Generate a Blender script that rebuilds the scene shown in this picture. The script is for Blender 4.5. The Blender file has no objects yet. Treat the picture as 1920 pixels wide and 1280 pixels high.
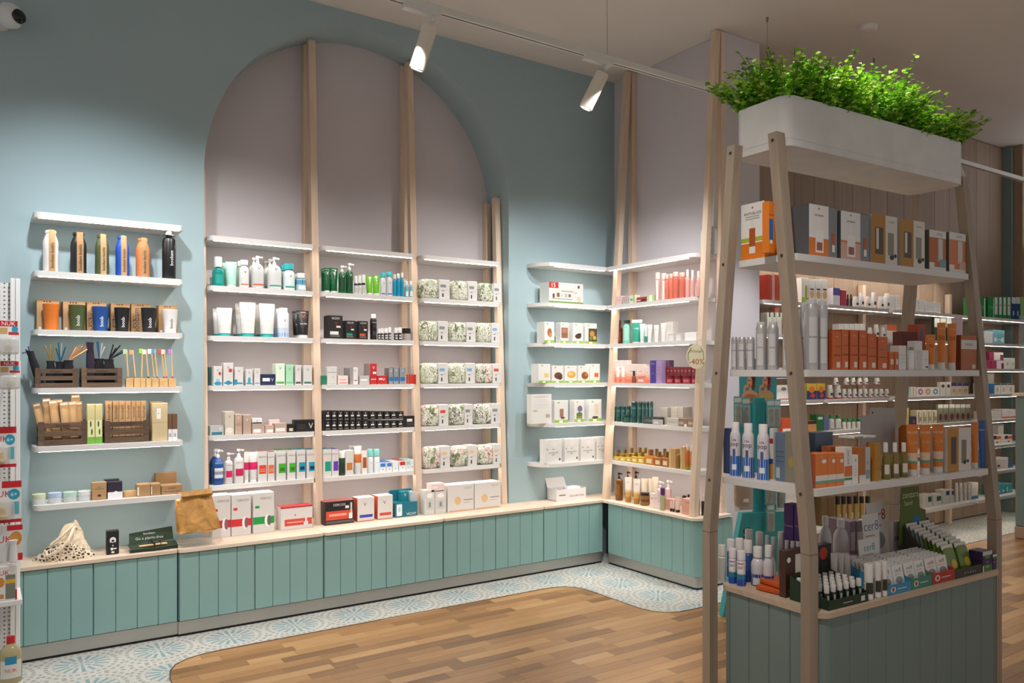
import bpy, bmesh, math, random
from mathutils import Vector, Matrix
random.seed(7)
R = math.radians
SC = bpy.context.scene
COL = SC.collection

# ------------------------------------------------------------------ camera, world, light, exposure
F_PX, CX, HORIZON, EYE = 1481.0, 960.0, 698.0, 1.45       # focal length in pixels of the 1920x1280 frame, eye height in metres
YAW = math.atan(2205 / 1481.0)                            # angle from the arch wall's direction (X) to the view axis
cam_d = bpy.data.cameras.new('camera'); cam = bpy.data.objects.new('camera', cam_d); COL.objects.link(cam)
cam_d.sensor_width = 36.0; cam_d.lens = 36.0 * F_PX / 1920; cam_d.shift_y = (HORIZON - 640) / 1920.0
cam_d.clip_start = 0.05; cam_d.clip_end = 60
cam.location = (0, 0, EYE); cam.rotation_euler = (R(90), 0, YAW - R(90))
SC.camera = cam

world = bpy.data.worlds.new('World'); SC.world = world; world.use_nodes = True
world.node_tree.nodes['Background'].inputs[0].default_value = (1.0, 0.95, 0.92, 1)
world.node_tree.nodes['Background'].inputs[1].default_value = 0.37

SC.view_settings.view_transform = 'Standard'; SC.view_settings.look = 'None'
SC.view_settings.exposure = 0.15; SC.view_settings.gamma = 1.0; SC.view_settings.use_curve_mapping = False

def spot(loc, target, power, ang=62, blend=0.55, size=0.04, col=(1.0, 0.95, 0.90)):
    d = bpy.data.lights.new('spot', 'SPOT'); d.energy = power; d.spot_size = R(ang); d.spot_blend = blend
    d.shadow_soft_size = size; d.color = col
    o = bpy.data.objects.new('spot_light', d); COL.objects.link(o); o.location = loc
    o.rotation_euler = (Vector(target) - Vector(loc)).to_track_quat('-Z', 'Y').to_euler()
    return o
COOL = (0.93, 0.97, 1.0)
TRACK_Y, TRACK_Z = 3.40, 3.20
# spots over the aisle (two sit at built track heads, the others have none)
spot((0.35, TRACK_Y, 3.02), (0.52, 4.86, 1.40), 112, 92, 1, .05, col=COOL)
spot((1.72, TRACK_Y, 3.02), (1.35, 4.95, 1.15), 100, 90, 1, .06)
spot((2.95, TRACK_Y, 3.02), (2.70, 4.95, 1.15), 100, 90, 1, .06)
spot((3.55, TRACK_Y, 3.02), (3.72, 4.80, 1.30), 72, 88, 1, .05, col=COOL)
spot((2.60, 3.20, 3.02), (4.15, 4.10, 1.15), 78, 80, 1, .05)
# unseen spots above the frame over floor and planter, no heads built
spot((1.3, 1.2, 3.3), (1.9, 3.4, 0.0), 165, 85, 1, col=(1.0, .93, .85))
spot((2.75, 2.0, 3.7), (2.9, 2.0, 2.4), 110, 46, 0.9)
spot((3.35, 2.0, 3.7), (3.2, 2.0, 2.4), 100, 46, 0.9)
spot((4.35, 2.95, 3.1), (4.45, 3.70, 0.95), 110, 44, 1, col=COOL)  # spot added to brighten the pier, no head built for it
spot((5.2, 1.6, 3.3), (5.0, 2.6, 0.0), 85, 80, 1, col=(1.0, .92, .82))

# ------------------------------------------------------------------ pixel rays (1920x1280) to points on known planes
def ray(px, yaw=YAW):
    a = (px - CX) / F_PX; c, s = math.cos(yaw), math.sin(yaw)
    return c + a * s, s - a * c, a
def on_y(px, Y, yaw=YAW):
    dx, dy, a = ray(px, yaw); t = Y / dy; return t * dx, t
def on_x(px, X, yaw=YAW):
    dx, dy, a = ray(px, yaw); t = X / dx; return t * dy, t
def zat(py, t): return EYE + (HORIZON - py) / F_PX * t

# ------------------------------------------------------------------ materials
def lin(h):
    h = h.lstrip('#'); c = [int(h[i:i + 2], 16) / 255 for i in (0, 2, 4)]
    return tuple(x / 12.92 if x < .04045 else ((x + .055) / 1.055) ** 2.4 for x in c) + (1,)
MATS = {}
def mat(h, rough=.45, metal=0, alpha=1, emis=0, trans=0):
    k = (h, rough, metal, alpha, emis, trans)
    if k in MATS: return MATS[k]
    m = bpy.data.materials.new('mat_' + h.strip('#')); m.use_nodes = True
    b = m.node_tree.nodes['Principled BSDF']; c = lin(h)
    b.inputs['Base Color'].default_value = c; b.inputs['Roughness'].default_value = rough; b.inputs['Metallic'].default_value = metal
    b.inputs['Alpha'].default_value = alpha; b.inputs['Transmission Weight'].default_value = trans
    if emis: b.inputs['Emission Color'].default_value = c; b.inputs['Emission Strength'].default_value = emis
    MATS[k] = m; return m
def nodes_of(name, rough=.5):
    m = bpy.data.materials.new(name); m.use_nodes = True
    nt = m.node_tree; b = nt.nodes['Principled BSDF']; b.inputs['Roughness'].default_value = rough
    return m, nt, b
def N(nt, typ, **kw):
    n = nt.nodes.new(typ)
    for k, v in kw.items(): setattr(n, k, v)
    return n
def ramp(nt, stops):
    r = N(nt, 'ShaderNodeValToRGB'); e = r.color_ramp.elements
    while len(e) < len(stops): e.new(.5)
    for el, (p, c) in zip(e, stops): el.position = p; el.color = lin(c)
    return r
def wood_mat(name, cols, scale=(1, 1, 1), rough=.5, rnd=.5, bump=.08):
    m, nt, b = nodes_of(name, rough); L = nt.links
    g = N(nt, 'ShaderNodeNewGeometry'); oi = N(nt, 'ShaderNodeObjectInfo')
    mp = N(nt, 'ShaderNodeMapping'); mp.inputs['Scale'].default_value = scale
    off = N(nt, 'ShaderNodeVectorMath', operation='ADD'); add = N(nt, 'ShaderNodeMath', operation='ADD')
    L.new(oi.outputs['Random'], add.inputs[0]); L.new(g.outputs['Random Per Island'], add.inputs[1])
    fr = N(nt, 'ShaderNodeMath', operation='FRACT'); L.new(add.outputs[0], fr.inputs[0])
    big = N(nt, 'ShaderNodeMath', operation='MULTIPLY'); big.inputs[1].default_value = 37; L.new(fr.outputs[0], big.inputs[0])
    L.new(g.outputs['Position'], off.inputs[0]); L.new(big.outputs[0], off.inputs[1]); L.new(off.outputs[0], mp.inputs['Vector'])
    n1 = N(nt, 'ShaderNodeTexNoise'); n1.inputs['Scale'].default_value = 1; n1.inputs['Detail'].default_value = 6; n1.inputs['Distortion'].default_value = .6
    L.new(mp.outputs[0], n1.inputs['Vector'])
    mix = N(nt, 'ShaderNodeMath', operation='MULTIPLY_ADD'); mix.inputs[1].default_value = rnd; L.new(fr.outputs[0], mix.inputs[0])
    s2 = N(nt, 'ShaderNodeMath', operation='MULTIPLY'); s2.inputs[1].default_value = 1 - rnd; L.new(n1.outputs['Fac'], s2.inputs[0]); L.new(s2.outputs[0], mix.inputs[2])
    rp = ramp(nt, cols); L.new(mix.outputs[0], rp.inputs['Fac']); L.new(rp.outputs['Color'], b.inputs['Base Color'])
    bp = N(nt, 'ShaderNodeBump'); bp.inputs['Strength'].default_value = bump; bp.inputs['Distance'].default_value = .002
    L.new(n1.outputs['Fac'], bp.inputs['Height']); L.new(bp.outputs[0], b.inputs['Normal'])
    return m
def plaster(name, h, h2, rough=.85, scale=1.3):
    m, nt, b = nodes_of(name, rough); L = nt.links
    g = N(nt, 'ShaderNodeNewGeometry'); n = N(nt, 'ShaderNodeTexNoise'); n.inputs['Scale'].default_value = scale; n.inputs['Detail'].default_value = 5
    L.new(g.outputs['Position'], n.inputs['Vector']); rp = ramp(nt, [(.3, h), (.7, h2)]); L.new(n.outputs['Fac'], rp.inputs['Fac']); L.new(rp.outputs['Color'], b.inputs['Base Color'])
    n2 = N(nt, 'ShaderNodeTexNoise'); n2.inputs['Scale'].default_value = 180; L.new(g.outputs['Position'], n2.inputs['Vector'])
    bp = N(nt, 'ShaderNodeBump'); bp.inputs['Strength'].default_value = .06; bp.inputs['Distance'].default_value = .001
    L.new(n2.outputs['Fac'], bp.inputs['Height']); L.new(bp.outputs[0], b.inputs['Normal'])
    return m
BLUE = plaster('blue_wall_paint', '#a0b6bb', '#a5babf')
LILAC = plaster('lilac_grey_paint', '#cdc6ca', '#d2cbce')
CEIL = plaster('ceiling_paint', '#ddd6cf', '#e1dad3')
PALE = plaster('pale_pier_paint', '#c9cccd', '#ced0d0')
TEAL = plaster('teal_lacquer', '#86aaa7', '#8bafab', .42, 2)
DTEAL = plaster('shaded_teal_lacquer', '#748785', '#798c89', .45, 2)  # cabinet teal greyed and darkened, the island's shade put into the colour
WHITE = plaster('white_lacquer', '#dbd8d5', '#e0ddda', .4, 3)
OAK = wood_mat('pale_oak', [(.2, '#d2bba4'), (.5, '#e0ccb8'), (.8, '#e8d8c7')], (2, 30, 30), .5, .25)
OAKV = wood_mat('pale_oak_posts', [(.2, '#cfb49b'), (.5, '#dfc7b0'), (.8, '#e8d4c0')], (30, 30, 1.6), .5, .25)
ISLEG = wood_mat('greyed_oak_legs', [(.2, '#8f7f70'), (.5, '#a3927f'), (.8, '#b09f8c')], (30, 30, 1.6), .5, .25)
PARQ = wood_mat('oak_parquet', [(.1, '#735232'), (.35, '#9a7046'), (.62, '#b38757'), (.9, '#cca473')], (3.2, 34, 34), .38, .62, .05)
PANEL = wood_mat('oak_veneer_panel', [(.2, '#8a7360'), (.5, '#9b836e'), (.8, '#a8907a')], (26, 26, 1.1), .55, .3)
CRATE = wood_mat('dark_crate_wood', [(.2, '#4a382c'), (.5, '#614a3a'), (.8, '#76604c')], (8, 60, 60), .7, .3)
KRAFT = wood_mat('kraft_card', [(.2, '#a07c55'), (.5, '#b08a60'), (.8, '#bb966c')], (9, 9, 9), .8, .5, .02)
LIDW = wood_mat('bamboo_wood', [(.2, '#c69a63'), (.5, '#d6ad77'), (.8, '#e2bf8d')], (20, 20, 20), .6, .3)
ALU = mat('#b9b6b0', .38, .85)
DARK = mat('#0d0d0d', .6)
STEEL = mat('#c9c6c2', .22, 1)
LED_DIM = mat('#fff1de', .5, emis=14)
LED = mat('#fff6ea', .5, emis=32)

# ------------------------------------------------------------------ mesh building
class G:
    """collects shapes; build() links them as one mesh object"""
    def __init__(s): s.v = []; s.f = []; s.m = []; s.ms = []
    def slot(s, m):
        if m not in s.ms: s.ms.append(m)
        return s.ms.index(m)
    def add(s, vs, fs, m):
        o = len(s.v); i = s.slot(m); s.v += [tuple(p) for p in vs]
        for f in fs: s.f.append(tuple(o + k for k in f)); s.m.append(i)
        return s
    def box(s, x0, x1, y0, y1, z0, z1, m, c=.0015):
        c = min(c, (x1 - x0) * .3, (y1 - y0) * .3, (z1 - z0) * .3)
        if c <= 0:
            vs = [(x, y, z) for x in (x0, x1) for y in (y0, y1) for z in (z0, z1)]
            return s.add(vs, [(0, 1, 3, 2), (4, 6, 7, 5), (0, 4, 5, 1), (2, 3, 7, 6), (0, 2, 6, 4), (1, 5, 7, 3)], m)
        X, Y, Z = (x0, x1), (y0, y1), (z0, z1); vs = []; ix = {}
        for a in (0, 1):
            for b in (0, 1):
                for d in (0, 1):
                    sx, sy, sz = 1 - 2 * a, 1 - 2 * b, 1 - 2 * d
                    for k, p in enumerate(((X[a], Y[b] + sy * c, Z[d] + sz * c), (X[a] + sx * c, Y[b], Z[d] + sz * c), (X[a] + sx * c, Y[b] + sy * c, Z[d]))):
                        ix[a, b, d, k] = len(vs); vs.append(p)
        fs = []
        q = ((0, 0), (1, 0), (1, 1), (0, 1))
        for a in (0, 1):
            fs.append([ix[a, b, d, 0] for b, d in (q if a else q[::-1])])
            fs.append([ix[b, a, d, 1] for b, d in (q[::-1] if a else q)])
            fs.append([ix[b, d, a, 2] for b, d in (q if a else q[::-1])])
        for a in (0, 1):
            for b in (0, 1):
                fl = (a == b)
                e = [ix[a, b, 0, 0], ix[a, b, 0, 1], ix[a, b, 1, 1], ix[a, b, 1, 0]]; fs.append(e if fl else e[::-1])
                e = [ix[a, 0, b, 0], ix[a, 0, b, 2], ix[a, 1, b, 2], ix[a, 1, b, 0]]; fs.append(e[::-1] if fl else e)
                e = [ix[0, a, b, 1], ix[0, a, b, 2], ix[1, a, b, 2], ix[1, a, b, 1]]; fs.append(e if fl else e[::-1])
                for d in (0, 1):
                    e = [ix[a, b, d, k] for k in (0, 1, 2)]; fs.append(e if (a + b + d) % 2 == 1 else e[::-1])
        return s.add(vs, fs, m)
    def prism(s, poly, z0, z1, m, mt=None):
        """extrude an xy outline (counter-clockwise) from z0 to z1"""
        n = len(poly); vs = [(x, y, z0) for x, y in poly] + [(x, y, z1) for x, y in poly]
        s.add(vs, [(i, (i + 1) % n, n + (i + 1) % n, n + i) for i in range(n)] + [tuple(range(n - 1, -1, -1))], m)
        s.add([(x, y, z1) for x, y in poly], [tuple(range(n))], mt or m)
        return s
    def prism_xz(s, poly, y0, y1, m):
        n = len(poly); vs = [(x, y0, z) for x, z in poly] + [(x, y1, z) for x, z in poly]
        return s.add(vs, [(i, n + i, n + (i + 1) % n, (i + 1) % n) for i in range(n)] + [tuple(range(n)), tuple(range(2 * n - 1, n - 1, -1))], m)
    def prism_yz(s, poly, x0, x1, m):
        n = len(poly); vs = [(x0, y, z) for y, z in poly] + [(x1, y, z) for y, z in poly]
        return s.add(vs, [(i, (i + 1) % n, n + (i + 1) % n, n + i) for i in range(n)] + [tuple(range(n - 1, -1, -1)), tuple(range(n, 2 * n))], m)
    def lathe(s, prof, m, seg=18, sy=1.0, cx=0, cy=0, a0=0, a1=None, cap=True):
        """revolve (r, z) pairs about z; an angle range a0..a1 makes an open band"""
        full = a1 is None; k = seg if full else seg + 1; vs = []; fs = []
        for r, z in prof:
            for i in range(k):
                a = a0 + (2 * math.pi if full else a1 - a0) * i / seg
                vs.append((cx + r * math.sin(a), cy - r * math.cos(a) * sy, z))
        for j in range(len(prof) - 1):
            for i in range(seg):
                i2 = (i + 1) % k; fs.append((j * k + i, j * k + i2, (j + 1) * k + i2, (j + 1) * k + i))
        if full and cap:
            fs.append(tuple(range(k - 1, -1, -1))); o = (len(prof) - 1) * k; fs.append(tuple(range(o, o + k)))
        return s.add(vs, fs, m)
    def bar(s, p, q, w, d, m, up=(0, 0, 1)):
        """square bar from p to q"""
        p, q = Vector(p), Vector(q); t = (q - p).normalized(); a = t.cross(Vector(up))
        if a.length < 1e-4: a = t.cross(Vector((1, 0, 0)))
        a.normalize(); b = a.cross(t); vs = []
        for c in (p, q):
            for i, j in ((-1, -1), (1, -1), (1, 1), (-1, 1)): vs.append(c + a * (i * w / 2) + b * (j * d / 2))
        return s.add(vs, [(0, 1, 5, 4), (1, 2, 6, 5), (2, 3, 7, 6), (3, 0, 4, 7), (3, 2, 1, 0), (4, 5, 6, 7)], m)
    def tube(s, pts, r, m, seg=8):
        pts = [Vector(p) for p in pts]; vs = []; fs = []; n = len(pts); a = None
        for i, p in enumerate(pts):
            t = (pts[min(i + 1, n - 1)] - pts[max(i - 1, 0)]).normalized()
            if a is None: a = t.cross(Vector((.3, .2, .93)))
            a = (a - t * a.dot(t))
            if a.length < 1e-5: a = t.cross(Vector((1, 0, 0)))
            a.normalize(); b = t.cross(a); rr = r[i] if isinstance(r, (list, tuple)) else r
            for k in range(seg):
                w = 2 * math.pi * k / seg; vs.append(p + a * (math.cos(w) * rr) + b * (math.sin(w) * rr))
        for i in range(n - 1):
            for k in range(seg): fs.append((i * seg + k, i * seg + (k + 1) % seg, (i + 1) * seg + (k + 1) % seg, (i + 1) * seg + k))
        fs.append(tuple(range(seg - 1, -1, -1))); fs.append(tuple(range((n - 1) * seg, n * seg)))
        return s.add(vs, fs, m)
    def quad(s, a, b, c, d, m): return s.add([a, b, c, d], [(0, 1, 2, 3)], m)
    def mesh(s, name, smooth=True):
        me = bpy.data.meshes.new(name); me.from_pydata(s.v, [], s.f)
        for m in s.ms: me.materials.append(m)
        me.polygons.foreach_set('material_index', s.m)
        if smooth:
            me.polygons.foreach_set('use_smooth', [True] * len(s.f)); me.set_sharp_from_angle(angle=R(32))
        me.update(); return me
    def build(s, name, parent=None, smooth=True): return link(name, s.mesh(name, smooth), parent)
def link(name, me, parent=None, loc=None, rot=None):
    o = bpy.data.objects.new(name, me); COL.objects.link(o)
    if parent is not None: o.parent = parent
    if loc is not None: o.location = loc
    if rot is not None: o.rotation_euler = rot
    return o
def tag(o, label, cat, group=None):
    o['label'] = label; o['category'] = cat
    if group: o['group'] = group
    return o
def thing(name, label, cat, loc=(0, 0, 0), rz=0, group=None):
    o = bpy.data.objects.new(name, None); COL.objects.link(o); o.location = loc; o.rotation_euler = (0, 0, rz); o.empty_display_size = .05
    return tag(o, label, cat, group)
def struct(o): o['kind'] = 'structure'; return o
def rrect(x0, x1, y0, y1, r, n=5, corners=(1, 1, 1, 1)):
    """rounded rectangle, counter-clockwise from lower left; corners: ll, lr, ur, ul"""
    out = []
    for (cx, cy, a, on) in ((x0 + r, y0 + r, 180, corners[0]), (x1 - r, y0 + r, 270, corners[1]), (x1 - r, y1 - r, 0, corners[2]), (x0 + r, y1 - r, 90, corners[3])):
        if not on:
            out.append((cx + (r if a in (270, 0) else -r), cy + (r if a in (0, 90) else -r))); continue
        for i in range(n + 1):
            w = R(a + 90 * i / n); out.append((cx + r * math.cos(w), cy + r * math.sin(w)))
    return out
TXT = {}
def text_verts(s):
    """outline mesh of a word, x centred, unit capital height"""
    if s in TXT: return TXT[s]
    c = bpy.data.curves.new('word', 'FONT'); c.body = s; c.align_x = 'CENTER'; c.resolution_u = 2; c.size = 1.0
    o = bpy.data.objects.new('word', c); COL.objects.link(o)
    me = bpy.data.meshes.new_from_object(o.evaluated_get(bpy.context.evaluated_depsgraph_get()))
    v = [(p.co.x, p.co.y) for p in me.vertices]; f = [tuple(p.vertices) for p in me.polygons]
    x0 = min(p[0] for p in v); x1 = max(p[0] for p in v); h = max(p[1] for p in v)
    v = [((x - (x0 + x1) / 2) / h, y / h) for x, y in v]
    COL.objects.unlink(o); bpy.data.objects.remove(o); bpy.data.curves.remove(c); bpy.data.meshes.remove(me)
    TXT[s] = (v, f, (x1 - x0) / h); return TXT[s]
def word(g, s, cx, cz, h, m, y=0, rot=0, maxw=None, r=None, place=None):
    """lettering on a front (facing -y) plane at y, or bent round radius r; rot 90 reads upward"""
    v, f, w = text_verts(s)
    if maxw and w * h > maxw: h = maxw / w
    vs = []
    for x, z in v:
        x *= h; z = (z - .5) * h
        if rot: x, z = -z, x
        if place: vs.append(place(cx + x, cz + z)); continue
        if r: a = (cx + x) / r; vs.append((r * math.sin(a), y - r * math.cos(a) + r, cz + z))
        else: vs.append((cx + x, y, cz + z))
    g.add(vs, f, m)
# ================================================================== the setting
WY, NY, EX, CZ = 4.86, 5.14, 4.265, 3.80      # arch wall, niche back, end wall, ceiling
LV = [2.262, 1.965, 1.668, 1.371, 1.074, .777]; WT = .482
ACX, ACZ, AR = 2.16, 2.627, 1.075             # arch centre and radius
arc = [(ACX - AR * math.cos(R(180 * i / 40)), ACZ + AR * math.sin(R(180 * i / 40))) for i in range(41)]
g = G()
AX0, AX1 = ACX - AR, ACX + AR
def wallq(x0, z0, x1, z1): g.quad((x0, WY, z0), (x1, WY, z0), (x1, WY, z1), (x0, WY, z1), BLUE)
wallq(-2.5, 0, AX0, ACZ); wallq(AX1, 0, EX, ACZ); wallq(-2.5, ACZ, AX0, CZ); wallq(AX1, ACZ, EX, CZ)
for (xa, za), (xb, zb) in zip(arc, arc[1:]):
    g.quad((xa, WY, za), (xb, WY, zb), (xb, WY, CZ), (xa, WY, CZ), BLUE)
    g.quad((xa, WY, za), (xa, NY, za), (xb, NY, zb), (xb, WY, zb), BLUE)
g.quad((AX0, WY, 0), (AX0, NY, 0), (AX0, NY, ACZ), (AX0, WY, ACZ), BLUE)
g.quad((AX1, NY, 0), (AX1, WY, 0), (AX1, WY, ACZ), (AX1, NY, ACZ), BLUE)
struct(g.build('wall_left'))
g = G(); g.box(.9, 3.5, NY, NY + .1, 0, CZ, LILAC, 0); struct(g.build('wall_niche'))
g = G(); g.box(EX, 4.62, 3.70, NY + .1, 0, CZ, LILAC, .004); struct(g.build('wall_end'))
g = G(); g.box(-2.5, 9.6, -2.5, NY + .1, CZ, CZ + .1, CEIL, 0); struct(g.build('ceiling'))
# wood-panelled back wall: base and separate veneer boards
BY = 4.0
g = G(); g.box(4.62, 8.86, BY + .012, BY + .1, 0, CZ, mat('#3d2f24', .8), 0); wb = struct(g.build('wall_back'))
g = G(); g.box(0, .262, 0, .0125, 0, CZ - .02, PANEL, .003); pm = g.mesh('panel_board')
for i in range(16): link('panel_board', pm, wb, (4.622 + i * .265, BY, .01))
# wall on the far right: blue pilaster, wooden lining, window
g = G(); g.box(8.86, 9.2, 3.905, BY + .1, 0, CZ, DTEAL, .004); g.box(9.03, 9.2, 1.0, 3.82, 0, 2.70, mat('#a9bccb', .6), 0); g.box(9.03, 9.2, 1.0, 3.82, 3.74, CZ, DTEAL, 0); struct(g.build('wall_right'))
g = G(); g.box(8.90, 9.05, 3.82, 3.905, 0, CZ, PANEL, .004); g.box(8.94, 9.05, 1.0, 3.82, 2.69, 2.75, PANEL, .004); struct(g.build('trim_1'))
wf = struct(G().box(9.0, 9.04, 3.79, 3.82, 2.75, 3.74, mat('#3a3b3d', .5), .002).build('window_1'))
pane_m = mat('#f4f7ff', .2, emis=0.75)
for k in range(6):
    z0 = 2.76 + k * .165
    G().box(9.0, 9.04, 1.0, 3.79, z0 - .01, z0 + .01, mat('#3a3b3d', .5), .002).build('glazing_bar', wf)
    G().box(9.015, 9.025, 1.0, 3.79, z0 + .01, z0 + .155, pane_m, 0).build('pane', wf)

# ------------------------------------------------------------------ floor
def tile_mat():
    m, nt, b = nodes_of('patterned_cement_tile', .38); L = nt.links
    def M(op, a, b_=None, c=None, **k):
        n = N(nt, 'ShaderNodeMath', operation=op)
        for i, x in enumerate((a, b_, c)):
            if x is None: continue
            if isinstance(x, (int, float)): n.inputs[i].default_value = x
            else: L.new(x, n.inputs[i])
        return n.outputs[0]
    geo = N(nt, 'ShaderNodeNewGeometry'); sp = N(nt, 'ShaderNodeSeparateXYZ'); L.new(geo.outputs['Position'], sp.inputs[0])
    P = .36
    def cell(o, sh): return M('SUBTRACT', M('FRACT', M('ADD', M('DIVIDE', o, P), sh)), .5)
    def star(sx, sy):
        u, v = cell(sp.outputs[0], sx), cell(sp.outputs[1], sy)
        r = M('SQRT', M('ADD', M('MULTIPLY', u, u), M('MULTIPLY', v, v))); th = M('ARCTAN2', v, u)
        pet = M('COSINE', M('MULTIPLY', th, 16)); pet2 = M('COSINE', M('MULTIPLY', th, 8))
        outer = M('MULTIPLY', M('GREATER_THAN', pet, M('SUBTRACT', M('MULTIPLY', r, 5.5), 1.35)), M('MULTIPLY', M('GREATER_THAN', r, .16), M('LESS_THAN', r, .34)))
        inner = M('MULTIPLY', M('GREATER_THAN', pet2, .1), M('MULTIPLY', M('GREATER_THAN', r, .045), M('LESS_THAN', r, .14)))
        core = M('LESS_THAN', r, .025)
        return M('MAXIMUM', outer, M('MAXIMUM', inner, core)), r, th
    s1, r1, t1 = star(.35, .12)
    # rings of short dashes that run round each flower
    ring = M('SINE', M('MULTIPLY', r1, 62)); dash = M('COSINE', M('ADD', M('MULTIPLY', t1, 32), M('MULTIPLY', M('FLOOR', M('MULTIPLY', r1, 9.87)), 3.14)))
    d = M('MULTIPLY', M('GREATER_THAN', ring, .05), M('MULTIPLY', M('GREATER_THAN', dash, -.25), M('GREATER_THAN', r1, .34)))
    nz = N(nt, 'ShaderNodeTexNoise'); nz.inputs['Scale'].default_value = 9; L.new(geo.outputs['Position'], nz.inputs['Vector'])
    base = ramp(nt, [(.35, '#c9c7c2'), (.65, '#d3d1cb')]); L.new(nz.outputs['Fac'], base.inputs['Fac'])
    def mixc(f, a, colr):
        x = N(nt, 'ShaderNodeMix', data_type='RGBA'); L.new(f, x.inputs[0]); L.new(a, x.inputs[6]); x.inputs[7].default_value = lin(colr); return x.outputs[2]
    c1 = mixc(d, base.outputs['Color'], '#9fa2a0'); c2 = mixc(s1, c1, '#88a6ae')
    L.new(c2, b.inputs['Base Color']); return m
TILE = tile_mat()
edge = [(9.6, 3.40), (3.72, 3.40), (3.60, 3.402), (3.50, 3.415), (3.43, 3.45), (3.385, 3.51), (3.365, 3.59), (3.36, 3.70), (3.36, 4.05), (3.352, 4.13), (3.325, 4.20), (3.27, 4.25), (3.19, 4.275), (3.08, 4.28),
        (1.08, 4.28), (.96, 4.272), (.87, 4.245), (.80, 4.19), (.76, 4.11), (.74, 4.0), (.735, 3.85), (.73, -2.5)]
fl = struct(G().box(-2.5, 9.6, -2.5, NY, -.12, -.03, mat('#2a211a', .9), 0).build('floor'))
poly = [(-2.5, -2.5), ] + edge[::-1] + [(9.6, NY), (-2.5, NY)]
g = G(); g.prism(poly, -.03, 0, TILE); g.build('tile_border', fl, False)
g = G(); eb = [(x, y) for x, y in edge]
for (xa, ya), (xb, yb) in zip(eb, eb[1:]): g.bar((xa, ya, -.003), (xb, yb, -.003), .006, .008, mat('#5d4a38', .5))
struct(g.build('trim_2'))
def in_wood(x, y):
    if y > 4.29 or x < .72: return False
    return not (x > 3.36 and y > 3.41)
planks = []; PW = .0705
rnd = random.Random(3)
for j in range(75):
    y = -.95 + j * PW; x = .55 - rnd.random() * .4
    while x < 9.4:
        l = rnd.choice((.24, .32, .40, .48, .56)); c = (x + l / 2, y + PW / 2)
        if any(in_wood(px_, py_) for px_ in (x, x + l / 2, x + l) for py_ in (y, y + PW)): planks.append((x, y, l))
        x += l
def seen(p):
    x, y = p[0] + p[2] / 2, p[1]; c, s = math.cos(YAW), math.sin(YAW); t = x * c + y * s
    if t < 1: return None
    px, py = CX + F_PX * (x * s - y * c) / t, HORIZON + F_PX * EYE / t
    if not (-60 < px < 1980 and py < 1310): return None
    if px > 1340 and py > 1090 and 1345 < px < 1870: return None
    return t
vis = sorted([(seen(p), p) for p in planks if seen(p)])[:300]; vs_ = set(p for _, p in vis)
g = G(); g.box(0, 1, .0004, PW - .0004, -.03, -.0012, PARQ, .0006); pl = g.mesh('plank')
for t, (x, y, l) in vis: o = link('plank', pl, fl, (x + .0003, y, 0)); o.scale = (l - .0006, 1, 1)
g = G()
for p in planks:
    if p not in vs_: g.box(p[0] + .0003, p[0] + p[2] - .0003, p[1] + .0004, p[1] + PW - .0004, -.03, -.0012, PARQ, 0)
o = g.build('distant_planks', fl); o['kind'] = 'stuff'

# ------------------------------------------------------------------ cabinets and worktops
BW = .1035
def board_mesh(w, h, m, name='board'): return G().box(.0009, w - .0009, 0, .018, 0, h, m, .0028).mesh(name)
BH = .372
def cabinet(label, x0, x1, cuts, yf, deep):
    t = thing('base_cabinet', label, 'cabinet', (x0, yf, 0), 0, 'teal base cabinets along the arch wall')
    w = x1 - x0
    G().box(.002, w - .002, .02, deep, .085, WT - .02, TEAL, .002).build('body', t)
    G().box(.0, w, .012, .03, .014, .083, ALU, .001).build('plinth', t)
    G().box(.0, w, .02, deep, 0, .014, DARK, 0).build('plinth_shadow_gap', t)  # black strip stands in for the shade in the gap under the plinth
    n = len(cuts)
    for a, b in ((0, n // 2), (n // 2, n - 1)) if n > 7 else ((0, n - 1),):
        d = bpy.data.objects.new('door', None); COL.objects.link(d); d.parent = t; d.location = (cuts[a] - x0, 0, .087)
        for i in range(a, b):
            bw = cuts[i + 1] - cuts[i]; last = .0025 if i == b - 1 else 0
            link('board', board_mesh(bw - last, BH, TEAL), d, (cuts[i] - cuts[a], 0, 0))
    return t
c1 = [.069 + BW * i for i in range(9)]; c1[-1] = .893
cabinet('teal boarded cabinet under the bottles and cups, leftmost', .069, .896, c1, 4.612, .24)
for x0, x1, lab in ((.896, 1.719, 'teal boarded cabinet under the brown paper bag, second from left'),
                    (1.719, 2.543, 'teal boarded cabinet under the middle bay of the arch'),
                    (2.543, 3.371, 'teal boarded cabinet under the floral pouches')):
    cs = [x0 + .004 + (x1 - x0 - .006) / 8 * i for i in range(9)]
    cabinet(lab, x0, x1, cs, 4.60 if x0 < 2 else 4.604, .25)
cabinet('teal boarded cabinet in the wall corner under the protein boxes', 3.371, 3.93, [3.374, 3.487, 3.59, 3.691, 3.793, 3.903, 3.929], 4.606, .24)
def worktop(label, poly, z1=WT, th=.018):
    o = G().prism(poly, z1 - th, z1, OAK).build('worktop'); return tag(o, label, 'worktop')
worktop('pale oak worktop carrying the mesh bag, leftmost piece', rrect(.06, .893, 4.600, WY, .02, 4, (0, 1, 0, 0)))
for x0, x1, lab in ((.895, 1.718, 'pale oak worktop under the brown paper bag'), (1.72, 2.542, 'pale oak worktop under the red and black boxes'),
                    (2.544, 3.37, 'pale oak worktop under the long white boxes')):
    worktop(lab, rrect(x0, x1, 4.585 if x0 < 2 else 4.59, WY, .025, 4, (1, 1, 0, 0)))
worktop('pale oak worktop in the corner under the white tray box', rrect(3.372, EX, 4.594, WY, .02, 4, (1, 0, 0, 0)))
struct(G().box(AX0 + .001, AX1 - .001, WY, NY, .3, WT, OAK, 0).build('trim_3'))
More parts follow.
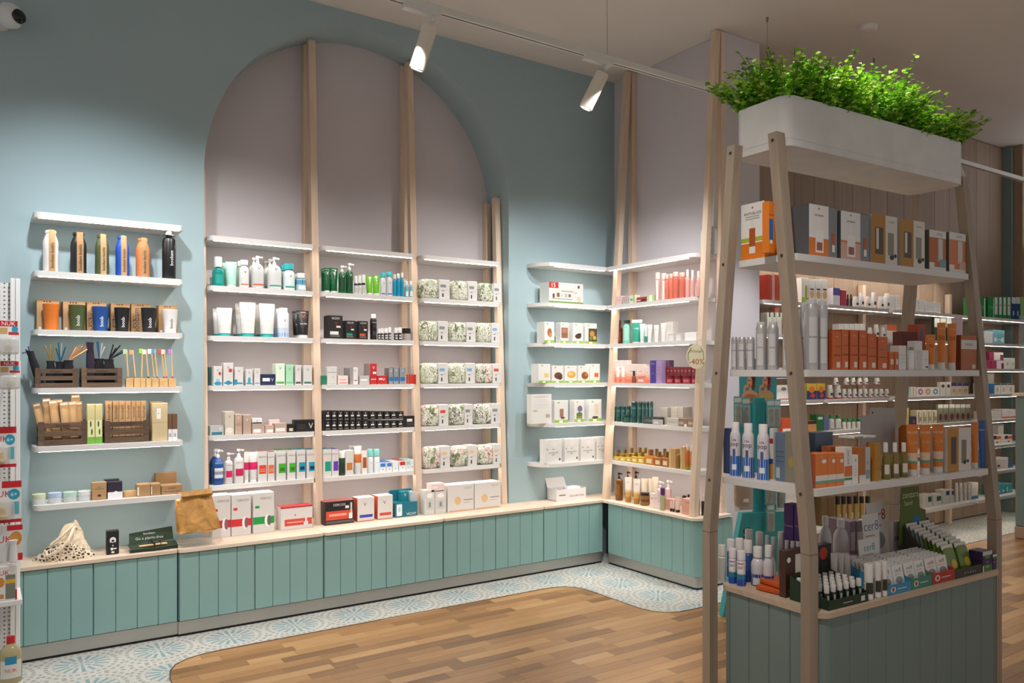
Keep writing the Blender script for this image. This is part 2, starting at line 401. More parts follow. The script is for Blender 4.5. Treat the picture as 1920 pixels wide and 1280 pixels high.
# end-wall cabinet
t = thing('base_cabinet', 'teal boarded cabinet along the end wall under the amber bottles', 'cabinet', (0, 0, 0))
ex0 = 3.93
G().box(ex0 + .03, EX, 3.70, 4.585, .085, WT - .02, TEAL, .002).build('body', t)
g = G(); g.prism(rrect(ex0 + .015, EX, 3.672, 4.56, .03, 4, (1, 0, 0, 0)), .014, .083, ALU); g.build('plinth', t)
g = G(); g.box(ex0 + .03, EX, 3.69, 4.56, 0, .014, DARK, 0); g.build('plinth_shadow_gap', t)  # black slab paints the shadow gap below this plinth
yc = [4.55, 4.391, 4.287, 4.188, 4.089, 3.984, 3.885, 3.78, 3.715]
d = bpy.data.objects.new('door', None); COL.objects.link(d); d.parent = t
for a, b in zip(yc, yc[1:]):
    G().box(ex0, ex0 + .018, b + .0009, a - .0009, .087, .087 + BH, TEAL, .0028).build('board', d)
g = G(); q = [(ex0 + .055 - .055 * math.cos(R(i * 15)), 3.715 - .055 * math.sin(R(i * 15))) for i in range(7)]
g.prism(q[::-1] + [(ex0 + .03, 3.715), (ex0 + .03, 3.70), (ex0 + .055, 3.69)][:1], .087, .087 + BH, TEAL); g.build('corner_board', t)
for i in range(3): G().box(ex0 + .058 + i * .1, ex0 + .157 + i * .1, 3.66, 3.678, .087, .087 + BH, TEAL, .0028).build('board', t)
worktop('pale oak worktop with rounded corner along the end wall', rrect(3.912, EX, 3.648, 4.592, .06, 6, (1, 0, 0, 0)))

# ------------------------------------------------------------------ shelves and posts
ORD = ['topmost', 'second', 'third', 'fourth', 'fifth', 'sixth', 'seventh', 'lowest']
TH = .027
def shelf(label, poly, z, leds=(), group=None, m=WHITE, lm=LED):
    t = thing('wall_shelf', label, 'shelf', (0, 0, 0), 0, group)
    G().prism(poly, z - TH, z, m).build('board', t)
    for a, b in leds: G().bar((a[0], a[1], z - TH - .0005), (b[0], b[1], z - TH - .0005), .009, .003, lm).build('led_strip', t)
    return t
for i, z in enumerate(LV):
    y0 = 4.64
    shelf(f'white shelf on the blue wall at far left, {ORD[i]} of six', rrect(.217, .93, y0, WY, .035, 5, (1, 1, 0, 0)), z, [((.24, y0 + .025), (.91, y0 + .025))], 'shelves on the blue wall at far left')
    yn = 4.865
    for (x0, x1, nm) in ((AX0 + .032, 1.765, 'left'), (1.815, 2.475, 'middle'), (2.525, 3.178, 'right')):
        shelf(f'white shelf in the {nm} bay of the arch, {ORD[i]} of six', rrect(x0, x1, yn, NY, .035, 5, (1, 1, 0, 0)), z, [((x0 + .03, yn + .025), (x1 - .02, yn + .025))], f'shelves in the {nm} bay of the arch')
    yr, xe = 4.655, 4.02
    shelf(f'white shelf on the blue wall beside the corner, {ORD[i]} of six', [(3.40, WY)] + [(3.40 + .0, 4.80), (3.425, 4.73), (3.47, 4.675), (3.53, yr), (4.005, yr), (4.005, WY)], z, [((3.53, yr + .025), (4.0, yr + .025))], 'shelves between arch and corner')
    shelf(f'white shelf on the end wall, {ORD[i]} of six', [(4.008, WY), (4.008, 3.80)] + [(4.008 + .04 - .04 * math.cos(R(k * 18)), 3.79 - .04 * math.sin(R(k * 18))) for k in range(6)] + [(EX, 3.75), (EX, WY)], z, [((4.033, 4.65), (4.033, 3.83))], 'shelves on the end wall')
PWD = .045
def post(label, p, q, tip=0):
    g = G(); g.bar(p, q, PWD, PWD, OAKV, (0, 1, 0) if abs(p[1] - q[1]) < abs(p[0] - q[0]) else (1, 0, 0))
    return tag(g.build('shelf_post'), label, 'post')
def arch_z(x, m=.01):
    return ACZ + math.sqrt(max(AR * AR - (x - ACX) ** 2, 0.0001)) - m
for x, nm in ((AX0 + .006, 'at the left edge of the arch'), (1.79, 'between left and middle bays'), (2.50, 'between middle and right bays'), (3.203, 'at the right edge of the arch')):
    zt = min(arch_z(max(x - .023, AX0 + .001)), arch_z(x + .023))
    yb = 4.885; yt = 5.03; k = (zt - WT) / (3.68 - WT); yt = yb + (yt - yb) * k
    post(f'pale wooden front post leaning back, {nm}', (x, yb, WT), (x, yt, zt))
    post(f'pale wooden upright rear post {nm}', (x - .0, NY - .026, WT), (x - .0, NY - .026, zt - .02 * (x > 3)))
for y, nm in ((4.62, 'in the room corner'), (3.725, 'at the open end of the end wall')):
    post(f'pale leaning front post, {nm}', (3.972, y, WT), (4.19, y, CZ - .005))
    post(f'pale upright rear post, {nm}', (EX - .024, y - (.0 if y > 4 else -.0), WT), (EX - .024, y, CZ - .005))

# shelves of the wood-panelled wall
WL = [1.975, 1.73, 1.485, 1.24, .995, .75, .50, .25]
shelf('long white lit shelf added out of view above all others on the wood-panelled wall', rrect(4.66, 7.70, 3.70, BY, .03, 3, (1, 1, 0, 0)), 2.335, [((4.7, 3.74), (7.6, 3.74)), ((4.7, 3.86), (7.6, 3.86))])  # shelf added behind the island so its strips light the wall
for i, z in enumerate(WL):
    for k, (x0, x1, nm) in enumerate(((4.66, 5.40, 'nearest the pier'), (5.42, 6.28, 'behind the shelf island'), (6.32, 7.70, 'right of the island shelves'), (7.75, 8.82, 'beside the window'))):
        if (k < 3 and i in (6,)): continue
        shelf(f'white lit shelf on the wood-panelled wall {nm}, {ORD[i]}', rrect(x0, x1, 3.70, BY, .03, 3, (1, 1, 0, 0)), z, [((x0 + .03, 3.714), (x1 - .03, 3.714))], 'shelves on the wood-panelled wall', lm=LED_DIM)
for x in (5.41, 6.30, 7.725): post(f'pale wooden post before the panelled wall, {["nearest the pier", "second from the pier", "beside the window shelves"][[5.41, 6.30, 7.725].index(x)]}', (x, BY - .03, 0), (x, BY - .03, 2.2))

# ------------------------------------------------------------------ track, lamps, wires, detector, camera
tr = thing('lighting_track', 'long white track with slot hung below the ceiling', 'track', (0, TRACK_Y, TRACK_Z))
G().box(-1.2, 9.3, -.018, .018, 0, .034, WHITE, .002).build('rail', tr)
G().box(-1.2, 9.3, -.004, .004, -.0006, .002, mat('#2a2624', .6), 0).build('slot', tr)
def wire(x):
    g = G(); g.tube([(x, TRACK_Y, TRACK_Z + .034), (x, TRACK_Y, CZ)], .0012, mat('#6d655e', .5), 5); g.lathe([(.007, CZ - .03), (.009, CZ)], mat('#8b837b', .5), 8, cx=x, cy=TRACK_Y)
    return g
for x, lab in ((2.93, 'thin suspension wire above the second track lamp'), (4.32, 'thin suspension wire above the planter, left one'), (5.55, 'thin suspension wire rising behind the planter, right one')): tag(wire(x).build('suspension_wire'), lab, 'wire')
def head(x, label, tilt, yaw):
    t = thing('track_lamp', label, 'lamp', (x, TRACK_Y, TRACK_Z))
    G().box(-.14, .06, -.02, .02, -.022, .004, WHITE, .002).build('adapter', t)
    g = G(); g.lathe([(.011, -.05), (.011, -.022)], WHITE, 12, cx=.02); g.build('swivel', t)
    c = bpy.data.objects.new('cylinder_shade', G().lathe([(.034, -.25), (.0375, -.245), (.0375, -.042), (.034, -.036)], mat('#e6dccf', .5), 24).mesh('cylinder_shade')); COL.objects.link(c); c.parent = t
    c.location = (.02, 0, -.03); c.rotation_euler = (tilt, yaw, 0)
    l = G().lathe([(.028, -.2515), (.028, -.2502)], mat('#fff1dc', .4, emis=4), 20).build('lens', c)
    return t
head(1.80, 'white cylinder spotlight on the track, the left one', R(22), R(10))
head(2.90, 'white cylinder spotlight on the track, the right one', R(22), R(18))
head(6.72, 'white spotlight on the track beyond the planter', R(-25), R(20))
x, t_ = on_y(1628, 2.9); tdepth = (CZ - EYE) * F_PX / (HORIZON - 50); dx, dy, a = ray(1628)
sd = thing('smoke_detector', 'round white detector disc on the ceiling', 'detector', (dx * tdepth, dy * tdepth, CZ))
G().lathe([(.045, -.03), (.055, -.022), (.062, -.006), (.062, 0)], WHITE, 28).build('body', sd); G().lathe([(.02, -.034), (.03, -.0295)], mat('#d8d0c8', .5), 20).build('sensor', sd)
cc = thing('security_camera', 'white dome security camera high on the blue wall', 'camera', (.075, WY, 3.27))
G().lathe([(.055, 0), (.055, .05), (.05, .06)], WHITE, 24).mesh('mount')
o = link('mount', G().lathe([(.058, 0), (.058, .05), (.05, .065)], WHITE, 24).mesh('mount'), cc, (0, 0, 0), (R(90), 0, 0))
o = link('housing', G().lathe([(.012, -.062), (.04, -.05), (.058, -.02), (.062, .0), (.058, .025), (.04, .05), (.012, .06)], mat('#dfe0e0', .4), 24).mesh('housing'), cc, (.045, -.11, -.01))
l = link('lens_cap', G().lathe([(.036, 0), (.034, .016), (.026, .024), (.006, .03)], mat('#101214', .15), 24).mesh('lens_cap'), cc, (.078, -.146, -.02), (R(80), 0, R(38)))
# ================================================================== shelf island (turned slightly against the room)
IB = R(-1.9); IYAW = R(58.0)
def isl(u, v): return (u * math.cos(IB) - v * math.sin(IB), u * math.sin(IB) + v * math.cos(IB))
IW = .59; IZ = [1.893, 1.46, 1.026]
IU0 = 2.43
it = thing('display_island', 'tall island with leaning greyed oak legs, white shelves and shade-greyed teal boarded base', 'display stand', (0, 0, 0), IB)
b0, b1, b2, b3 = 2.43, 3.64, 1.80, 2.28
base = bpy.data.objects.new('base', None); COL.objects.link(base); base.parent = it
G().prism(rrect(b0 + .02, b1 - .02, b2 + .02, b3 - .02, .03), 0, IW - .02, DTEAL).build('carcass', base)
G().prism(rrect(b0 - .008, b1 + .008, b2 - .008, b3 + .008, .045, 6), IW - .02, IW, wood_mat('greyed_oak_top', [(.2, '#b09a84'), (.5, '#c4ae97'), (.8, '#cfbba6')], (2, 30, 30), .5, .2)).build('top', base)
rr = .045
g = G().box(.0009, .1026, 0, .018, 0, IW - .07, DTEAL, .0028).mesh('board')
n = 10; w = (b1 - b0 - 2 * rr) / n
gm = G().box(.0009, w - .0009, 0, .018, 0, IW - .06, DTEAL, .0028).mesh('board')
for i in range(n):
    link('board', gm, base, (b0 + rr + w * i, b2, .04)); link('board', gm, base, (b0 + rr + w * (i + 1), b3, .04), (0, 0, R(180)))
n2 = 4; w2 = (b3 - b2 - 2 * rr) / n2
gm = G().box(.0009, w2 - .0009, 0, .018, 0, IW - .06, DTEAL, .0028).mesh('board')
for i in range(n2):
    link('board', gm, base, (b0, b3 - rr - w2 * i, .04), (0, 0, R(-90))); link('board', gm, base, (b1, b2 + rr + w2 * i, .04), (0, 0, R(90)))
g = G(); q = [(rr - rr * math.cos(R(k * 15)), rr - rr * math.sin(R(k * 15))) for k in range(7)]
q2 = [(rr - (rr - .018) * math.cos(R(k * 15)), rr - (rr - .018) * math.sin(R(k * 15))) for k in range(7)]
g.prism(q + q2[::-1], 0, IW - .06, DTEAL); cm = g.mesh('corner_board')
for (x, y, a) in ((b0, b2, 0), (b1, b2, 90), (b1, b3, 180), (b0, b3, 270)): link('corner_board', cm, base, (x, y, .04), (0, 0, R(a)))
SHF = [(2.43, 3.646, 1.925, 2.205), (2.43, 3.646, 1.878, 2.25), (2.43, 3.646, 1.84, 2.29)]
for (x0, x1, y0, y1), z in zip(SHF, IZ):
    G().prism(rrect(x0, x1, y0, y1, .03, 4), z - .026, z, WHITE).build('shelf', it)
def leg(u0, va, vb, label=None):
    """va: v at the top, vb: v at the knee and below"""
    zt, zk = 2.345, .80; g = G(); w, d = .04, .046
    poly = [(vb - w / 2, 0), (vb + w / 2, 0), (vb + w / 2, zk), (va + w / 2, zt), (va - w / 2, zt), (vb - w / 2, zk)]
    g.prism_yz(poly, u0, u0 + d, ISLEG); o = g.build('leg', it)
    G().prism_yz([(vb - w / 2 - .0004, zk - .001), (vb + w / 2 + .0004, zk - .001), (vb + w / 2 + .0004, zk + .001), (vb - w / 2 - .0004, zk + .001)], u0 - .0004, u0 + d + .0004, mat('#5f5245', .7)).build('joint', o)
    for z in [zt - .03] + [k - .013 for k in IZ]:
        f = (z - zk) / (zt - zk); v = vb + (va - vb) * f; s = -1 if u0 < 3 else 1
        b = link('bolt', G().lathe([(.006, 0), (.006, .002), (.003, .0025)], mat('#5c5650', .35, .8), 10).mesh('bolt'), o, (u0 if s < 0 else u0 + d, v, z), (0, R(90 * s), 0))
for u in (2.383, 3.648): leg(u, 1.985, 1.838); leg(u, 2.185, 2.318)
# planter and artificial foliage
pt = thing('planter', 'long white planter box of bright green foliage on top of the island', 'planter', (*isl(3.037, 2.082), 2.30), IB)
pw, pd, ph, pt_ = .608, .13, .19, .012
o1 = rrect(-pw, pw, -pd, pd, .045, 6); i1 = rrect(-pw + pt_, pw - pt_, -pd + pt_, pd - pt_, .035, 6)
g = G(); PLW = plaster('planter_white', '#d9d7d4', '#e3e1de', .6, 9); n = len(o1)
g.add([(x, y, 0) for x, y in o1] + [(x, y, ph) for x, y in o1] + [(x, y, ph) for x, y in i1] + [(x, y, .03) for x, y in i1],
      [(i, (i + 1) % n, n + (i + 1) % n, n + i) for i in range(n)] + [(n + i, n + (i + 1) % n, 2 * n + (i + 1) % n, 2 * n + i) for i in range(n)] +
      [(2 * n + i, 2 * n + (i + 1) % n, 3 * n + (i + 1) % n, 3 * n + i) for i in range(n)] + [tuple(range(n - 1, -1, -1)), tuple(range(3 * n, 4 * n))], PLW); g.build('box', pt)
g = G(); o2 = rrect(-pw - .0012, pw + .0012, -pd - .0012, pd + .0012, .046, 6); g.prism(o2, .028, .031, PLW); g.build('bead', pt)
G().prism(rrect(-pw + .013, pw - .013, -pd + .013, pd - .013, .03), .03, .15, mat('#2b2419', .9)).build('soil', pt)
def leaf_mat():
    m, nt, b = nodes_of('leaf_green', .32); L = nt.links
    ge = N(nt, 'ShaderNodeNewGeometry'); rp = ramp(nt, [(0, '#437f16'), (.35, '#6cb022'), (.7, '#9fd636'), (1, '#d2ee70')]); L.new(ge.outputs['Random Per Island'], rp.inputs['Fac'])
    L.new(rp.outputs['Color'], b.inputs['Base Color']); b.inputs['Subsurface Weight'].default_value = 0
    tr = N(nt, 'ShaderNodeBsdfTranslucent'); L.new(rp.outputs['Color'], tr.inputs['Color']); mx = N(nt, 'ShaderNodeMixShader'); mx.inputs[0].default_value = .3
    L.new(b.outputs[0], mx.inputs[1]); L.new(tr.outputs[0], mx.inputs[2]); L.new(mx.outputs[0], nt.nodes['Material Output'].inputs['Surface']); return m
LEAF = leaf_mat(); rl = random.Random(11); gl = G(); gs = G(); stem_m = mat('#55702a', .6)
def leaf(p, dr, L_, W_):
    dr = dr.normalized(); s = dr.cross(Vector((rl.uniform(-.5, .5), rl.uniform(-.5, .5), 1))); s.normalize(); nrm = s.cross(dr); p = Vector(p)
    c = [p, p + dr * L_ * .35 + s * W_ * .5 + nrm * .0015, p + dr * L_ * .75 + s * W_ * .42, p + dr * L_ - nrm * .002, p + dr * L_ * .75 - s * W_ * .42, p + dr * L_ * .35 - s * W_ * .5 + nrm * .0015]
    gl.add(c, [(0, 1, 2, 3), (0, 3, 4, 5)], LEAF)
for k in range(620):
    x, y = rl.uniform(-pw, pw), rl.uniform(-pd, pd); ex, ey = x / pw, y / pd
    hh = rl.uniform(.17, .31) * (1 - .32 * abs(ex) ** 3) * (1 - .22 * ey * ey) * (1 + .22 * math.sin(x * 9 + 1) * .5)
    if rl.random() < .06: hh *= 1.3
    lean = Vector((ex * abs(ex) * .085 + rl.uniform(-.045, .045), ey * .075 + rl.uniform(-.045, .045), 0))
    droop = -.09 * max(abs(ex) ** 6, abs(ey) ** 4) * rl.random()
    p0 = Vector((x * .95, y * .9, .15)); pts = []
    for i in range(6):
        f = i / 5; pts.append(p0 + lean * (f ** 1.3) * 1.35 + Vector((0, 0, hh * f - (hh * .35 - droop) * f * f * .35)))
    gs.tube(pts, .0012, stem_m, 4)
    m = rl.randint(14, 18)
    for i in range(m):
        f = .25 + .75 * i / (m - 1); j = min(int(f * 5), 4); p = pts[j].lerp(pts[j + 1], f * 5 - j); a = i * 2.4 + rl.random()
        dr = Vector((math.cos(a), math.sin(a), rl.uniform(-.1, .7))); s = rl.uniform(.8, 1.25) * (1.0 - .35 * max(0, f - .75) * 4 * .6)
        leaf(p, dr, .024 * s, .02 * s)
o = gl.build('foliage', pt); o['kind'] = 'stuff'; o = gs.build('stems', pt); o['kind'] = 'stuff'
# ================================================================== goods: builders
class Row:
    """a run of goods on a shelf: the plane of their fronts (y or x), the shelf level, the crop (x, y, scale) the outlines were read in"""
    def __init__(s, axis, plane, z, crop, where, isl=False): s.axis, s.plane, s.z, s.crop, s.where, s.isl = axis, plane, z, crop, where, isl
    def at(s, px, dy): return (on_y if s.axis == 'y' else on_x)(px, s.plane + dy, IYAW if s.isl else YAW)
    def px(s, x): return s.crop[0] + x / s.crop[2]
    def py(s, y): return s.crop[1] + y / s.crop[2]
    def size(s, x0, x1, yt, rnd=False, dy=0):
        p0, p1 = s.px(x0), s.px(x1); pc = (p0 + p1) / 2
        if rnd:
            c, t = s.at(pc, dy); w = 0
            for k in range(2):
                w = (p1 - p0) * t / F_PX / math.sqrt(1 + ((pc - CX) / F_PX) ** 2); c, t = s.at(pc, dy + w / 2)
        else:
            a, t0 = s.at(p0, dy); b, t1 = s.at(p1, dy); c, w, t = (a + b) / 2, abs(b - a), s.at(pc, dy)[1]
        return c, w, max(zat(s.py(yt), t) - s.z, .008)
    def loc(s, c, off, dz=0):
        """off: distance of the thing's centre behind the front plane"""
        x, y = (c, s.plane + off) if s.axis == 'y' else (s.plane + off, c)
        rz = 0 if s.axis == 'y' else R(-90)
        if s.isl: x, y = isl(x, y); rz += IB
        return (x, y, s.z + dz + .0004), rz
NTH = ['first', 'second', 'third', 'fourth', 'fifth', 'sixth', 'seventh', 'eighth', 'ninth', 'tenth', 'eleventh', 'twelfth', 'thirteenth', 'fourteenth', 'fifteenth']
def side_word(k, n): return '' if n == 1 else ('left one', 'right one')[k] if n == 2 else ('left one', 'middle one', 'right one')[k] if n == 3 else NTH[k] + ' from left'
def put(name, cat, label, parts, loc, rz, group=None, scale=None):
    """parts: [(part name, mesh, index of the parent part or None)]; one part makes one mesh, more make an Empty with children"""
    if len(parts) == 1:
        o = link(name, parts[0][1], None, loc, (0, 0, rz)); return tag(o, label, cat, group)
    t = thing(name, label, cat, loc, rz, group); made = []
    for pn, me, pi in parts: made.append(link(pn, me, t if pi is None else made[pi]))
    return t
def series(row, spans, yt, desc, name, cat, make, d=None, n=1, dy=0, rnd=False, gap=.002, dz=0, turn=0):
    """one kind of goods at one or several outlines (x0, x1[, top]), n deep; make(w, h, d) returns its parts"""
    if not isinstance(spans, list): spans = [spans]
    if rnd and not turn: turn = R(-36) if (row.isl and row.axis == 'y') else R(28) if row.axis == 'x' else 0      # round goods are turned to face the aisle
    grp = f'{desc} {row.where}' if len(spans) * n > 1 else None; out = []
    for k, sp in enumerate(spans):
        c, w, h = row.size(sp[0], sp[1], sp[2] if len(sp) > 2 else yt, rnd, dy)
        if dz: h -= dz
        dd = w if rnd else (d or w * .5); parts = make(w, max(h, .008), dd)
        for j in range(n):
            a = [x for x in (side_word(k, len(spans)), '' if j == 0 else NTH[j] + ' deep') if x]
            lab = desc + (', ' + ' '.join(a) if a else '') + ' ' + row.where
            loc, rz = row.loc(c, dy + dd / 2 + j * (dd + gap), dz); out.append(put(name, cat, lab, parts, loc, rz + turn, grp))
    return out
def printed(g, pr, w, h, y, prefix=None):
    for k, p in enumerate(pr):
        e = y - .0003 - .0001 * k
        if p[0] == 'T':
            _, s, cx, cz, hf, colr = p[:6]; rot = p[6] if len(p) > 6 else 0
            word(g, s, (cx - .5) * w, cz * h, hf * (w if rot else h), mat(colr, .5), e, rot, (w if not rot else h) * .92)
        elif p[0] == 'O':
            _, cx, cz, rx, rz_, colr = p
            g.add([((cx - .5) * w + rx * w * math.cos(a), e, cz * h + rz_ * h * math.sin(a)) for a in [i * math.pi / 8 for i in range(16)]], [tuple(range(16))], mat(colr, .5))
        else:
            x0, z0, x1, z1, colr = p; g.quad(((x0 - .5) * w, e, z0 * h), ((x1 - .5) * w, e, z0 * h), ((x1 - .5) * w, e, z1 * h), ((x0 - .5) * w, e, z1 * h), mat(colr, .5))
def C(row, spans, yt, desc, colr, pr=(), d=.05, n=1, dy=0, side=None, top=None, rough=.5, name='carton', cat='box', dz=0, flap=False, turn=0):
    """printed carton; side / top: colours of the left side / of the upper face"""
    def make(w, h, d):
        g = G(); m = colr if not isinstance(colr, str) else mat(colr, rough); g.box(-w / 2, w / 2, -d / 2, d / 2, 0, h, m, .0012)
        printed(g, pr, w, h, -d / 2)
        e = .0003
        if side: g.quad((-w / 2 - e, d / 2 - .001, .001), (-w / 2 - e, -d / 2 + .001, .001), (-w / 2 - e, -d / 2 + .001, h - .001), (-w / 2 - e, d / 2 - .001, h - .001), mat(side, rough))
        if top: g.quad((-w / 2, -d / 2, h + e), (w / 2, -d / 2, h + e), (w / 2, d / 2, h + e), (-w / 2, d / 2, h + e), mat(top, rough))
        else: g.bar((-w * .5, 0, h), (w * .5, 0, h), .0008, .0006, mat('#8a8580', .6))
        return [('carton', g.mesh(name), None)]
    return series(row, spans, yt, desc, name, cat, make, d, n, dy, dz=dz, turn=turn)
PROF = dict(cyl=[(.93, 0), (1, .02), (1, .84), (.9, .91), (.52, .96), (.42, 1)], flask=[(.95, 0), (1, .02), (1, .70), (.95, .76), (.78, .84), (.64, .90), (.63, .925), (.72, .935), (.72, .99), (.66, 1)],
            aero=[(.96, 0), (1, .015), (1, .9), (.95, .94), (.8, .985), (.76, 1)], jar=[(.95, 0), (1, .05), (1, .9), (.93, 1)], cup=[(.74, 0), (.76, .02), (.985, .95), (1, .96), (1, 1)],
            round=[(.9, 0), (1, .04), (1, .72), (.94, .82), (.72, .91), (.40, .97), (.36, 1)], slim=[(.94, 0), (1, .02), (1, .93), (.8, .97), (.6, 1)], cone=[(1, 0), (1, .02), (.82, .9), (.5, .98), (.45, 1)])
def rad_at(prof, f):
    for (r0, z0), (r1, z1) in zip(prof, prof[1:]):
        if z0 <= f <= z1: return r0 + (r1 - r0) * (f - z0) / max(z1 - z0, 1e-6)
    return prof[-1][0]
def B(row, spans, yt, desc, prof, colr, cap=None, pump=None, bands=(), pr=(), n=1, dy=0, sy=1.0, name='bottle', cat='bottle', rough=.3, seg=18, metal=0, extra=None, alpha=1, neck=None, dz=0):
    """turned bottle. cap: (height share, radius share, colour); pump: colour; bands: (z0, z1, half angle in degrees, colour); pr: ('T', text, z, height, colour, rot)"""
    def make(w, h, d):
        r = w / 2; ch = cap[0] * h if cap else 0; ph = .22 * h if pump else 0; bh = h - ch - ph; P = PROF[prof]
        g = G(); m = colr if not isinstance(colr, str) else mat(colr, rough, metal, alpha); g.lathe([(a * r, b * bh) for a, b in P], m, seg, sy)
        parts = [('body', g.mesh('body'), None)]
        if bands or pr:
            for (z0, z1, ha, c_) in bands:
                g = G()
                zz = sorted(set([z0, z1] + [b for a, b in P if z0 < b < z1])); g.lathe([(rad_at(P, z) * r + .0004, z * bh) for z in zz], mat(c_, .45), 14, sy, a0=R(-ha), a1=R(ha)); parts.append(('label_band', g.mesh('label_band'), None))
            for p in pr:
                g = G(); _, s_, z, hf, c_ = p[:5]; rot = p[5] if len(p) > 5 else 0; rr_ = rad_at(P, z) * r + .0008
                word(g, s_, p[6] * r if len(p) > 6 else 0, z * bh, hf * bh, mat(c_, .5), -rr_, rot, (bh * .8) if rot else r * 1.7, rr_); parts.append(('lettering', g.mesh('lettering'), None))
        if cap:
            g = G(); cr = cap[1] * r; c_ = mat(cap[2], .35, *( [1] if len(cap) > 3 else [0])); g.lathe([(cr, bh - .0006), (cr, bh + ch * .93), (cr * .93, bh + ch)], c_, seg, sy); parts.append(('cap', g.mesh('cap'), None))
        if pump:
            g = G(); m2 = mat(pump, .35); k = min(r, .02); g.lathe([(k * .52, bh - .001), (k * .52, bh + ph * .3), (k * .22, bh + ph * .36), (k * .22, bh + ph * .72)], m2, 12)
            g.lathe([(k * .5, bh + ph * .68), (k * .55, bh + ph * .72), (k * .5, bh + ph)], m2, 12); g.bar((0, 0, bh + ph * .88), (k * 1.5, -k * .35, bh + ph * .80), k * .42, ph * .2, m2); parts.append(('pump', g.mesh('pump'), None))
        if extra: parts += extra(r, bh, h)
        return parts
    return series(row, spans, yt, desc, name, cat, make, None, n, dy, True, dz=dz)
def T(row, spans, yt, desc, colr, capc='#f0efed', bands=(), pr=(), n=1, dy=0, cap=.13, cr=.78, name='squeeze_tube', cat='tube', rough=.35, taper=1.0):
    """squeeze tube standing on its cap; bands: (f0, f1, colour) round the body; pr: ('T', text, f, height, colour, rot)"""
    def make(w, h, d):
        hw = w / 2; r0 = hw * cr; hc = h * cap; bh = h - hc
        ab = lambda f: (r0 + (hw - r0) * f, max(r0 * (1 - f ** 1.6), .0016))
        fs = sorted(set([0, .12, .3, .5, .7, .86, .955, 1] + [b for q in bands for b in q[:2]]))
        g = G(); seg = 14; rings = [[(a * math.sin(2 * math.pi * i / seg), -b * math.cos(2 * math.pi * i / seg), hc + bh * f) for i in range(seg)] for f in fs for a, b in [ab(f)]]
        for j, (f0, f1) in enumerate(zip(fs, fs[1:])):
            c_ = colr
            for b0, b1, bc in bands:
                if b0 <= (f0 + f1) / 2 <= b1: c_ = bc
            g.add(rings[j] + rings[j + 1], [(i, (i + 1) % seg, seg + (i + 1) % seg, seg + i) for i in range(seg)] + ([tuple(range(seg, 2 * seg))] if f1 == 1 else []), mat(c_, rough))
        parts = [('body', g.mesh('body'), None)]
        if pr:
            for p in pr:
                g = G(); _, s_, f, hf, c_ = p[:5]; rot = p[5] if len(p) > 5 else 0
                def pl(x, z):
                    a, b = ab(min(max((z - hc) / bh, 0), 1)); q = max(1 - (x / a) ** 2, 0); return (x, -b * math.sqrt(q) - .0007, z)
                word(g, s_, 0, hc + bh * f, hf * h, mat(c_, .5), 0, rot, (bh * .8) if rot else w * .8, place=pl); parts.append(('lettering', g.mesh('lettering'), None))
        g = G(); g.lathe([(r0 * .93, 0), (r0 * .97, .002), (r0 * .9, hc)], mat(capc, .4), 16); parts.append(('cap', g.mesh('cap'), None))
        return parts
    return series(row, spans, yt, desc, name, cat, make, None, n, dy, True)
W_ = '#d8d5d2'
# ================================================================== goods on the blue wall at far left
A1, A2, A3 = (0, 370, 4), (0, 640, 4), (0, 860, 3.048)
YL = 4.665
r = Row('y', YL + .03, LV[1], A1, 'on second shelf, far left')
def strip(w_=.42, x=.12):
    def f(rad, bh, h):
        g = G(); hw = rad * w_; x0 = rad * x; yb = -rad * 1.0
        pts = [(-rad * 1.0, .004), (-rad * 1.0, bh * .72), (-rad * .8, bh * .85), (-rad * .76, bh + .002), (rad * .5, bh + .0025)]
        nc = 6; xs = [x0 - hw + 2 * hw * i / nc for i in range(nc + 1)]; vs = []
        for k, (y, z) in enumerate(pts):
            rr_ = -y
            for xq in xs: vs.append((xq, -math.sqrt(max(rr_ * rr_ - xq * xq, 0)) - .0014 if k < 4 else y, z))
        n = len(pts); g.add(vs, [(j * (nc + 1) + i, j * (nc + 1) + i + 1, (j + 1) * (nc + 1) + i + 1, (j + 1) * (nc + 1) + i) for j in range(n - 1) for i in range(nc)], KRAFT)
        parts = [('paper_strip', g.mesh('paper_strip'), None)]
        g = G(); word(g, 'boobam bottle', x0, bh * .40, rad * .42, mat('#241a12', .7), -rad - .0026 + (rad - math.sqrt(rad * rad - x0 * x0)), 90, bh * .62); parts.append(('lettering', g.mesh('lettering'), None))
        return parts
    return f
for x0, x1, yt, c, nm in ((320, 440, 250, '#eae6e2', 'white'), (528, 650, 268, '#1d1d1f', 'black'), (712, 818, 282, '#4b5634', 'olive green'), (865, 970, 294, '#1a4fb4', 'blue'), (1018, 1122, 310, '#d9804a', 'orange')):
    B(r, (x0, x1), yt, f'{nm} milk-bottle flask with kraft paper strip', 'flask', c, extra=strip(), name='drinking_flask', cat='flask', rough=.4, seg=24)
def ringcap(rad, bh, h):
    g = G(); g.lathe([(rad * .62, bh - .002), (rad * .78, bh), (rad * .78, bh + .03), (rad * .7, bh + .034)], STEEL, 24); parts = [('steel_cap', g.mesh('steel_cap'), None)]
    g = G(); g.tube([(rad * .84 * math.cos(a), -rad * .45 - .002 - .35 * rad * math.sin(a), bh + .016 - rad * .55 * math.sin(a)) for a in [R(i * 15) for i in range(13)]], .0022, STEEL, 6); parts.append(('carry_loop', g.mesh('carry_loop'), None)); return parts
B(r, (1215, 1320), 285, 'tall black flask with steel loop cap', 'cyl', '#17181a', extra=ringcap, pr=[('T', 'boobam', .48, .07, '#f4f4f2', 90, .2)], name='drinking_flask', cat='flask', rough=.35, seg=24)
r = Row('y', YL + .02, LV[2], A1, 'on third shelf, far left')
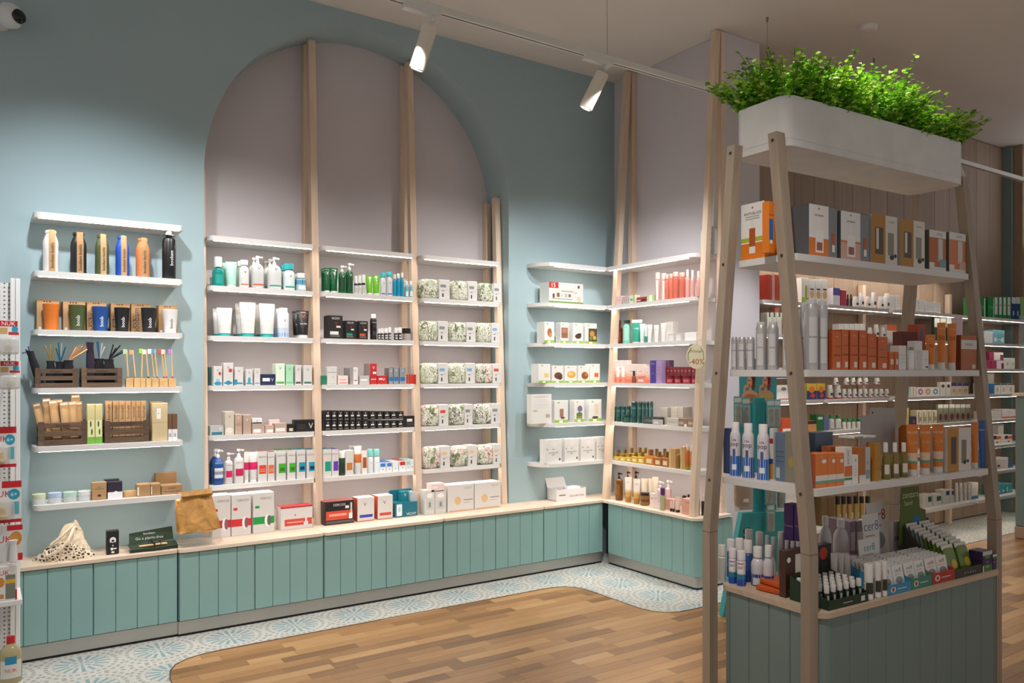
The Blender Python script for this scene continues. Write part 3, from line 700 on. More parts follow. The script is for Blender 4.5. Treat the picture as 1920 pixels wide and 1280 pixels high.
for k, (b0, b1, bt, x0, x1, yt, c, nm) in enumerate(((275, 445, 770, 318, 450, 800, '#e07a2c', 'orange'), (472, 640, 780, 512, 645, 808, '#4b5a35', 'olive green'), (652, 800, 785, 690, 820, 820, '#1f4f96', 'blue'),
        (832, 975, 795, 855, 975, 828, '#1c1c1e', 'black'), (985, 1130, 800, 1055, 1175, 830, '#222224', 'second black'), (1190, 1330, 810, 1215, 1335, 842, '#ece9e6', 'white'))):
    pr = [('T', 'boobam', .25, .42, .30, '#2b1f16', 90), ('T', 'BAMBOO', .12, .42, .14, '#2b1f16', 90), (.3, .93, .36, .97, '#2b1f16'), (.42, .93, .47, .97, '#2b1f16'), (.55, .93, .62, .97, '#2b1f16')] if k in (2, 3, 4) else [(.3, .93, .36, .97, '#2b1f16'), (.42, .93, .47, .97, '#2b1f16'), (.55, .93, .62, .97, '#2b1f16'), (.08, .04, .2, .12, '#e8e0d4')]
    C(r, (b0, b1), bt, f'kraft cup box behind the {nm} cup', KRAFT, pr, d=.085, dy=.09, name='cup_box')
    B(r, (x0, x1), yt, f'{nm} bamboo cup', 'cup', c, pr=[] if k == 0 else [('T', 'boobam', .5, .13, '#f4f2ee' if k < 5 else '#55504c', 90, 0)], name='travel_cup', cat='cup', rough=.5, seg=26)
# crates ---------------------------------------------------------------
def crate(row, x0, x1, yt, label, d=.1):
    c, w, h = row.size(x0, x1, yt); loc, rz = row.loc(c, d / 2); t = thing('slatted_crate', label, 'crate', loc, rz, 'slatted wooden crates')
    pw_ = w * .13; g = G()
    for sx in (-1, 1):
        for sy in (-1, 1):
            a = sx * (w / 2 - pw_ / 2); b = sy * (d / 2 - .006); link('corner_post', G().box(a - pw_ / 2, a + pw_ / 2, b - .005, b + .005, 0, h, CRATE, .001).mesh('corner_post'), t)
    for k in range(3):
        z = h * (.02 + .355 * k); hh = h * .22
        for sy in (-1, 1):
            b = sy * (d / 2 - .0005 - .002); s = link('slat', G().box(-w / 2 + (pw_ * .9 if sy < 0 else 0), w / 2 - (pw_ * .9 if sy < 0 else 0), b - .003, b + .003, z, z + hh, CRATE, .001).mesh('slat'), t)
            if sy < 0 and k == 2: g2 = G(); word(g2, 'boobam', 0, z + hh / 2, hh * .5, mat('#1c130d', .8), b - .0034); g2.build('lettering', s)
        for sx in (-1, 1): link('slat', G().box(sx * (w / 2 - .003) - .003, sx * (w / 2 - .003) + .003, -d / 2 + .012, d / 2 - .012, z, z + hh, CRATE, .001).mesh('slat'), t)
    G().box(-w / 2 + .007, w / 2 - .007, -d / 2 + .007, d / 2 - .007, .002, .008, CRATE, 0).build('bottom', t)
    return loc, w, h, d
r = Row('y', YL + .015, LV[3], A2, 'on fourth shelf, far left')
cr1 = crate(r, 262, 585, 200, 'dark slatted crate of straw pouches, left one on fourth shelf', .12)
cr2 = crate(r, 612, 918, 198, 'dark slatted crate of straw pouches beside the toothbrushes', .12)
def sack(x0, x1, y0, y1, dy, label, straws=(), lean=0, cloth='#17151a'):
    """drawstring pouch standing in a crate, straws: (x at top, y at top, colour) in crop pixels"""
    p0, p1 = r.px(x0), r.px(x1); a, t = r.at(p0, dy); b, _ = r.at(p1, dy); c = (a + b) / 2; w = b - a; zb = LV[3] + .012; zt = zat(r.py(y0), t); h = zt - zb
    t_ = thing('straw_pouch', label, 'pouch', (c, r.plane + dy, zb), 0, 'black pouches of reusable straws')
    g = G(); q = [(.72, 0), (.9, .06), (.96, .3), (.9, .6), (.7, .85), (.78, .95), (.84, 1.0)]; vs = []; fs = []; n = 14
    for j, (rr, f) in enumerate(q):
        for i in range(n):
            an = 2 * math.pi * i / n; wob = 1 + .08 * math.sin(3 * an + j * 1.3); vs.append((w / 2 * rr * math.sin(an) * wob + lean * f * h, -min(.018, w * .3) * rr * math.cos(an) * wob, h * f))
    for j in range(len(q) - 1):
        for i in range(n): fs.append((j * n + i, j * n + (i + 1) % n, (j + 1) * n + (i + 1) % n, (j + 1) * n + i))
    fs.append(tuple(range((len(q) - 1) * n, len(q) * n))); g.add(vs, fs, mat(cloth, .9)); g.build('cloth', t_)
    for k, (sx, sy_, col_) in enumerate(straws):
        X, tt = r.at(r.px(sx), dy); Z = zat(r.py(sy_), tt); G().tube([(lean * h * .5 + (k - len(straws) / 2) * .004, .002 * (k % 2), h * .5), (lean * h, .003 * (k % 3 - 1), h * .98), (X - c, .004 * (k % 3 - 1), Z - zb)], .0036, mat(col_, .3, .5), 8).build('straw', t_)
    G().lathe([(.004, 0), (.005, .004), (.004, .008)], mat('#d8d6d2', .3), 8, cx=w * .2, cy=-.02).build('toggle', t_)
P_ = '#5b3a72'
sack(270, 345, 72, 195, .04, 'black pouch leaning left with purple straws', [(165, 88, P_), (190, 60, P_), (212, 35, P_)], -.28)
sack(340, 420, 145, 195, .075, 'black pouch with gold straws', [(335, 28, '#b59a5c'), (375, 20, '#c7ad6e'), (410, 32, '#b59a5c')])
sack(405, 500, 150, 195, .06, 'black pouch with teal straws and white brush', [(438, 8, '#2a6f86'), (492, 40, '#2a6f86'), (462, 12, '#d9dadc'), (420, 50, '#2a6f86')])
sack(470, 560, 140, 195, .03, 'black pouch with copper straws fanning right', [(600, 25, '#c08a5e'), (625, 30, '#c9966b'), (650, 42, '#c08a5e'), (655, 60, '#c08a5e'), (575, 40, '#c9966b')])
sack(640, 712, 5, 195, .05, 'tall black and purple pouch in the second crate', [], 0, '#231a2b')
sack(700, 790, 128, 195, .07, 'black pouch with blue and white straws', [(725, 2, '#2f6f9c'), (738, 0, '#2f6f9c'), (768, 12, '#e6e6e6'), (785, 40, '#e6e6e6')])
sack(770, 865, 132, 195, .03, 'black pouch with black straws', [(850, 22, '#26262a'), (870, 48, '#26262a'), (903, 28, '#26262a'), (925, 60, '#3a3a40'), (940, 72, '#26262a')])
stand_x = [(945, 1000), (1006, 1052), (1054, 1092), (1096, 1136), (1140, 1192), (1196, 1260), (1264, 1320)]
C(r, stand_x, 276, 'turned wooden toothbrush stand', LIDW, [], d=.04, dy=.0, name='toothbrush_stand', cat='stand')
def brush(xb, xt, yt, col_, foot, label):
    t_ = thing('toothbrush', label, 'toothbrush', (0, 0, 0), 0, 'bamboo toothbrushes in wooden stands'); X0, t0 = r.at(r.px(xb), .02); X1, _ = r.at(r.px(xt), .02)
    zb = LV[3] + .036; zt = zat(r.py(yt), t0); t_.location = (X0, r.plane + .02, zb); h = zt - zb; dx = X1 - X0
    g = G(); g.tube([(0, 0, 0), (dx * .3, 0, h * .35), (dx * .75, 0, h * .72), (dx, 0, h)], [.0046, .0042, .0028, .0045], LIDW, 8); g.build('handle', t_)
    G().tube([(0, 0, 0), (dx * .15, 0, h * .12)], .005, mat(foot, .5), 8).build('painted_foot', t_)
    g = G(); g.box(dx - .017, dx - .002, -.0055, .0055, h * .85, h, mat(col_, .8), .001); g.build('bristles', t_)
for a in ((962, 948, 60, '#7fd0a0', '#3f9a86', 'mint'), (1018, 995, 65, '#c78b5e', '#c96a45', 'tan'), (1062, 1068, 55, '#86cf3c', '#7fb63c', 'lime green'), (1115, 1095, 62, '#e9e6e0', '#26262a', 'half-hidden white'), (1158, 1135, 58, '#eef2f3', '#8a8a8a', 'white'),
          (1182, 1160, 58, '#3b7fae', '#2f6fb0', 'blue'), (1232, 1212, 60, '#c23b3b', '#b8324a', 'red'), (1252, 1232, 62, '#d8d2c8', '#b0407a', 'off-white'), (1295, 1285, 60, '#9a6ac0', '#8a55ac', 'purple')): brush(*a[:5], f'bamboo toothbrush with {a[5]} bristles, fourth shelf, far left')
r = Row('y', YL + .012, LV[4], A2, 'on fifth shelf, far left')
crate(r, 285, 655, 600, 'dark slatted crate of tilted kraft packs on fifth shelf', .11)
crate(r, 785, 1120, 592, 'dark slatted crate of lettered kraft boxes on fifth shelf', .11)
def pack(xb, xt, w_, yt, dy, k):
    X0, t0 = r.at(r.px(xb), dy); X1, _ = r.at(r.px(xt), dy); zb = LV[4] + .03; zt = zat(r.py(yt), t0); dx = X1 - X0; hw = w_ / 4 * t0 / F_PX / 2
    t_ = thing('toothbrush_pack', f'tilted kraft toothbrush pack in crate, {NTH[k]} from left', 'pack', (X0, r.plane + dy, zb), 0, 'kraft packs in the slatted crate'); h = zt - zb
    L_ = math.hypot(dx, h); an = math.atan2(dx, h)
    o = G().box(-hw, hw, -.006, .006, 0, L_, KRAFT, .001).build('sleeve', t_); o.rotation_euler = (0, an, 0)
    g = G(); g.box(-hw * .8, hw * .8, -.0064, -.0061, L_ * .93, L_ * .97, mat('#ece8e0', .6), 0); g.box(-hw * .55, hw * .55, -.0066, -.0061, L_ * .45, L_ * .85, mat('#c9a172', .7), 0); q = g.build('print', t_); q.rotation_euler = (0, an, 0)
for k, a in enumerate(((335, 270, 50, 462, .03), (372, 345, 52, 425, .05), (430, 395, 55, 440, .035), (470, 440, 50, 432, .06), (500, 478, 56, 455, .03), (560, 540, 52, 450, .035), (575, 565, 60, 395, .07), (600, 590, 45, 450, .05))): pack(*a, k)
C(r, [(655, 712), (714, 768)], 470, 'bamboo-coloured slim box pair with green foot', '#d2c48c', [(.1, .18, .9, .6, '#dfe6a8'), (.0, .0, 1, .17, '#76b043'), ('O', .45, .5, .1, .08, '#3b3a2a'), ('O', .6, .3, .1, .08, '#3b3a2a')], d=.03, n=2)
C(r, [(790, 840), (845, 890), (893, 938), (940, 982), (985, 1018), (1020, 1055), (1058, 1096)], 446, 'upright lettered kraft box', KRAFT, [('T', 'boobam', .5, .72, .55, '#2a2018', 90)], d=.03, dy=.03, dz=.009)
C(r, (1142, 1258), 462, 'tall beige box with white tag', '#c9b68c', [(.28, .58, .55, .86, '#eeeae2'), ('T', 'P', .41, .72, .05, '#444444'), (.0, .49, 1, .495, '#a8966e')], d=.05, dy=.0)
C(r, (1124, 1222), 450, 'tall brown box behind the beige box', '#a9835d', [], d=.03, dy=.06)
C(r, [(1262, 1290), (1292, 1330)], 542, 'small brown box with white foot', '#6f5038', [(0, 0, 1, .42, '#e6e4e2'), ('T', 'a', .5, .2, .12, '#555555')], d=.04)
r = Row('y', YL + .01, LV[5], A2, 'on sixth shelf, far left')
for x0, x1, yt, c, nm in ((238, 345, 1142, '#cfd6ae', 'pale yellow'), (357, 465, 1132, '#b3c6e4', 'pale blue'), (470, 578, 1126, '#b8d6c4', 'pale green'), (582, 685, 1118, '#dfe3e2', 'white')):
    B(r, (x0, x1), yt, f'low glass jar with {nm} lid', 'jar', '#dfe6e6', cap=(.42, 1.0, c), name='glass_jar', cat='jar', rough=.12, alpha=.75, seg=24)
C(r, (690, 800), 1058, 'upright kraft carton with dark nut print', KRAFT, [('T', 'AMLA', .5, .72, .06, '#33271c'), (.2, .62, .8, .64, '#4a3a2a'), ('O', .5, .25, .12, .07, '#3d2b1d')], d=.05)
C(r, (808, 918), 1052, 'dark purple carton with white foot', '#2e2838', [(0, 0, 1, .40, '#efedf0'), ('O', .55, .36, .13, .09, '#ffffff')], d=.04)
C(r, (785, 895), 1034, 'dark purple carton behind the other', '#2e2838', [], d=.04, dy=.05)
B(r, (920, 1040), 1118, 'oval wooden brush block', 'jar', LIDW, name='brush_block', cat='brush', sy=.5, seg=24)
C(r, (1030, 1128), 1072, 'flat kraft box with white end, left one', KRAFT, [(0, .1, .12, .8, '#e8e2d8')], d=.08)
C(r, (1133, 1205), 1068, 'flat kraft box with white end, right one', KRAFT, [(0, .1, .1, .8, '#e8e2d8')], d=.08)
C(r, (1212, 1368), 1078, 'flat kraft box with two lines of lettering', KRAFT, [('T', 'boobam', .5, .68, .16, '#3a2b1e'), ('T', 'Not a plastic item', .5, .34, .16, '#3a2b1e')], d=.09)
C(r, (1168, 1325), 986, 'kraft box standing behind the flat ones', KRAFT, [], d=.05, dy=.11)
# left worktop ---------------------------------------------------------
r = Row('y', 4.63, WT, A3, 'on the left worktop')
c, w, h = r.size(215, 560, 385, dy=.02); loc, rz = r.loc(c, .10)
t = thing('mesh_bag', 'crumpled cream cotton net bag lying on the left worktop', 'bag', loc, rz)
def cotton(name, net):
    m, nt, b = nodes_of(name, .95); L = nt.links; ge = N(nt, 'ShaderNodeNewGeometry'); nz = N(nt, 'ShaderNodeTexNoise'); nz.inputs['Scale'].default_value = 60; L.new(ge.outputs['Position'], nz.inputs['Vector'])
    rp = ramp(nt, [(.3, '#cbb79b'), (.7, '#e9dcc7')]); L.new(nz.outputs['Fac'], rp.inputs['Fac']); L.new(rp.outputs['Color'], b.inputs['Base Color'])
    if net:
        v = N(nt, 'ShaderNodeTexVoronoi'); v.feature = 'DISTANCE_TO_EDGE'; v.inputs['Scale'].default_value = 62; L.new(ge.outputs['Position'], v.inputs['Vector'])
        mt = N(nt, 'ShaderNodeMath', operation='LESS_THAN'); mt.inputs[1].default_value = .16; L.new(v.outputs['Distance'], mt.inputs[0]); L.new(mt.outputs[0], b.inputs['Alpha'])
    return m
COT, NET = cotton('cotton_cloth', False), cotton('cotton_net', True)
def heap(m, hw, hd, hh, seed, nx=26, ny=12, peak=(.15, .1), fold=.16):
    rn = random.Random(seed); ph = [rn.uniform(0, 6.28) for _ in range(8)]; vs = []; fs = []
    for j in range(ny + 1):
        for i in range(nx + 1):
            a = math.pi * 2 * i / nx; f = j / ny; rad = 1 - f; x = hw * rad ** .8 * math.cos(a); y = hd * rad ** .8 * math.sin(a)
            z = hh * (1 - (1 - f) ** 1.7)
            wv = fold * (math.sin(3 * a + ph[0] + 4 * f) + .6 * math.sin(7 * a + ph[1] - 3 * f) + .5 * math.sin(11 * a + ph[2] + 9 * f)); k = 1 + wv * .6 * rad
            vs.append((x * k + peak[0] * hw * f, y * k + peak[1] * hd * f, max(z * (1 + wv * .45), 0)))
    for j in range(ny):
        for i in range(nx): fs.append((j * (nx + 1) + i, j * (nx + 1) + i + 1, (j + 1) * (nx + 1) + i + 1, (j + 1) * (nx + 1) + i))
    return G().add(vs, fs, m)
heap(NET, w / 2, .085, h * .52, 5, 34, 12, (-.1, -.2)).build('net', t); heap(mat('#6f5c45', .95), w * .45, .076, h * .44, 5, 34, 12, (-.1, -.2)).build('lining', t)
o = heap(COT, w * .34, .055, h * .9, 9, 30, 12, (.2, .1), .24).build('gathered_cloth', t); o.location = (w * .06, .01, 0)
g = G(); g.tube([(-w * .36, -.055, h * .30), (-w * .34, -.075, h * .18), (-w * .15, -.085, h * .30), (w * .02, -.07, h * .62), (w * .12, -.03, h * .92)], .008, COT, 8); g.tube([(-w * .28, -.03, h * .45), (-w * .1, -.04, h * .68), (w * .1, -.02, h * .97), (w * .2, .0, h * .8)], .007, COT, 8); g.build('strap', t)
C(r, (610, 680), 412, 'small black carton with white symbols', '#1b1b1d', [('O', .5, .62, .26, .12, '#efefef'), (.25, .52, .75, .66, '#efefef'), ('O', .5, .58, .12, .05, '#1b1b1d'), ('O', .5, .38, .06, .03, '#efefef'), ('O', .42, .24, .12, .06, '#efefef'), (.5, .22, .8, .27, '#efefef'), (.38, .06, .62, .14, '#efefef')], d=.045, dy=.04)
c, w, h = r.size(745, 1020, 418); loc, rz = r.loc(c, .07); GREEN = mat('#2c3d2c', .9)
t = thing('cutlery_roll', 'dark green cloth roll with bamboo cutlery on the left worktop', 'pouch', loc, rz)
g = G(); g.add([(-w * .47, .03, .03), (w * .47, .03, .035), (w * .46, .055, h), (-w * .45, .055, h * .82), (-w * .47, .033, .03), (w * .47, .033, .035), (w * .46, .059, h), (-w * .45, .059, h * .82)], [(0, 1, 2, 3), (7, 6, 5, 4), (3, 2, 6, 7), (0, 3, 7, 4), (1, 5, 6, 2)], GREEN); g.build('back_flap', t)
g = G(); word(g, 'boobam', -.01, h * .78, h * .12, mat('#e9e9e6', .7), .046, 0, w * .5); q = g.build('lettering', t); q.location = (0, -.006, 0); g = G(); word(g, 'Go a plastic-free', -.01, h * .55, h * .14, mat('#e9e9e6', .7), .038, 0, w * .62); q = g.build('lettering', t); q.location = (0, -.006, 0)
g = G(); vs = []; fs = []
for i in range(9):
    x = -w / 2 + w * i / 8; b_ = .006 * math.sin(i * 1.1)
    vs += [(x, -.06 + b_, .002), (x, -.066 + b_, .018), (x, -.03, .026 + b_ * .5), (x, .034, .03)]
for i in range(8):
    for k in range(3): fs.append((i * 4 + k, i * 4 + 4 + k, i * 4 + 5 + k, i * 4 + 1 + k))
g.add(vs, fs, GREEN); g.build('front_fold', t)
for k in range(4): G().tube([(-w * .3, -.045 + k * .008, .028), (w * .28, -.05 + k * .009, .031)], .003, LIDW, 6).build('bamboo_cutlery', t)
g = G(); g.tube([(0, -.064, .02), (.004, -.04, .036), (-.004, -.01, .038), (.002, .035, .05)], .004, mat('#101410', .8), 6); g.tube([(0, -.05, .038), (.03, -.055, .05), (.035, -.05, .03)], .0025, mat('#101410', .8), 6); g.tube([(0, -.05, .038), (-.02, -.05, .06), (-.03, -.05, .04)], .0025, mat('#101410', .8), 6); g.build('tie', t)
# waxed paper bag on an acrylic stand
ACR = mat('#dfe8e8', .08, alpha=.22)
r = Row('y', 4.62, WT, A3, 'on the worktop')
c, w, h = r.size(1040, 1240, 300); loc, rz = r.loc(c, .07)
t = thing('acrylic_stand', 'clear acrylic stand under the brown paper bag', 'stand', loc, rz)
G().box(-w / 2, w / 2, -.07, .05, 0, .004, ACR, .001).build('foot', t); G().box(-w / 2, w / 2, .035, .04, .004, .13, ACR, .001).build('back_plate', t); G().box(-w / 2, w / 2, -.03, .035, .075, .079, ACR, .001).build('ledge', t)
c2, w2, h2 = r.size(1040, 1270, 178, dy=-.01); zb = WT + .082
def bagmat():
    m, nt, b = nodes_of('waxed_brown_paper', .6); L = nt.links; ge = N(nt, 'ShaderNodeNewGeometry'); nz = N(nt, 'ShaderNodeTexNoise'); nz.inputs['Scale'].default_value = 14; nz.inputs['Detail'].default_value = 5; nz.inputs['Distortion'].default_value = 1.2; L.new(ge.outputs['Position'], nz.inputs['Vector'])
    rp = ramp(nt, [(.3, '#96692c'), (.5, '#b3803a'), (.7, '#c4934c')]); L.new(nz.outputs['Fac'], rp.inputs['Fac']); L.new(rp.outputs['Color'], b.inputs['Base Color'])
    bp = N(nt, 'ShaderNodeBump'); bp.inputs['Strength'].default_value = .5; bp.inputs['Distance'].default_value = .01; L.new(nz.outputs['Fac'], bp.inputs['Height']); L.new(bp.outputs[0], b.inputs['Normal']); return m
BAG = bagmat(); hb = WT + h2 - zb
t = thing('paper_bag', 'brown waxed paper lunch bag with folded top, tilted forward', 'bag', (loc[0] + .0, loc[1] - .02, zb), 0)
nx, nz_ = 10, 12; rb = random.Random(4)
def bagpt(u, v, s):
    """u across, v up, s front/back"""
    wd = w2 * (.50 - .06 * v); dd = .05 * (1 - .75 * v) + .004
    x = (u - .5) * 2 * wd + .02 * v * -1; y = -s * dd - .045 * (1 - v) * 1.0 + .02 + .006 * math.sin(u * 9 + v * 7) + .004 * math.sin(u * 21 + v * 13) * (s > 0); z = hb * v * .88 + .012 * math.sin(u * 5 + 1) * (1 - v) + (.03 * (u - .35) * (1 - v))
    return (x, y, z)
g = G()
for s in (1, -1):
    vs = [bagpt(i / nx, j / nz_, s) for j in range(nz_ + 1) for i in range(nx + 1)]
    fs = [(j * (nx + 1) + i, j * (nx + 1) + i + 1, (j + 1) * (nx + 1) + i + 1, (j + 1) * (nx + 1) + i) for j in range(nz_) for i in range(nx)]; g.add(vs, fs if s > 0 else [f[::-1] for f in fs], BAG)
for u in (0, 1):
    vs = [p for j in range(nz_ + 1) for p in (bagpt(u, j / nz_, 1), (bagpt(u, j / nz_, 1)[0] * .9, -.045 * (1 - j / nz_) + .02, bagpt(u, j / nz_, 0)[2]), bagpt(u, j / nz_, -1))]
    g.add(vs, [(j * 3 + k, j * 3 + k + 1, j * 3 + k + 4, j * 3 + k + 3) for j in range(nz_) for k in range(2)], BAG)
g.add([bagpt(0, 0, 1), bagpt(1, 0, 1), bagpt(1, 0, -1), bagpt(0, 0, -1)], [(3, 2, 1, 0)], BAG); g.build('bag_body', t)
wt_ = w2 * .46; g = G()
g.add([(-wt_ - .02, -.012, hb * .80), (wt_ - .02, -.016, hb * .83), (wt_ - .024, -.026, hb * .885), (wt_ - .028, -.012, hb * 1.0), (-wt_ - .012, -.010, hb * .96), (-wt_ - .018, -.024, hb * .85)], [(0, 1, 2, 5), (5, 2, 3, 4)], BAG)
g.add([(-wt_ - .012, -.010, hb * .96), (wt_ - .028, -.012, hb * 1.0), (wt_ - .03, .012, hb * .98), (-wt_ - .01, .014, hb * .94), (wt_ - .02, .016, hb * .83), (-wt_ - .02, .016, hb * .82)], [(0, 1, 2, 3), (3, 2, 4, 5)], BAG); g.build('folded_top', t)
# ================================================================== goods in the arch
B1, B2, C1, C2 = (370, 420, 4), (370, 650, 3.556), (760, 460, 4.572), (760, 660, 4)
YN = 4.895
def V(c='#1f3a34', x=.5, z=.78, h=.12): return ('T', 'V', x, z, h, c)
def lines(c, x0=.15, x1=.85, zs=(.55, .5, .45)): return [(x0, z, x1, z + .012, c) for z in zs]
# left bay -------------------------------------------------------------
r = Row('y', YN, LV[1], B1, 'on second shelf, left arch bay')
B(r, (110, 202), 247, 'teal liquid bottle with frosted cap', 'round', '#138a82', cap=(.34, .66, '#d9e2e0'), bands=[(.15, .6, 40, '#1d9c92')], rough=.15)
T(r, (208, 300), 282, 'mint green tube', '#a9dcc8', '#e8efec', pr=[('T', 'V', .75, .1, '#f4fbf8')], cap=.1, n=2)
B(r, [(312, 388)], 272, 'clear micellar bottle with orange stripe', 'round', '#e3e3e1', cap=(.17, .8, '#f4f4f2'), bands=[(.12, .17, 50, '#d8603a')], pr=[('T', 'V', .68, .12, '#222a2c')], n=2, rough=.2)
B(r, [(402, 500)], 240, 'white pump bottle with orange stripe', 'round', '#d4d6d5', pump='#f3f3f2', bands=[(.12, .18, 55, '#d8603a')], pr=[('T', 'V', .78, .14, '#223330')], n=2, rough=.2)
B(r, [(522, 632)], 250, 'white pump bottle with green stripe', 'round', '#d4d6d5', pump='#f3f3f2', bands=[(.12, .18, 55, '#4a9a86')], pr=[('T', 'V', .78, .14, '#223330')], n=3, rough=.2)
B(r, [(642, 732)], 300, 'clear bottle with turquoise cap', 'round', '#dde9e8', cap=(.2, .82, '#35b3bd'), bands=[(.12, .2, 50, '#4a9a86')], pr=[('T', 'V', .66, .12, '#223330')], n=2, rough=.2)
B(r, [(738, 815)], 370, 'small two-tone blue bottle with white cap', 'cyl', '#9fc6d0', cap=(.26, .8, '#f2f2f0'), bands=[(.5, .84, 180, '#1c7fae'), (.12, .42, 45, '#e3eef0')], n=2, rough=.2)
r = Row('y', YN, LV[2], B1, 'on third shelf, left arch bay')
T(r, (140, 265), 628, 'short white tube with turquoise cap', '#d8d6d3', '#19a7a0', pr=[('T', 'V', .82, .08, '#8fa3a0')], n=2, cap=.1)
T(r, (312, 442), 588, 'large white tube with turquoise cap', '#dad8d5', '#19a7a0', pr=[('T', 'V', .82, .08, '#2b4a46'), ('T', 'PURETE', .42, .03, '#9aa5a3')], n=3, cap=.1)
T(r, (458, 585), 597, 'second large white tube with turquoise cap', '#dad8d5', '#19a7a0', pr=[('T', 'V', .82, .08, '#2b4a46'), ('T', 'PURETE', .42, .03, '#9aa5a3')], n=2, cap=.1)
B(r, (600, 688), 630, 'white thermal water spray fading to blue', 'aero', '#e9ecf0', cap=(.14, .74, '#f4f4f4'), bands=[(.02, .18, 180, '#7f9fd0'), (.18, .38, 180, '#b9cbe6')], pr=[('T', 'V', .66, .1, '#33474c')], n=2, name='spray_can', cat='spray')
T(r, (740, 840), 650, 'black tube with white cap and red V', '#1b1b1d', '#e8e6e4', pr=[('T', 'V', .78, .16, '#c9482f'), ('T', 'VICHY', .93, .05, '#e8e6e4'), ('T', 'HOMME', .45, .05, '#e8e6e4')], n=2, cap=.12)
r = Row('y', YN, LV[3], B1, 'on fourth shelf, left arch bay')
def vbox(x0, x1, yt, desc, c=W_, foot='#2e8fae', extra=(), n=2, d=.035, v='#3a4a4c', **k): C(r, (x0, x1), yt, desc, c, [V(v)] + [(.08, .06, .92, .16, foot)] + list(extra), d=d, n=n, **k)
vbox(122, 186, 1065, 'white carton with blue peak and red dot', extra=[(.2, .02, .8, .2, '#2b86b4'), (.3, .2, .7, .34, '#8ec3da'), ('O', .72, .62, .16, .09, '#d23a3a')])
C(r, (86, 130), 1072, 'dark teal carton behind the white one', '#2c5c5c', [], d=.03, dy=.05)
vbox(196, 268, 1040, 'tall white carton with red dot', extra=[('O', .5, .12, .26, .1, '#2f7fa8'), ('O', .72, .66, .2, .085, '#d23a3a')])
vbox(281, 345, 1072, 'white carton with teal splash', extra=[('O', .12, .18, .22, .16, '#2b8aa0')])
vbox(364, 415, 1088, 'white carton with turquoise flask', extra=[('O', .5, .3, .22, .2, '#2aa3b8')])
vbox(428, 472, 1083, 'slim white carton with grey foot', foot='#8a9ab0')
C(r, (478, 584), 1125, 'low navy carton', '#1f2a4c', [(.1, .35, .62, .65, '#e6e8ee'), ('T', 'V', .8, .5, .3, '#c9d2e8')], d=.05, side='#1a2340')
vbox(588, 656, 1045, 'tall white carton with green foot', foot='#5fa05a', v='#2f4a38', c='#dff0dc')
vbox(665, 720, 1055, 'pale green carton', c='#a9dcb6', foot='#7cc094', v='#4a8a6c')
vbox(735, 779, 1058, 'slim white carton with dark foot', foot='#4a4a4c')
vbox(796, 860, 1060, 'white carton with dark green foot, rightmost', foot='#3f6a5c')
r = Row('y', YN, LV[4], B2, 'on fifth shelf, left arch bay')
C(r, (86, 176), 527, 'low silver carton with blue foot', '#b9bab8', [(.1, .05, .9, .35, '#2f6f86'), ('T', 'V', .75, .68, .3, '#f4f4f4')], d=.06)
C(r, (184, 246), 432, 'tall champagne carton with seal', '#cfc5b6', [V('#7a6a5a'), ('O', .5, .2, .4, .12, '#e8e0d2')], d=.04, n=2)
C(r, (252, 298), 450, 'rose-beige carton', '#bfa594', [V('#f4ece4', .5, .82, .1)] + lines('#8a7464'), d=.035, n=2)
C(r, (305, 360), 455, 'taupe carton', '#b79f8e', [V('#f4ece4', .5, .75, .14)], d=.035, n=2)
C(r, (366, 448), 502, 'low taupe carton with white print', '#b8a294', [(.1, .1, .7, .4, '#efe8e2')], d=.06)
C(r, (366, 432), 478, 'white carton on top of the taupe one', '#eee9e6', [V('#b08a80', .5, .5, .5)], d=.05, dz=.062)
C(r, (452, 510), 526, 'small pinkish carton', '#c9a89c', [(.2, .1, .9, .5, '#efe6e0')], d=.06, top='#e2a2a0')
C(r, (516, 596), 510, 'low beige carton with label', '#bba596', [(.1, .15, .85, .5, '#e9e2da')], d=.06, top='#d8b6ae')
C(r, (478, 550), 486, 'pale pink carton at the back', '#e6c4bf', [(.1, .4, .9, .8, '#f4e6e2')], d=.05, dy=.075)
C(r, (600, 650), 515, 'small black carton with gold print', '#1c1b1b', [(.25, .15, .75, .5, '#cfc8a8')], d=.05)
C(r, (655, 785), 488, 'wide black carton with silver V', '#191919', [V('#d8d8d8', .78, .5, .45)] + lines('#8a8a8a', .1, .5, (.3, .45, .6)), d=.07, top='#2a2a2a')
r = Row('y', YN, LV[5], B2, 'on sixth shelf, left arch bay')
def shampoo(x0, x1, yt, desc, band, body=W_, pump=W_, n=1): B(r, (x0, x1), yt, desc, 'cyl', body, pump=pump, bands=[(.28, .55, 48, band)], pr=[('T', 'DERCOS', .78, .05, '#7a8488')], n=n, rough=.3)
B(r, (98, 176), 686, 'navy blue pump bottle with white label', 'round', '#1d4f92', pump='#efefef', bands=[(.25, .62, 48, '#d9dfea'), (.38, .5, 48, '#8f9cc4')], pr=[('T', 'DERCOS', .8, .05, '#cfd9ea')], n=2, rough=.2)
shampoo(180, 236, 706, 'white pump bottle with pink label, smaller', '#d21f63'); shampoo(241, 310, 680, 'white pump bottle with pink label, larger', '#c81f5c')
T(r, [(310, 345), (338, 405)], 700, 'white tube with pink band', W_, '#eeeeec', bands=[(.35, .62, '#cf2260')], cap=.1)
for x0, x1, yt, nm, bc in ((407, 465, 698, 'red', '#d8492f'), (470, 515, 700, 'orange-red', '#e06a3c')): C(r, (x0, x1), yt, f'white carton with {nm} label', W_, [(.1, .26, .9, .55, bc), ('T', 'DERCOS', .5, .82, .05, '#777777')] + lines('#f6d8cc', .2, .8, (.4, .34)), d=.05, top='#b05a40')
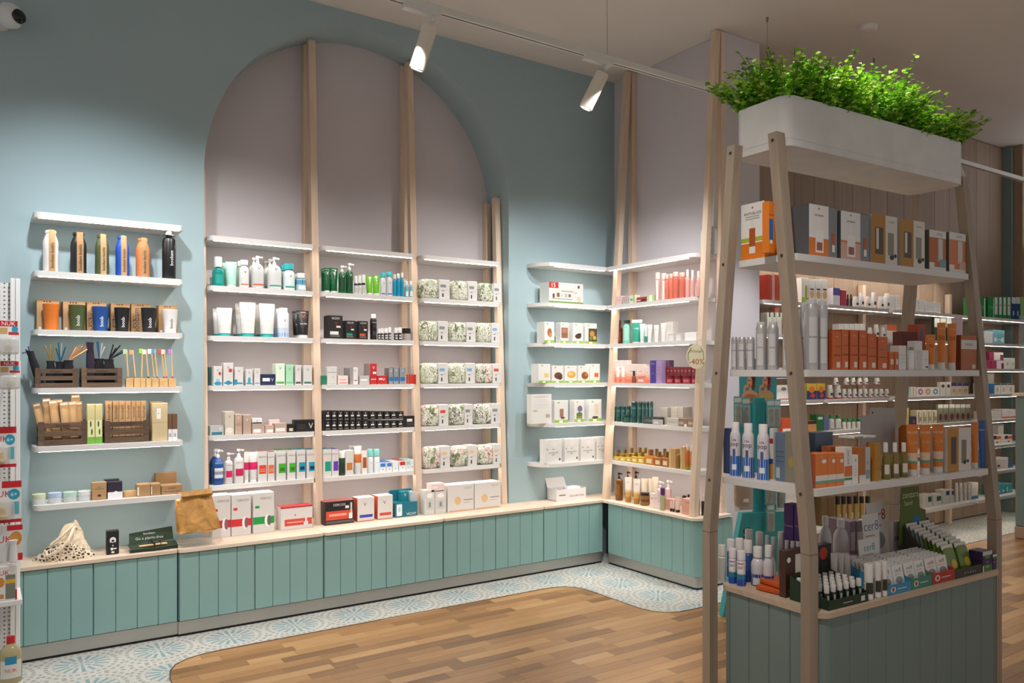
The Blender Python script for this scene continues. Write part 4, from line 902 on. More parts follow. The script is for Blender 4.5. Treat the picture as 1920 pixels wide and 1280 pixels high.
for x0, x1, yt, nm, bc, tc in ((527, 590, 690, 'lime green label, left one', '#43b02a', '#3f7a35'), (600, 655, 688, 'lime green label, right one', '#43b02a', '#3f7a35'), (664, 720, 685, 'blue label, left one', '#1a9cc0', '#1f6f86'), (730, 785, 685, 'blue label, right one', '#1a9cc0', '#1f6f86')):
    C(r, (x0, x1), yt, f'white carton with {nm}', W_, [(.25, .24, .98, .56, bc), (.4, .3, .9, .42, '#16324a' if 'blue' in nm else '#2d7a1c'), ('T', 'DERCOS', .55, .82, .05, '#777777')], d=.05, n=2, top=tc, side='#e6e6e6')
r = Row('y', 4.80, WT, B2, 'on the worktop, left arch bay')
for x0, x1, yt, nm, bc in ((98, 222, 990, 'red band, behind the paper bag', '#c22c36'), (228, 358, 985, 'bright red band', '#d22f36'), (372, 512, 972, 'green band', '#1f9a45')):
    C(r, (x0, x1), yt, f'large white carton with {nm}', W_, [(.0, .22, .58, .40, bc), (.78, .22, 1, .40, bc), ('O', .70, .30, .16, .155, '#f4f2f0'), ('O', .76, .30, .10, .13, '#8d5a60' if 'green' not in nm else '#5d6a5a'), ('T', 'DERCOS', .6, .86, .05, '#888888'), (.1, .62, .3, .68, bc)], d=.10, side='#e9e6e4')
C(r, (556, 768), 1062, 'flat white carton with red band and white bottle', W_, [(0, .93, 1, 1, '#b5353a'), (.12, .16, .98, .45, '#cf4a40'), (.2, .28, .7, .33, '#e9a79c'), (.72, .12, .86, .3, '#dcd9d6'), (.76, .3, .82, .5, '#dcd9d6'), ('O', .45, .62, .02, .035, '#b5353a')], d=.09, top='#a83034', side='#efe6e2')
# middle bay -----------------------------------------------------------
r = Row('y', YN, LV[1], B1, 'on second shelf, middle arch bay')
T(r, [(945, 1000), (985, 1055)], 330, 'dark green tube', '#0f5a33', '#e8ece8', pr=[('T', 'V', .78, .12, '#eaf4ec'), ('T', 'VICHY', .93, .04, '#eaf4ec')] , n=2, cap=.09, rough=.2)
B(r, [(1058, 1112, 312), (1112, 1168, 295)], 300, 'dark green pump bottle', 'cyl', '#135c2f', pump='#eff1ee', bands=[(.2, .7, 40, '#0d4526')], pr=[('T', 'V', .78, .12, '#eaf4ec')], rough=.2)
B(r, [(1175, 1203, 390), (1205, 1230, 385), (1232, 1260, 380)], 380, 'slim white roll-on with dark band', 'slim', '#e4e2df', cap=(.4, .95, '#f3f2f0'), bands=[(.8, .98, 180, '#2a2c2e'), (.1, .6, 40, '#c9c6c2')])
T(r, [(1262, 1318, 392), (1312, 1370, 386)], 388, 'lime green tube', '#6fc21e', '#f0f0ee', pr=[('T', 'V', .8, .12, '#2a4a10')], cap=.12, rough=.2)
B(r, [(1370, 1412, 366), (1414, 1460, 358)], 360, 'white bottle with turquoise cap', 'cyl', '#dfe3e6', cap=(.18, .85, '#25b7c2'), bands=[(.08, .14, 45, '#2f62a8')], pr=[('T', 'V', .66, .1, '#2b3a44')])
B(r, [(1465, 1493, 378), (1492, 1522, 372), (1522, 1550, 365)], 370, 'bright blue bottle with white cap', 'cyl', '#169cc4', cap=(.2, .7, '#e8f0f2'), rough=.2)
B(r, [(1552, 1583, 432), (1585, 1615, 428)], 430, 'short blue-green bottle with pale cap', 'cyl', '#7fb9bd', cap=(.24, .7, '#eef2f2'), bands=[(.1, .5, 45, '#dfecec')], rough=.2)
r = Row('y', YN, LV[2], B1, 'on third shelf, middle arch bay')
for x0, x1, yt, nm, c2 in ((985, 1090, 686, 'large black carton with red V', '#8a1f2a'), (1112, 1186, 724, 'black carton with green label', '#1c8a6c'), (1212, 1280, 727, 'black carton with orange label', '#d2552c')):
    C(r, (x0, x1), yt, nm, '#1d1a1a', [('T', 'VICHY', .5, .88, .09, '#ecebe9'), ('T', 'V', .55, .66, .16, '#a02a30'), (.1, .18, .7, .32, c2 if 'large' not in nm else '#e6e4e2'), (.55, .48, .85, .56, '#e6e2dc')] + lines('#a9a6a3', .12, .8, (.1, .13)), d=.028, n=3, side='#262324')
B(r, (1295, 1346), 676, 'black aerosol with white cap', 'aero', '#1c1a1b', cap=(.16, .74, '#efedeb'), pr=[('T', 'V', .62, .12, '#b02f35'), ('T', 'VICHY', .8, .06, '#eeeeee')], bands=[(.2, .4, 40, '#3a3838')], name='spray_can', cat='spray')
B(r, [(1350, 1374, 785), (1373, 1396, 782), (1398, 1428, 780), (1430, 1452, 775), (1475, 1502, 778), (1503, 1532, 775)], 778, 'small black roll-on with white cap', 'slim', '#232122', cap=(.42, 1.02, '#edebe9'), bands=[(.2, .75, 40, '#e4e2e0'), (.35, .6, 40, '#1d1c1c')], name='roll_on', cat='deodorant')
B(r, (1535, 1600), 782, 'silver jar with black lid', 'jar', '#a8a39f', cap=(.42, 1.02, '#1c1c1c'), name='cream_jar', cat='jar')
r = Row('y', YN, LV[3], B1, 'on fourth shelf, middle arch bay')
C(r, (928, 968), 1136, 'small dark green carton', '#1f7a5c', [], d=.04)
C(r, (974, 1046), 1070, 'white carton with dark line', W_, [V('#9aa3a0', .6, .85, .08), (.05, .68, .95, .70, '#3a4a48'), ('T', 'V', .6, .4, .08, '#3a6a5c'), (.05, .05, .95, .07, '#99aaaa')], d=.06, n=1, side='#dfe4e2')
C(r, (1056, 1131), 1136, 'low pale pink carton', '#efd9d4', [(.1, .12, .9, .22, '#c24a44'), (.1, .45, .8, .6, '#d8b0a8')], d=.06)
C(r, (1146, 1205), 1076, 'white and grey carton with V', '#e3e1df', [(0, 0, .4, 1, '#9a9896'), V('#2b2d2e', .6, .8, .12), (.55, .2, .85, .26, '#b5453c')], d=.035, n=3, side='#8f8c8a')
C(r, (1217, 1291), 1136, 'low silver carton', '#bdbbb9', [(.1, .4, .75, .6, '#f4f4f4'), ('T', 'V', .75, .5, .3, '#f4f4f4')], d=.06)
C(r, (1297, 1346), 1046, 'tall red carton with white V', '#c8242a', [('T', 'V', .5, .8, .14, '#f6f0ee'), (.4, .5, .9, .6, '#f4f0ee'), (.1, .22, .9, .26, '#f0d8d4')], d=.035, n=3, side='#8e8b8a')
C(r, (1350, 1425), 1136, 'low red carton with white V', '#c02a2a', [('T', 'V', .65, .55, .35, '#f6f0ee'), (.15, .5, .5, .7, '#f0e4e0')], d=.06)
for k, (x0, x1, yt) in enumerate(((1437, 1468, 1079), (1473, 1511, 1072), (1517, 1562, 1076))): C(r, (x0, x1), yt, f'grey carton with blue foot, {("left one", "middle one", "right one")[k]}', '#8f9498', [('T', 'V', .5, .8, .12, '#f4f4f4'), (.1, .18, .9, .42, '#2b6fae')], d=.035, n=2, side='#7f7c7a')
B(r, [(1566, 1583), (1585, 1602), (1604, 1621), (1623, 1641)], 1128, 'small red vial', 'slim', '#d43a2c', cap=(.2, 1, '#c02a22'), name='vial', cat='bottle', rough=.2)
r = Row('y', YN, LV[4], B2, 'on fifth shelf, middle arch bay')
cols = [(852, 890), (896, 931), (937, 973), (978, 1013), (1018, 1053), (1058, 1093), (1103, 1141), (1151, 1190), (1199, 1239), (1246, 1286), (1291, 1330), (1338, 1376)]
pr = [('T', 'V', .5, .75, .22, '#cfcac6'), (.18, .42, .72, .58, '#e6e2de'), (.15, .12, .85, .2, '#8a8683')]
C(r, [(a, b, 490) for a, b in cols], 490, 'small black carton, lower', '#1a1919', pr, d=.04, dy=.0)
C(r, [(a, b, 424 + i * .6) for i, (a, b) in enumerate(cols)], 424, 'small black carton, upper', '#1a1919', pr, d=.04, dz=.0605)
C(r, (838, 851), 426, 'black carton edge at far left', '#242222', [], d=.08)
C(r, (1391, 1456), 461, 'single black carton, rightmost', '#1c1b1b', [(.1, .5, .65, .75, '#e6e4e2')] + lines('#b0aeac', .1, .9, (.2, .35)), d=.05)
r = Row('y', YN, LV[5], B2, 'on sixth shelf, middle arch bay')
for x0, x1, nm, bc, tc in ((838, 894, 'emerald', '#159a7c', '#1f6f6a'), (897, 942, 'violet', '#6a35b4', '#5a3a8a')): C(r, (x0, x1), 682, f'white carton with {nm} square', W_, [(.25, .2, .95, .55, bc), ('T', 'DERCOS', .5, .82, .05, '#777777')], d=.05, n=2, top=tc)
B(r, (944, 985), 690, 'dark green bottle with white shoulder', 'slim', '#2f4a35', bands=[(.7, .99, 180, '#eeeeec'), (.1, .5, 40, '#1f3526')])
C(r, (988, 1042), 690, 'white carton with orange square', W_, [(.15, .2, .85, .5, '#cf7a3c')], d=.05)
B(r, (985, 1045), 658, 'white pump bottle behind orange carton', 'cyl', W_, pump=W_, dy=.08)
T(r, (1042, 1098), 660, 'white tube with orange square', W_, W_, bands=[(.35, .68, '#c9702f')], cap=.08)
C(r, (1100, 1132), 690, 'slim white carton with brown square', '#f0e8e2', [(.1, .25, .9, .7, '#a85a34')], d=.05, top='#8a5a3c')
B(r, [(1132, 1172), (1174, 1216)], 682, 'white bottle with aqua cap', 'cyl', '#e8eef0', cap=(.28, .9, '#86d3cc'), pr=[('T', 'V', .62, .1, '#55666a')])
for k, (x0, x1, yt, nm, tc) in enumerate(((1217, 1258, 770, 'blue-topped', '#3a7fd0'), (1262, 1300, 768, 'second blue-topped', '#3a7fd0'), (1304, 1340, 768, 'white-topped', '#eeeeee'), (1346, 1390, 758, 'red-topped', '#c23a30'), (1393, 1419, 756, 'aqua-topped', '#8fd6ce'), (1421, 1444, 752, 'white and aqua-topped', '#d4ece8'))):
    C(r, (x0, x1), yt, f'small {nm} carton lying deep', '#eef0f0', [(.1, .55, .9, .9, tc), ('T', 'V', .5, .3, .2, '#667777')], d=.15, top=tc)
r = Row('y', 4.80, WT, B2, 'on the worktop, middle arch bay')
C(r, (848, 1045), 1028, 'black and red carton with white bottle', '#2a2626', [(.05, .05, .98, .15, '#5f5a58'), (.05, .2, .95, .58, '#cf4a34'), (.15, .36, .75, .46, '#e9a08c'), (.05, .6, .8, .93, '#1c1a1a'), ('T', 'DERCOS', .5, .84, .1, '#dad8d5'), (.7, .66, .82, .78, '#e6e4e2'), (.82, .2, .94, .45, '#f0eeec'), (.87, .45, .93, .9, '#c9c5c2')], d=.09, top='#9a4a40', side='#3a2a28')
for k, (x0, x1, yt, fc) in enumerate(((1068, 1180, 1005, '#3a46a8'), (1203, 1303, 992, '#cf4a34'))): C(r, (x0, x1), yt, f'white and red carton with {("blue", "red")[k]} stripe', W_, [('T', 'V', .45, .72, .15, '#6a2a30'), (.12, .16, .9, .28, fc), (0, 0, 1, .03, '#d04a2a')], d=.09, side='#d2502c', top='#f2efec')
c, w, h = r.size(1320, 1468, 960); loc, rz = r.loc(c, .05)
t = thing('gift_display', 'teal open-front gift box with bottle picture on worktop, middle arch bay', 'box', loc, rz); tm = mat('#1b6f84', .4); g = G()
g.box(-w / 2, w / 2, -.05, .05, 0, h * .55, tm, .001); g.box(-w / 2, w / 2, .04, .05, h * .55, h, tm, .001); printed(g, [(.06, .05, .3, .5, '#e6eef0'), ('T', 'VICHY', .72, .1, .1, '#e6eef0'), ('O', .18, .3, .06, .1, '#b5d6de')], w, h, -.05); g.build('tray', t)
g = G(); g.box(-w * .12, w * .18, -.02, .035, h * .5, h * .95, mat('#1f7f90', .4), .001); word(g, 'V', w * .03, h * .82, h * .12, mat('#e6f4f4', .5), -.0206); g.build('inner_box', t)
G().box(w * .2, w * .47, -.045, .03, h * .55, h * .93, mat('#cfe0e6', .1, alpha=.5), .001).build('clear_cover', t)
# right bay: flowered pouches with card sleeves ---------------------------
def floral(name, acc):
    m, nt, b = nodes_of(name, .6); L = nt.links; tc = N(nt, 'ShaderNodeTexCoord'); oi = N(nt, 'ShaderNodeObjectInfo')
    ad = N(nt, 'ShaderNodeVectorMath', operation='ADD'); L.new(tc.outputs['Object'], ad.inputs[0]); L.new(oi.outputs['Random'], ad.inputs[1])
    nz = N(nt, 'ShaderNodeTexNoise'); nz.inputs['Scale'].default_value = 26; nz.inputs['Distortion'].default_value = 2.5; L.new(ad.outputs[0], nz.inputs['Vector'])
    mp = N(nt, 'ShaderNodeMapping'); mp.inputs['Scale'].default_value = (40, 40, 19); mp.inputs['Rotation'].default_value = (0, R(35), 0); L.new(ad.outputs[0], mp.inputs['Vector'])
    v = N(nt, 'ShaderNodeTexVoronoi'); v.inputs['Scale'].default_value = 1; L.new(mp.outputs[0], v.inputs['Vector'])
    r1 = ramp(nt, [(.0, '#42503a'), (.24, '#76855f'), (.37, '#e4e1d6'), (.49, '#98a481'), (.57, '#eae7de'), (.66, acc), (.75, '#dedbce'), (.84, '#56653f')]); r1.color_ramp.interpolation = 'CONSTANT'
    s = N(nt, 'ShaderNodeSeparateColor'); L.new(v.outputs['Color'], s.inputs[0]); mx = N(nt, 'ShaderNodeMath', operation='MULTIPLY_ADD'); mx.inputs[1].default_value = .55; L.new(s.outputs[0], mx.inputs[0])
    m2 = N(nt, 'ShaderNodeMath', operation='MULTIPLY'); m2.inputs[1].default_value = .6; L.new(nz.outputs['Fac'], m2.inputs[0]); L.new(m2.outputs[0], mx.inputs[2]); L.new(mx.outputs[0], r1.inputs['Fac']); L.new(r1.outputs['Color'], b.inputs['Base Color']); return m
FLOR = {k: floral('leaf_print_' + k, c) for k, c in (('green', '#a9b58c'), ('red', '#d26a60'), ('dark', '#6a5a6a'), ('pink', '#cf9a9c'))}
def puff(w, h, d, m, e=.38):
    g = G(); n, k = 18, 12; vs = []; fs = []
    sp = lambda v: math.copysign(abs(v) ** e, v)
    for j in range(k + 1):
        ph = -math.pi / 2 + math.pi * j / k
        for i in range(n):
            a = 2 * math.pi * i / n; vs.append((w / 2 * sp(math.cos(ph)) * sp(math.cos(a)) * (1 - .04 * math.sin(ph)), d / 2 * sp(math.cos(ph)) * sp(math.sin(a)), h / 2 + h / 2 * sp(math.sin(ph))))
    for j in range(k):
        for i in range(n): fs.append((j * n + i, j * n + (i + 1) % n, (j + 1) * n + (i + 1) % n, (j + 1) * n + i))
    return g.add(vs, fs, m)
def pouch(row, x0, x1, yt, style, mark, label, dy=0, d=.09):
    def make(w, h, d):
        wp = w * .70; g = puff(wp, h * .99, d, FLOR[style], .52); g.v = [(x - w / 2 + wp / 2, y, z) for x, y, z in g.v]; parts = [('fabric_pouch', g.mesh('fabric_pouch'), None)]
        g = G(); a, b = w * .13, w * .5; g.box(a, b, -d / 2 - .002, d / 2 + .002, 0, h * .985, mat('#dcd9d6', .5), .003); y = -d / 2 - .0024
        for (xx, zz, ww, hh, c_) in ((.35, .2, .05, .18, '#243c4a'), (.35, .42, .09, .03, '#243c4a'), (.38, .66, .20, .14, mark), (.66, .5, .16, .012, '#b9b6b4'), (.66, .45, .16, .012, '#b9b6b4')):
            cx = a + (b - a) * xx; g.quad((cx - ww * w / 2, y, (zz - hh / 2) * h), (cx + ww * w / 2, y, (zz - hh / 2) * h), (cx + ww * w / 2, y, (zz + hh / 2) * h), (cx - ww * w / 2, y, (zz + hh / 2) * h), mat(c_, .5))
        parts.append(('card_sleeve', g.mesh('card_sleeve'), None)); return parts
    return series(row, (x0, x1), yt, label, 'gift_pouch', 'pouch', make, d, 1, dy)
SD = ('left', 'middle', 'right')
for z, crop, items, lev in ((LV[1], C1, ((115, 382, 285), (388, 618, 300), (622, 826, 320)), 'second'), (LV[2], C1, ((120, 367, 645), (372, 605, 655), (605, 810, 660)), 'third'), (LV[3], C1, ((125, 367, 1005), (368, 600, 1005), (603, 827, 1010)), 'fourth'),
                            (LV[4], C2, ((115, 326, 392), (326, 506, 388), (510, 716, 385)), 'fifth'), (LV[5], C2, ((125, 337, 706), (340, 540, 698), (540, 722, 690)), 'sixth')):
    r = Row('y', YN - .012, z, crop, f'on {lev} shelf, right arch bay')
    for k, (x0, x1, yt) in enumerate(items):
        st, mk, cn = {'second': ('green', '#8a8d90', 'green-leaf'), 'third': ('green', '#7fb0d8' if k == 2 else '#8a8d90', 'pale green-leaf'), 'fourth': (('green', '#7fb0d8', 'green-leaf') if k < 2 else ('red', '#d2503a', 'red-flower')), 'fifth': (('red', '#d2503a', 'red-flower') if k == 0 else ('dark', '#8a8d90', 'dark-flower')), 'sixth': ('pink', '#e2bf98', 'pink-leaf')}[lev]
        pouch(r, x0 + 14, x1 - 2, yt, st, mk, f'{cn} pouch in white sleeve, {SD[k]} one')
        if lev == 'sixth': pouch(r, x0 + 8, x1, yt + 4, st, mk, f'{cn} pouch in white sleeve, {SD[k]} rear one', .105)
r = Row('y', 4.775, WT, C2, 'on the worktop, right arch bay')
C(r, [(146, 220), (224, 306)], 1035, 'small pale gift box with grey window', '#d6d4d1', [(.15, .2, .85, .6, '#c4c6c6'), (.4, .3, .6, .5, '#8a8a8c'), ('O', .5, .78, .3, .1, '#f8f4f0')], d=.07)
C(r, (195, 292), 985, 'pale pink box on the small gift boxes', '#f0d5d2', [(.05, .4, .5, .7, '#f6ece8')], d=.07, dz=.152)
for k, (x0, x1, yt) in enumerate(((318, 514, 992), (520, 714, 975))): C(r, (x0, x1), yt, f'long white box with golden sun print, {SD[k * 2]} one', '#dcd8d5', [('T', 'VICHY', .78, .86, .08, '#a09a98'), ('O', .38, .4, .12, .16, '#e2b98a'), (.6, .4, .95, .43, '#8a8584'), (.6, .3, .85, .32, '#b9b4b2'), (.05, 0, .95, .05, '#d9b48c')], d=.11)
# beside the corner ------------------------------------------------------
YR = 4.69
r = Row('y', YR, LV[1], C1, 'on second shelf beside the corner')
C(r, (1232, 1525), 322, 'long white diet box with red number', '#d6d5d2', [(0, 0, 1, .1, '#6f8f4a'), (0, .72, .27, 1, '#b8352c'), ('T', '15', .13, .86, .2, '#f6f2ee'), (.1, .25, .16, .45, '#6a4a3a'), (.22, .3, .3, .5, '#8a5a3a'), (.34, .3, .4, .48, '#c9c2b8'), (.45, .3, .52, .48, '#b9b0a4'), (.56, .32, .63, .46, '#7a6a5a'), (.08, .2, .68, .23, '#7f9a5a'), ('O', .86, .84, .03, .08, '#5a3a2c'), (.82, .36, .9, .74, '#f8f6f4'), (.83, .1, .86, .36, '#e2b39a'), (.88, .1, .91, .36, '#e2b39a'), (.72, .52, .82, .57, '#e2b39a'), (.35, .58, .7, .62, '#9ab07a')], d=.12, side='#dfe2df')
r = Row('y', YR, LV[2], C1, 'on third shelf beside the corner')
def food(x0, x1, yt, nm, pic, n=2, tall=False): C(r, (x0, x1), yt, f'white food carton showing {nm}', '#dcdad6', [(0, 0, 1, .13, '#8fb04a'), ('O', .3, .9, .08, .04, '#9ab86a'), (.35, .02, .6, .1, '#f2f2f0')] + pic, d=.03, n=n, side='#e3e4e2')
food(1192, 1278, 655, 'a wafer bar', [('O', .52, .5, .22, .2, '#a8653a'), ('O', .6, .38, .14, .12, '#c98a5a')], 3); food(1330, 1400, 660, 'a brown bar', [(.1, .25, .9, .75, '#96604a'), (.2, .5, .8, .7, '#b07a5c')]); food(1437, 1525, 665, 'a chocolate piece', [('O', .5, .35, .3, .12, '#4a3434'), (.45, .35, .8, .5, '#3a2a2a')]); food(1540, 1642, 668, 'green and gold flakes', [(.3, .12, 1, .75, '#4a3f24'), ('O', .6, .5, .2, .14, '#b98a3c'), ('O', .8, .3, .15, .1, '#c9a050'), ('O', .5, .28, .12, .1, '#7a8a3a')])
r = Row('y', YR, LV[3], C1, 'on fourth shelf beside the corner')
food(1142, 1243, 1015, 'a yellow square', [(.5, .3, .85, .52, '#e2c070')], 3); food(1256, 1356, 1030, 'dark round biscuits', [('O', .55, .42, .35, .2, '#6a4038'), ('O', .7, .32, .2, .14, '#4f302c')], 1); food(1366, 1470, 1030, 'golden snacks', [('O', .55, .48, .36, .2, '#d8a24a'), ('O', .5, .52, .2, .1, '#e8c27a')], 1); food(1480, 1578, 1030, 'brown balls', [('O', .6, .42, .3, .22, '#8a5428'), ('O', .7, .5, .12, .1, '#b07a3c')], 1); food(1582, 1668, 1015, 'an orange square', [(.45, .3, .85, .52, '#e0602c')])
r = Row('y', YR, LV[4], C2, 'on fifth shelf beside the corner')
C(r, (946, 1098), 318, 'large white carton with fine grey print', '#dcdad6', [(.08, .42, .3, .47, '#a8b08a'), (.7, .2, .9, .32, '#b0a58f'), ('O', .5, .93, .4, .04, '#cfc8c4')] + lines('#cfcdca', .15, .85, (.8, .74, .66, .6, .54)), d=.06)
food(1118, 1221, 362, 'a brown shake', [(.38, .25, .66, .62, '#9a7266'), ('O', .6, .22, .16, .05, '#6a4438')]); food(1268, 1342, 358, 'berries in a glass', [(.2, .15, .8, .35, '#8a8a4a'), ('O', .55, .6, .25, .14, '#7a6a86'), ('O', .5, .35, .3, .1, '#5f7a3a')]); food(1376, 1471, 355, 'a beige shake', [(.45, .3, .75, .8, '#d8c4b0'), ('O', .5, .18, .25, .06, '#4a3a30')])
r = Row('y', YR, LV[5], C2, 'on sixth shelf beside the corner')
C(r, [(1050, 1172, 655), (1195, 1299, 648), (1318, 1420, 642), (1436, 1524, 634)], 650, 'white high protein diet carton', '#dad8d4', [('T', 'HIGH PROTEIN', .5, .44, .055, '#2b2b2c'), ('T', 'DIET', .5, .36, .055, '#2b2b2c'), (.1, .55, .14, .62, '#333333'), (.45, .57, .53, .6, '#333333'), (.84, .1, .92, .2, '#2b2b2c'), ('O', .55, .78, .18, .1, '#e0dedb')], d=.07, side='#e9e8e5')
r = Row('y', 4.72, WT, C2, 'on the corner worktop')
c, w, h = r.size(1135, 1355, 1020, dy=.0); loc, rz = r.loc(c, .06); t = thing('counter_tray', 'white open tray box with raised lid on the corner worktop', 'box', loc, rz); wm = mat('#dcdada', .5); g = G()
g.box(-w / 2, w / 2, -.06, -.056, 0, h * .95, wm, .0008); g.box(-w / 2, w / 2, .056, .06, 0, h, wm, .0008); g.box(-w / 2, -w / 2 + .004, -.056, .056, 0, h, wm, .0008); g.box(w / 2 - .004, w / 2, -.056, .056, 0, h, wm, .0008); g.box(-w / 2, w / 2, -.056, .056, 0, .004, wm, 0); printed(g, [('T', 'HIGH PROTEIN', .68, .35, .16, '#444444'), (.08, .45, .3, .52, '#444444')], w, h, -.06); g.build('tray', t)
g = G(); g.add([(-w / 2, .058, h), (w * .15, .058, h), (w * .1, .085, h * 1.95), (-w / 2 - .005, .085, h * 1.95), (-w / 2, .061, h), (w * .15, .061, h), (w * .1, .088, h * 1.95), (-w / 2 - .005, .088, h * 1.95)], [(0, 1, 2, 3), (7, 6, 5, 4), (3, 2, 6, 7), (0, 3, 7, 4), (1, 5, 6, 2)], wm); g.build('lid', t)
g = puff(w * .45, .03, .08, mat('#fafafa', .3)); o = g.build('sachets', t); o.location = (w * .18, 0, h * .75)
# ================================================================== goods on the end wall
D1, D2, D3 = (1110, 440, 4.924), (1110, 650, 3.659), (1110, 880, 8)
XE = 4.035
r = Row('x', XE, LV[0], D1, 'on topmost shelf, end wall')
B(r, (1000, 1160), -85, 'big white rounded bottle with vertical black lettering', 'round', '#e4e2e0', pr=[('T', 'KORA', .55, .14, '#26262a', 90, .35)], sy=.4, dy=.10, name='display_bottle', cat='bottle')
r = Row('x', XE, LV[1], D1, 'on second shelf, end wall')
for x0, x1, yt, nm, c, p in ((222, 272, 566, 'pink carton with grey print', '#dcb9b4', lines('#8a6a68')), (282, 332, 568, 'grey-lilac carton', '#b9a9a8', lines('#6a5a5a')), (342, 398, 558, 'pale green striped carton', '#cfdcc0', [(.7, 0, .9, 1, '#7fae5c'), (.2, .3, .6, .6, '#a58f86')]), (505, 552, 557, 'green and white carton', '#b5d08e', [(.55, 0, 1, 1, '#eef2e6')])): C(r, (x0, x1), yt, nm, c, p, d=.05)
C(r, (412, 500), 575, 'low red and black carton', '#a82a34', [(.5, .2, 1, .6, '#2a2424'), (.05, .3, .4, .5, '#e2c8c4')], d=.05)
B(r, [(584, 632, 350), (640, 690, 358)], 350, 'clear pink lotion bottle with white print', 'slim', '#e0988a', cap=(.24, .9, '#f0c8c0'), bands=[(.05, .95, 25, '#f4dcd4')], rough=.15)
B(r, [(672, 712, 366), (712, 752, 362), (745, 805, 345), (805, 862, 350)], 350, 'coral pink lotion bottle', 'slim', '#d4705c', cap=(.18, .92, '#e8aca0'), rough=.12)
B(r, [(862, 904, 322), (908, 948, 327), (964, 1000, 335)], 325, 'pink spray bottle with white nozzle', 'slim', '#e0a094', cap=(.26, .6, '#f2e6e2'), rough=.12)
r = Row('x', XE, LV[2], D1, 'on third shelf, end wall')
B(r, (226, 285), 790, 'amber bottle with black dropper cap', 'cyl', '#6b3216', cap=(.26, .42, '#1c1614'), bands=[(.15, .7, 35, '#8a4a24')], rough=.15, dy=.05)
B(r, (288, 358), 788, 'mint bottle with black handle cap', 'round', '#7fc4b4', cap=(.12, .85, '#23282a'), bands=[(.15, .75, 45, '#9fd6c8')], rough=.2)
T(r, (362, 470), 784, 'teal tube with white top', '#2f9c86', '#e4e8e4', bands=[(.86, 1, '#e9e6e2')], cap=.06, pr=[('T', 'NUXE', .6, .05, '#e6f2ee')])
T(r, (440, 492), 820, 'pale aqua tube', '#cfe2dc', '#e8ecea', cap=.1); B(r, (484, 512), 830, 'slim teal-footed vial', 'slim', '#cfdcd8', bands=[(0, .35, 180, '#2f8a7c')])
T(r, [(508, 558, 828), (568, 620, 832), (632, 684, 815)], 830, 'silvery white tube', '#dcd9d5', '#e6e4e2', cap=.12, pr=[('T', 'NUXE', .7, .04, '#8a8684')])
C(r, (676, 748), 805, 'clear-fronted white carton', '#dfdcd8', lines('#b5b1ad', .2, .8, (.8, .7, .6)), d=.05, dy=.05)
C(r, [(700, 762), (765, 830)], 912, 'low clear gift carton', '#cbc6c2', [(.2, .1, .8, .8, '#e4e1de')], d=.06); C(r, (856, 962), 900, 'bright white low carton', '#f0efed', lines('#cfcdca', .2, .8, (.6, .4)), d=.06)
r = Row('x', XE, LV[3], D2, 'on fourth shelf, end wall')
def ombre(x0, x1, yt, nm, n=1, d=.05): C(r, (x0, x1), yt, nm, '#ecd9d2', [(0, 0, 1, .2, '#e07a5e'), (0, .2, 1, .35, '#e89c84'), (0, .35, 1, .5, '#ecbca8'), (.3, .6, .7, .63, '#b98a7c')], d=d, n=n)
ombre(152, 238, 93, 'tall pink-shaded gift carton'); T(r, [(166, 192), (200, 230)], 135, 'slim pink-shaded tube', '#f0e4de', '#e88a70', dy=-.018, bands=[(0, .3, '#e8907a')], cap=.08)
ombre(236, 300, 118, 'pink-shaded carton with dropper picture'); ombre(305, 362, 120, 'third pink-shaded carton'); ombre(364, 396, 135, 'slim pink-shaded carton', 1, .03); B(r, (272, 304), 165, 'small amber dropper vial before pink carton', 'cyl', '#8a4a30', cap=(.4, .5, '#241c18'), dy=-.02)
C(r, (312, 358), 198, 'low coral jar carton', '#d98a78', [(.1, .2, .9, .5, '#f0dcd4')], d=.04, dy=-.018)
C(r, (398, 436), 93, 'deep violet carton', '#43318a', [('T', 'NUXE', .5, .85, .05, '#cfc8ea')] + lines('#8a7cc4', .2, .8, (.4, .45)), d=.05, n=2); C(r, (438, 474), 96, 'lilac carton', '#a088b4', lines('#6a5486', .2, .8, (.4, .6, .7)), d=.05); C(r, [(474, 500, 94), (502, 528, 92)], 94, 'dull purple carton at the back', '#6a4a66', [], d=.05, dy=.07)
C(r, [(475, 508), (510, 532), (534, 556), (558, 580), (582, 604), (606, 628), (630, 654), (656, 680), (682, 706)], 138, 'dark red carton', '#7e2430', [(.2, .72, .8, .8, '#b06a6c'), (0, 0, .08, 1, '#5a1822')], d=.04, dy=.045)
B(r, [(512, 562), (567, 616), (622, 680), (684, 722)], 198, 'low dark red jar with lid', 'jar', '#9a3440', cap=(.3, 1.02, '#6a1c28'), name='cream_jar', cat='jar', bands=[(.3, .7, 40, '#b8686c')])
r = Row('x', XE, LV[4], D2, 'on fifth shelf, end wall')
B(r, [(146, 168, 408), (170, 202, 404), (204, 234, 404), (236, 268, 403), (270, 314, 373), (316, 346, 373), (348, 370, 374), (372, 394, 374), (398, 420, 374)], 400, 'dark green tube bottle', 'slim', '#174a46', bands=[(.3, .8, 35, '#1f5c56'), (.82, .95, 180, '#0f3634')], pr=[('T', 'NUXE', .68, .05, '#a9c4be')], rough=.25)
B(r, (218, 268), 468, 'low dark green jar', 'jar', '#1c544c', cap=(.3, 1.03, '#103c38'), dy=-.02, name='cream_jar', cat='jar'); C(r, (352, 462), 480, 'low dark slate carton', '#3a4446', [(.1, .3, .9, .6, '#58666a')], d=.05); C(r, (414, 466), 500, 'small silver carton before slate one', '#b3b0aa', [(.2, .2, .8, .7, '#d8d5d0')], d=.03, dy=-.02)
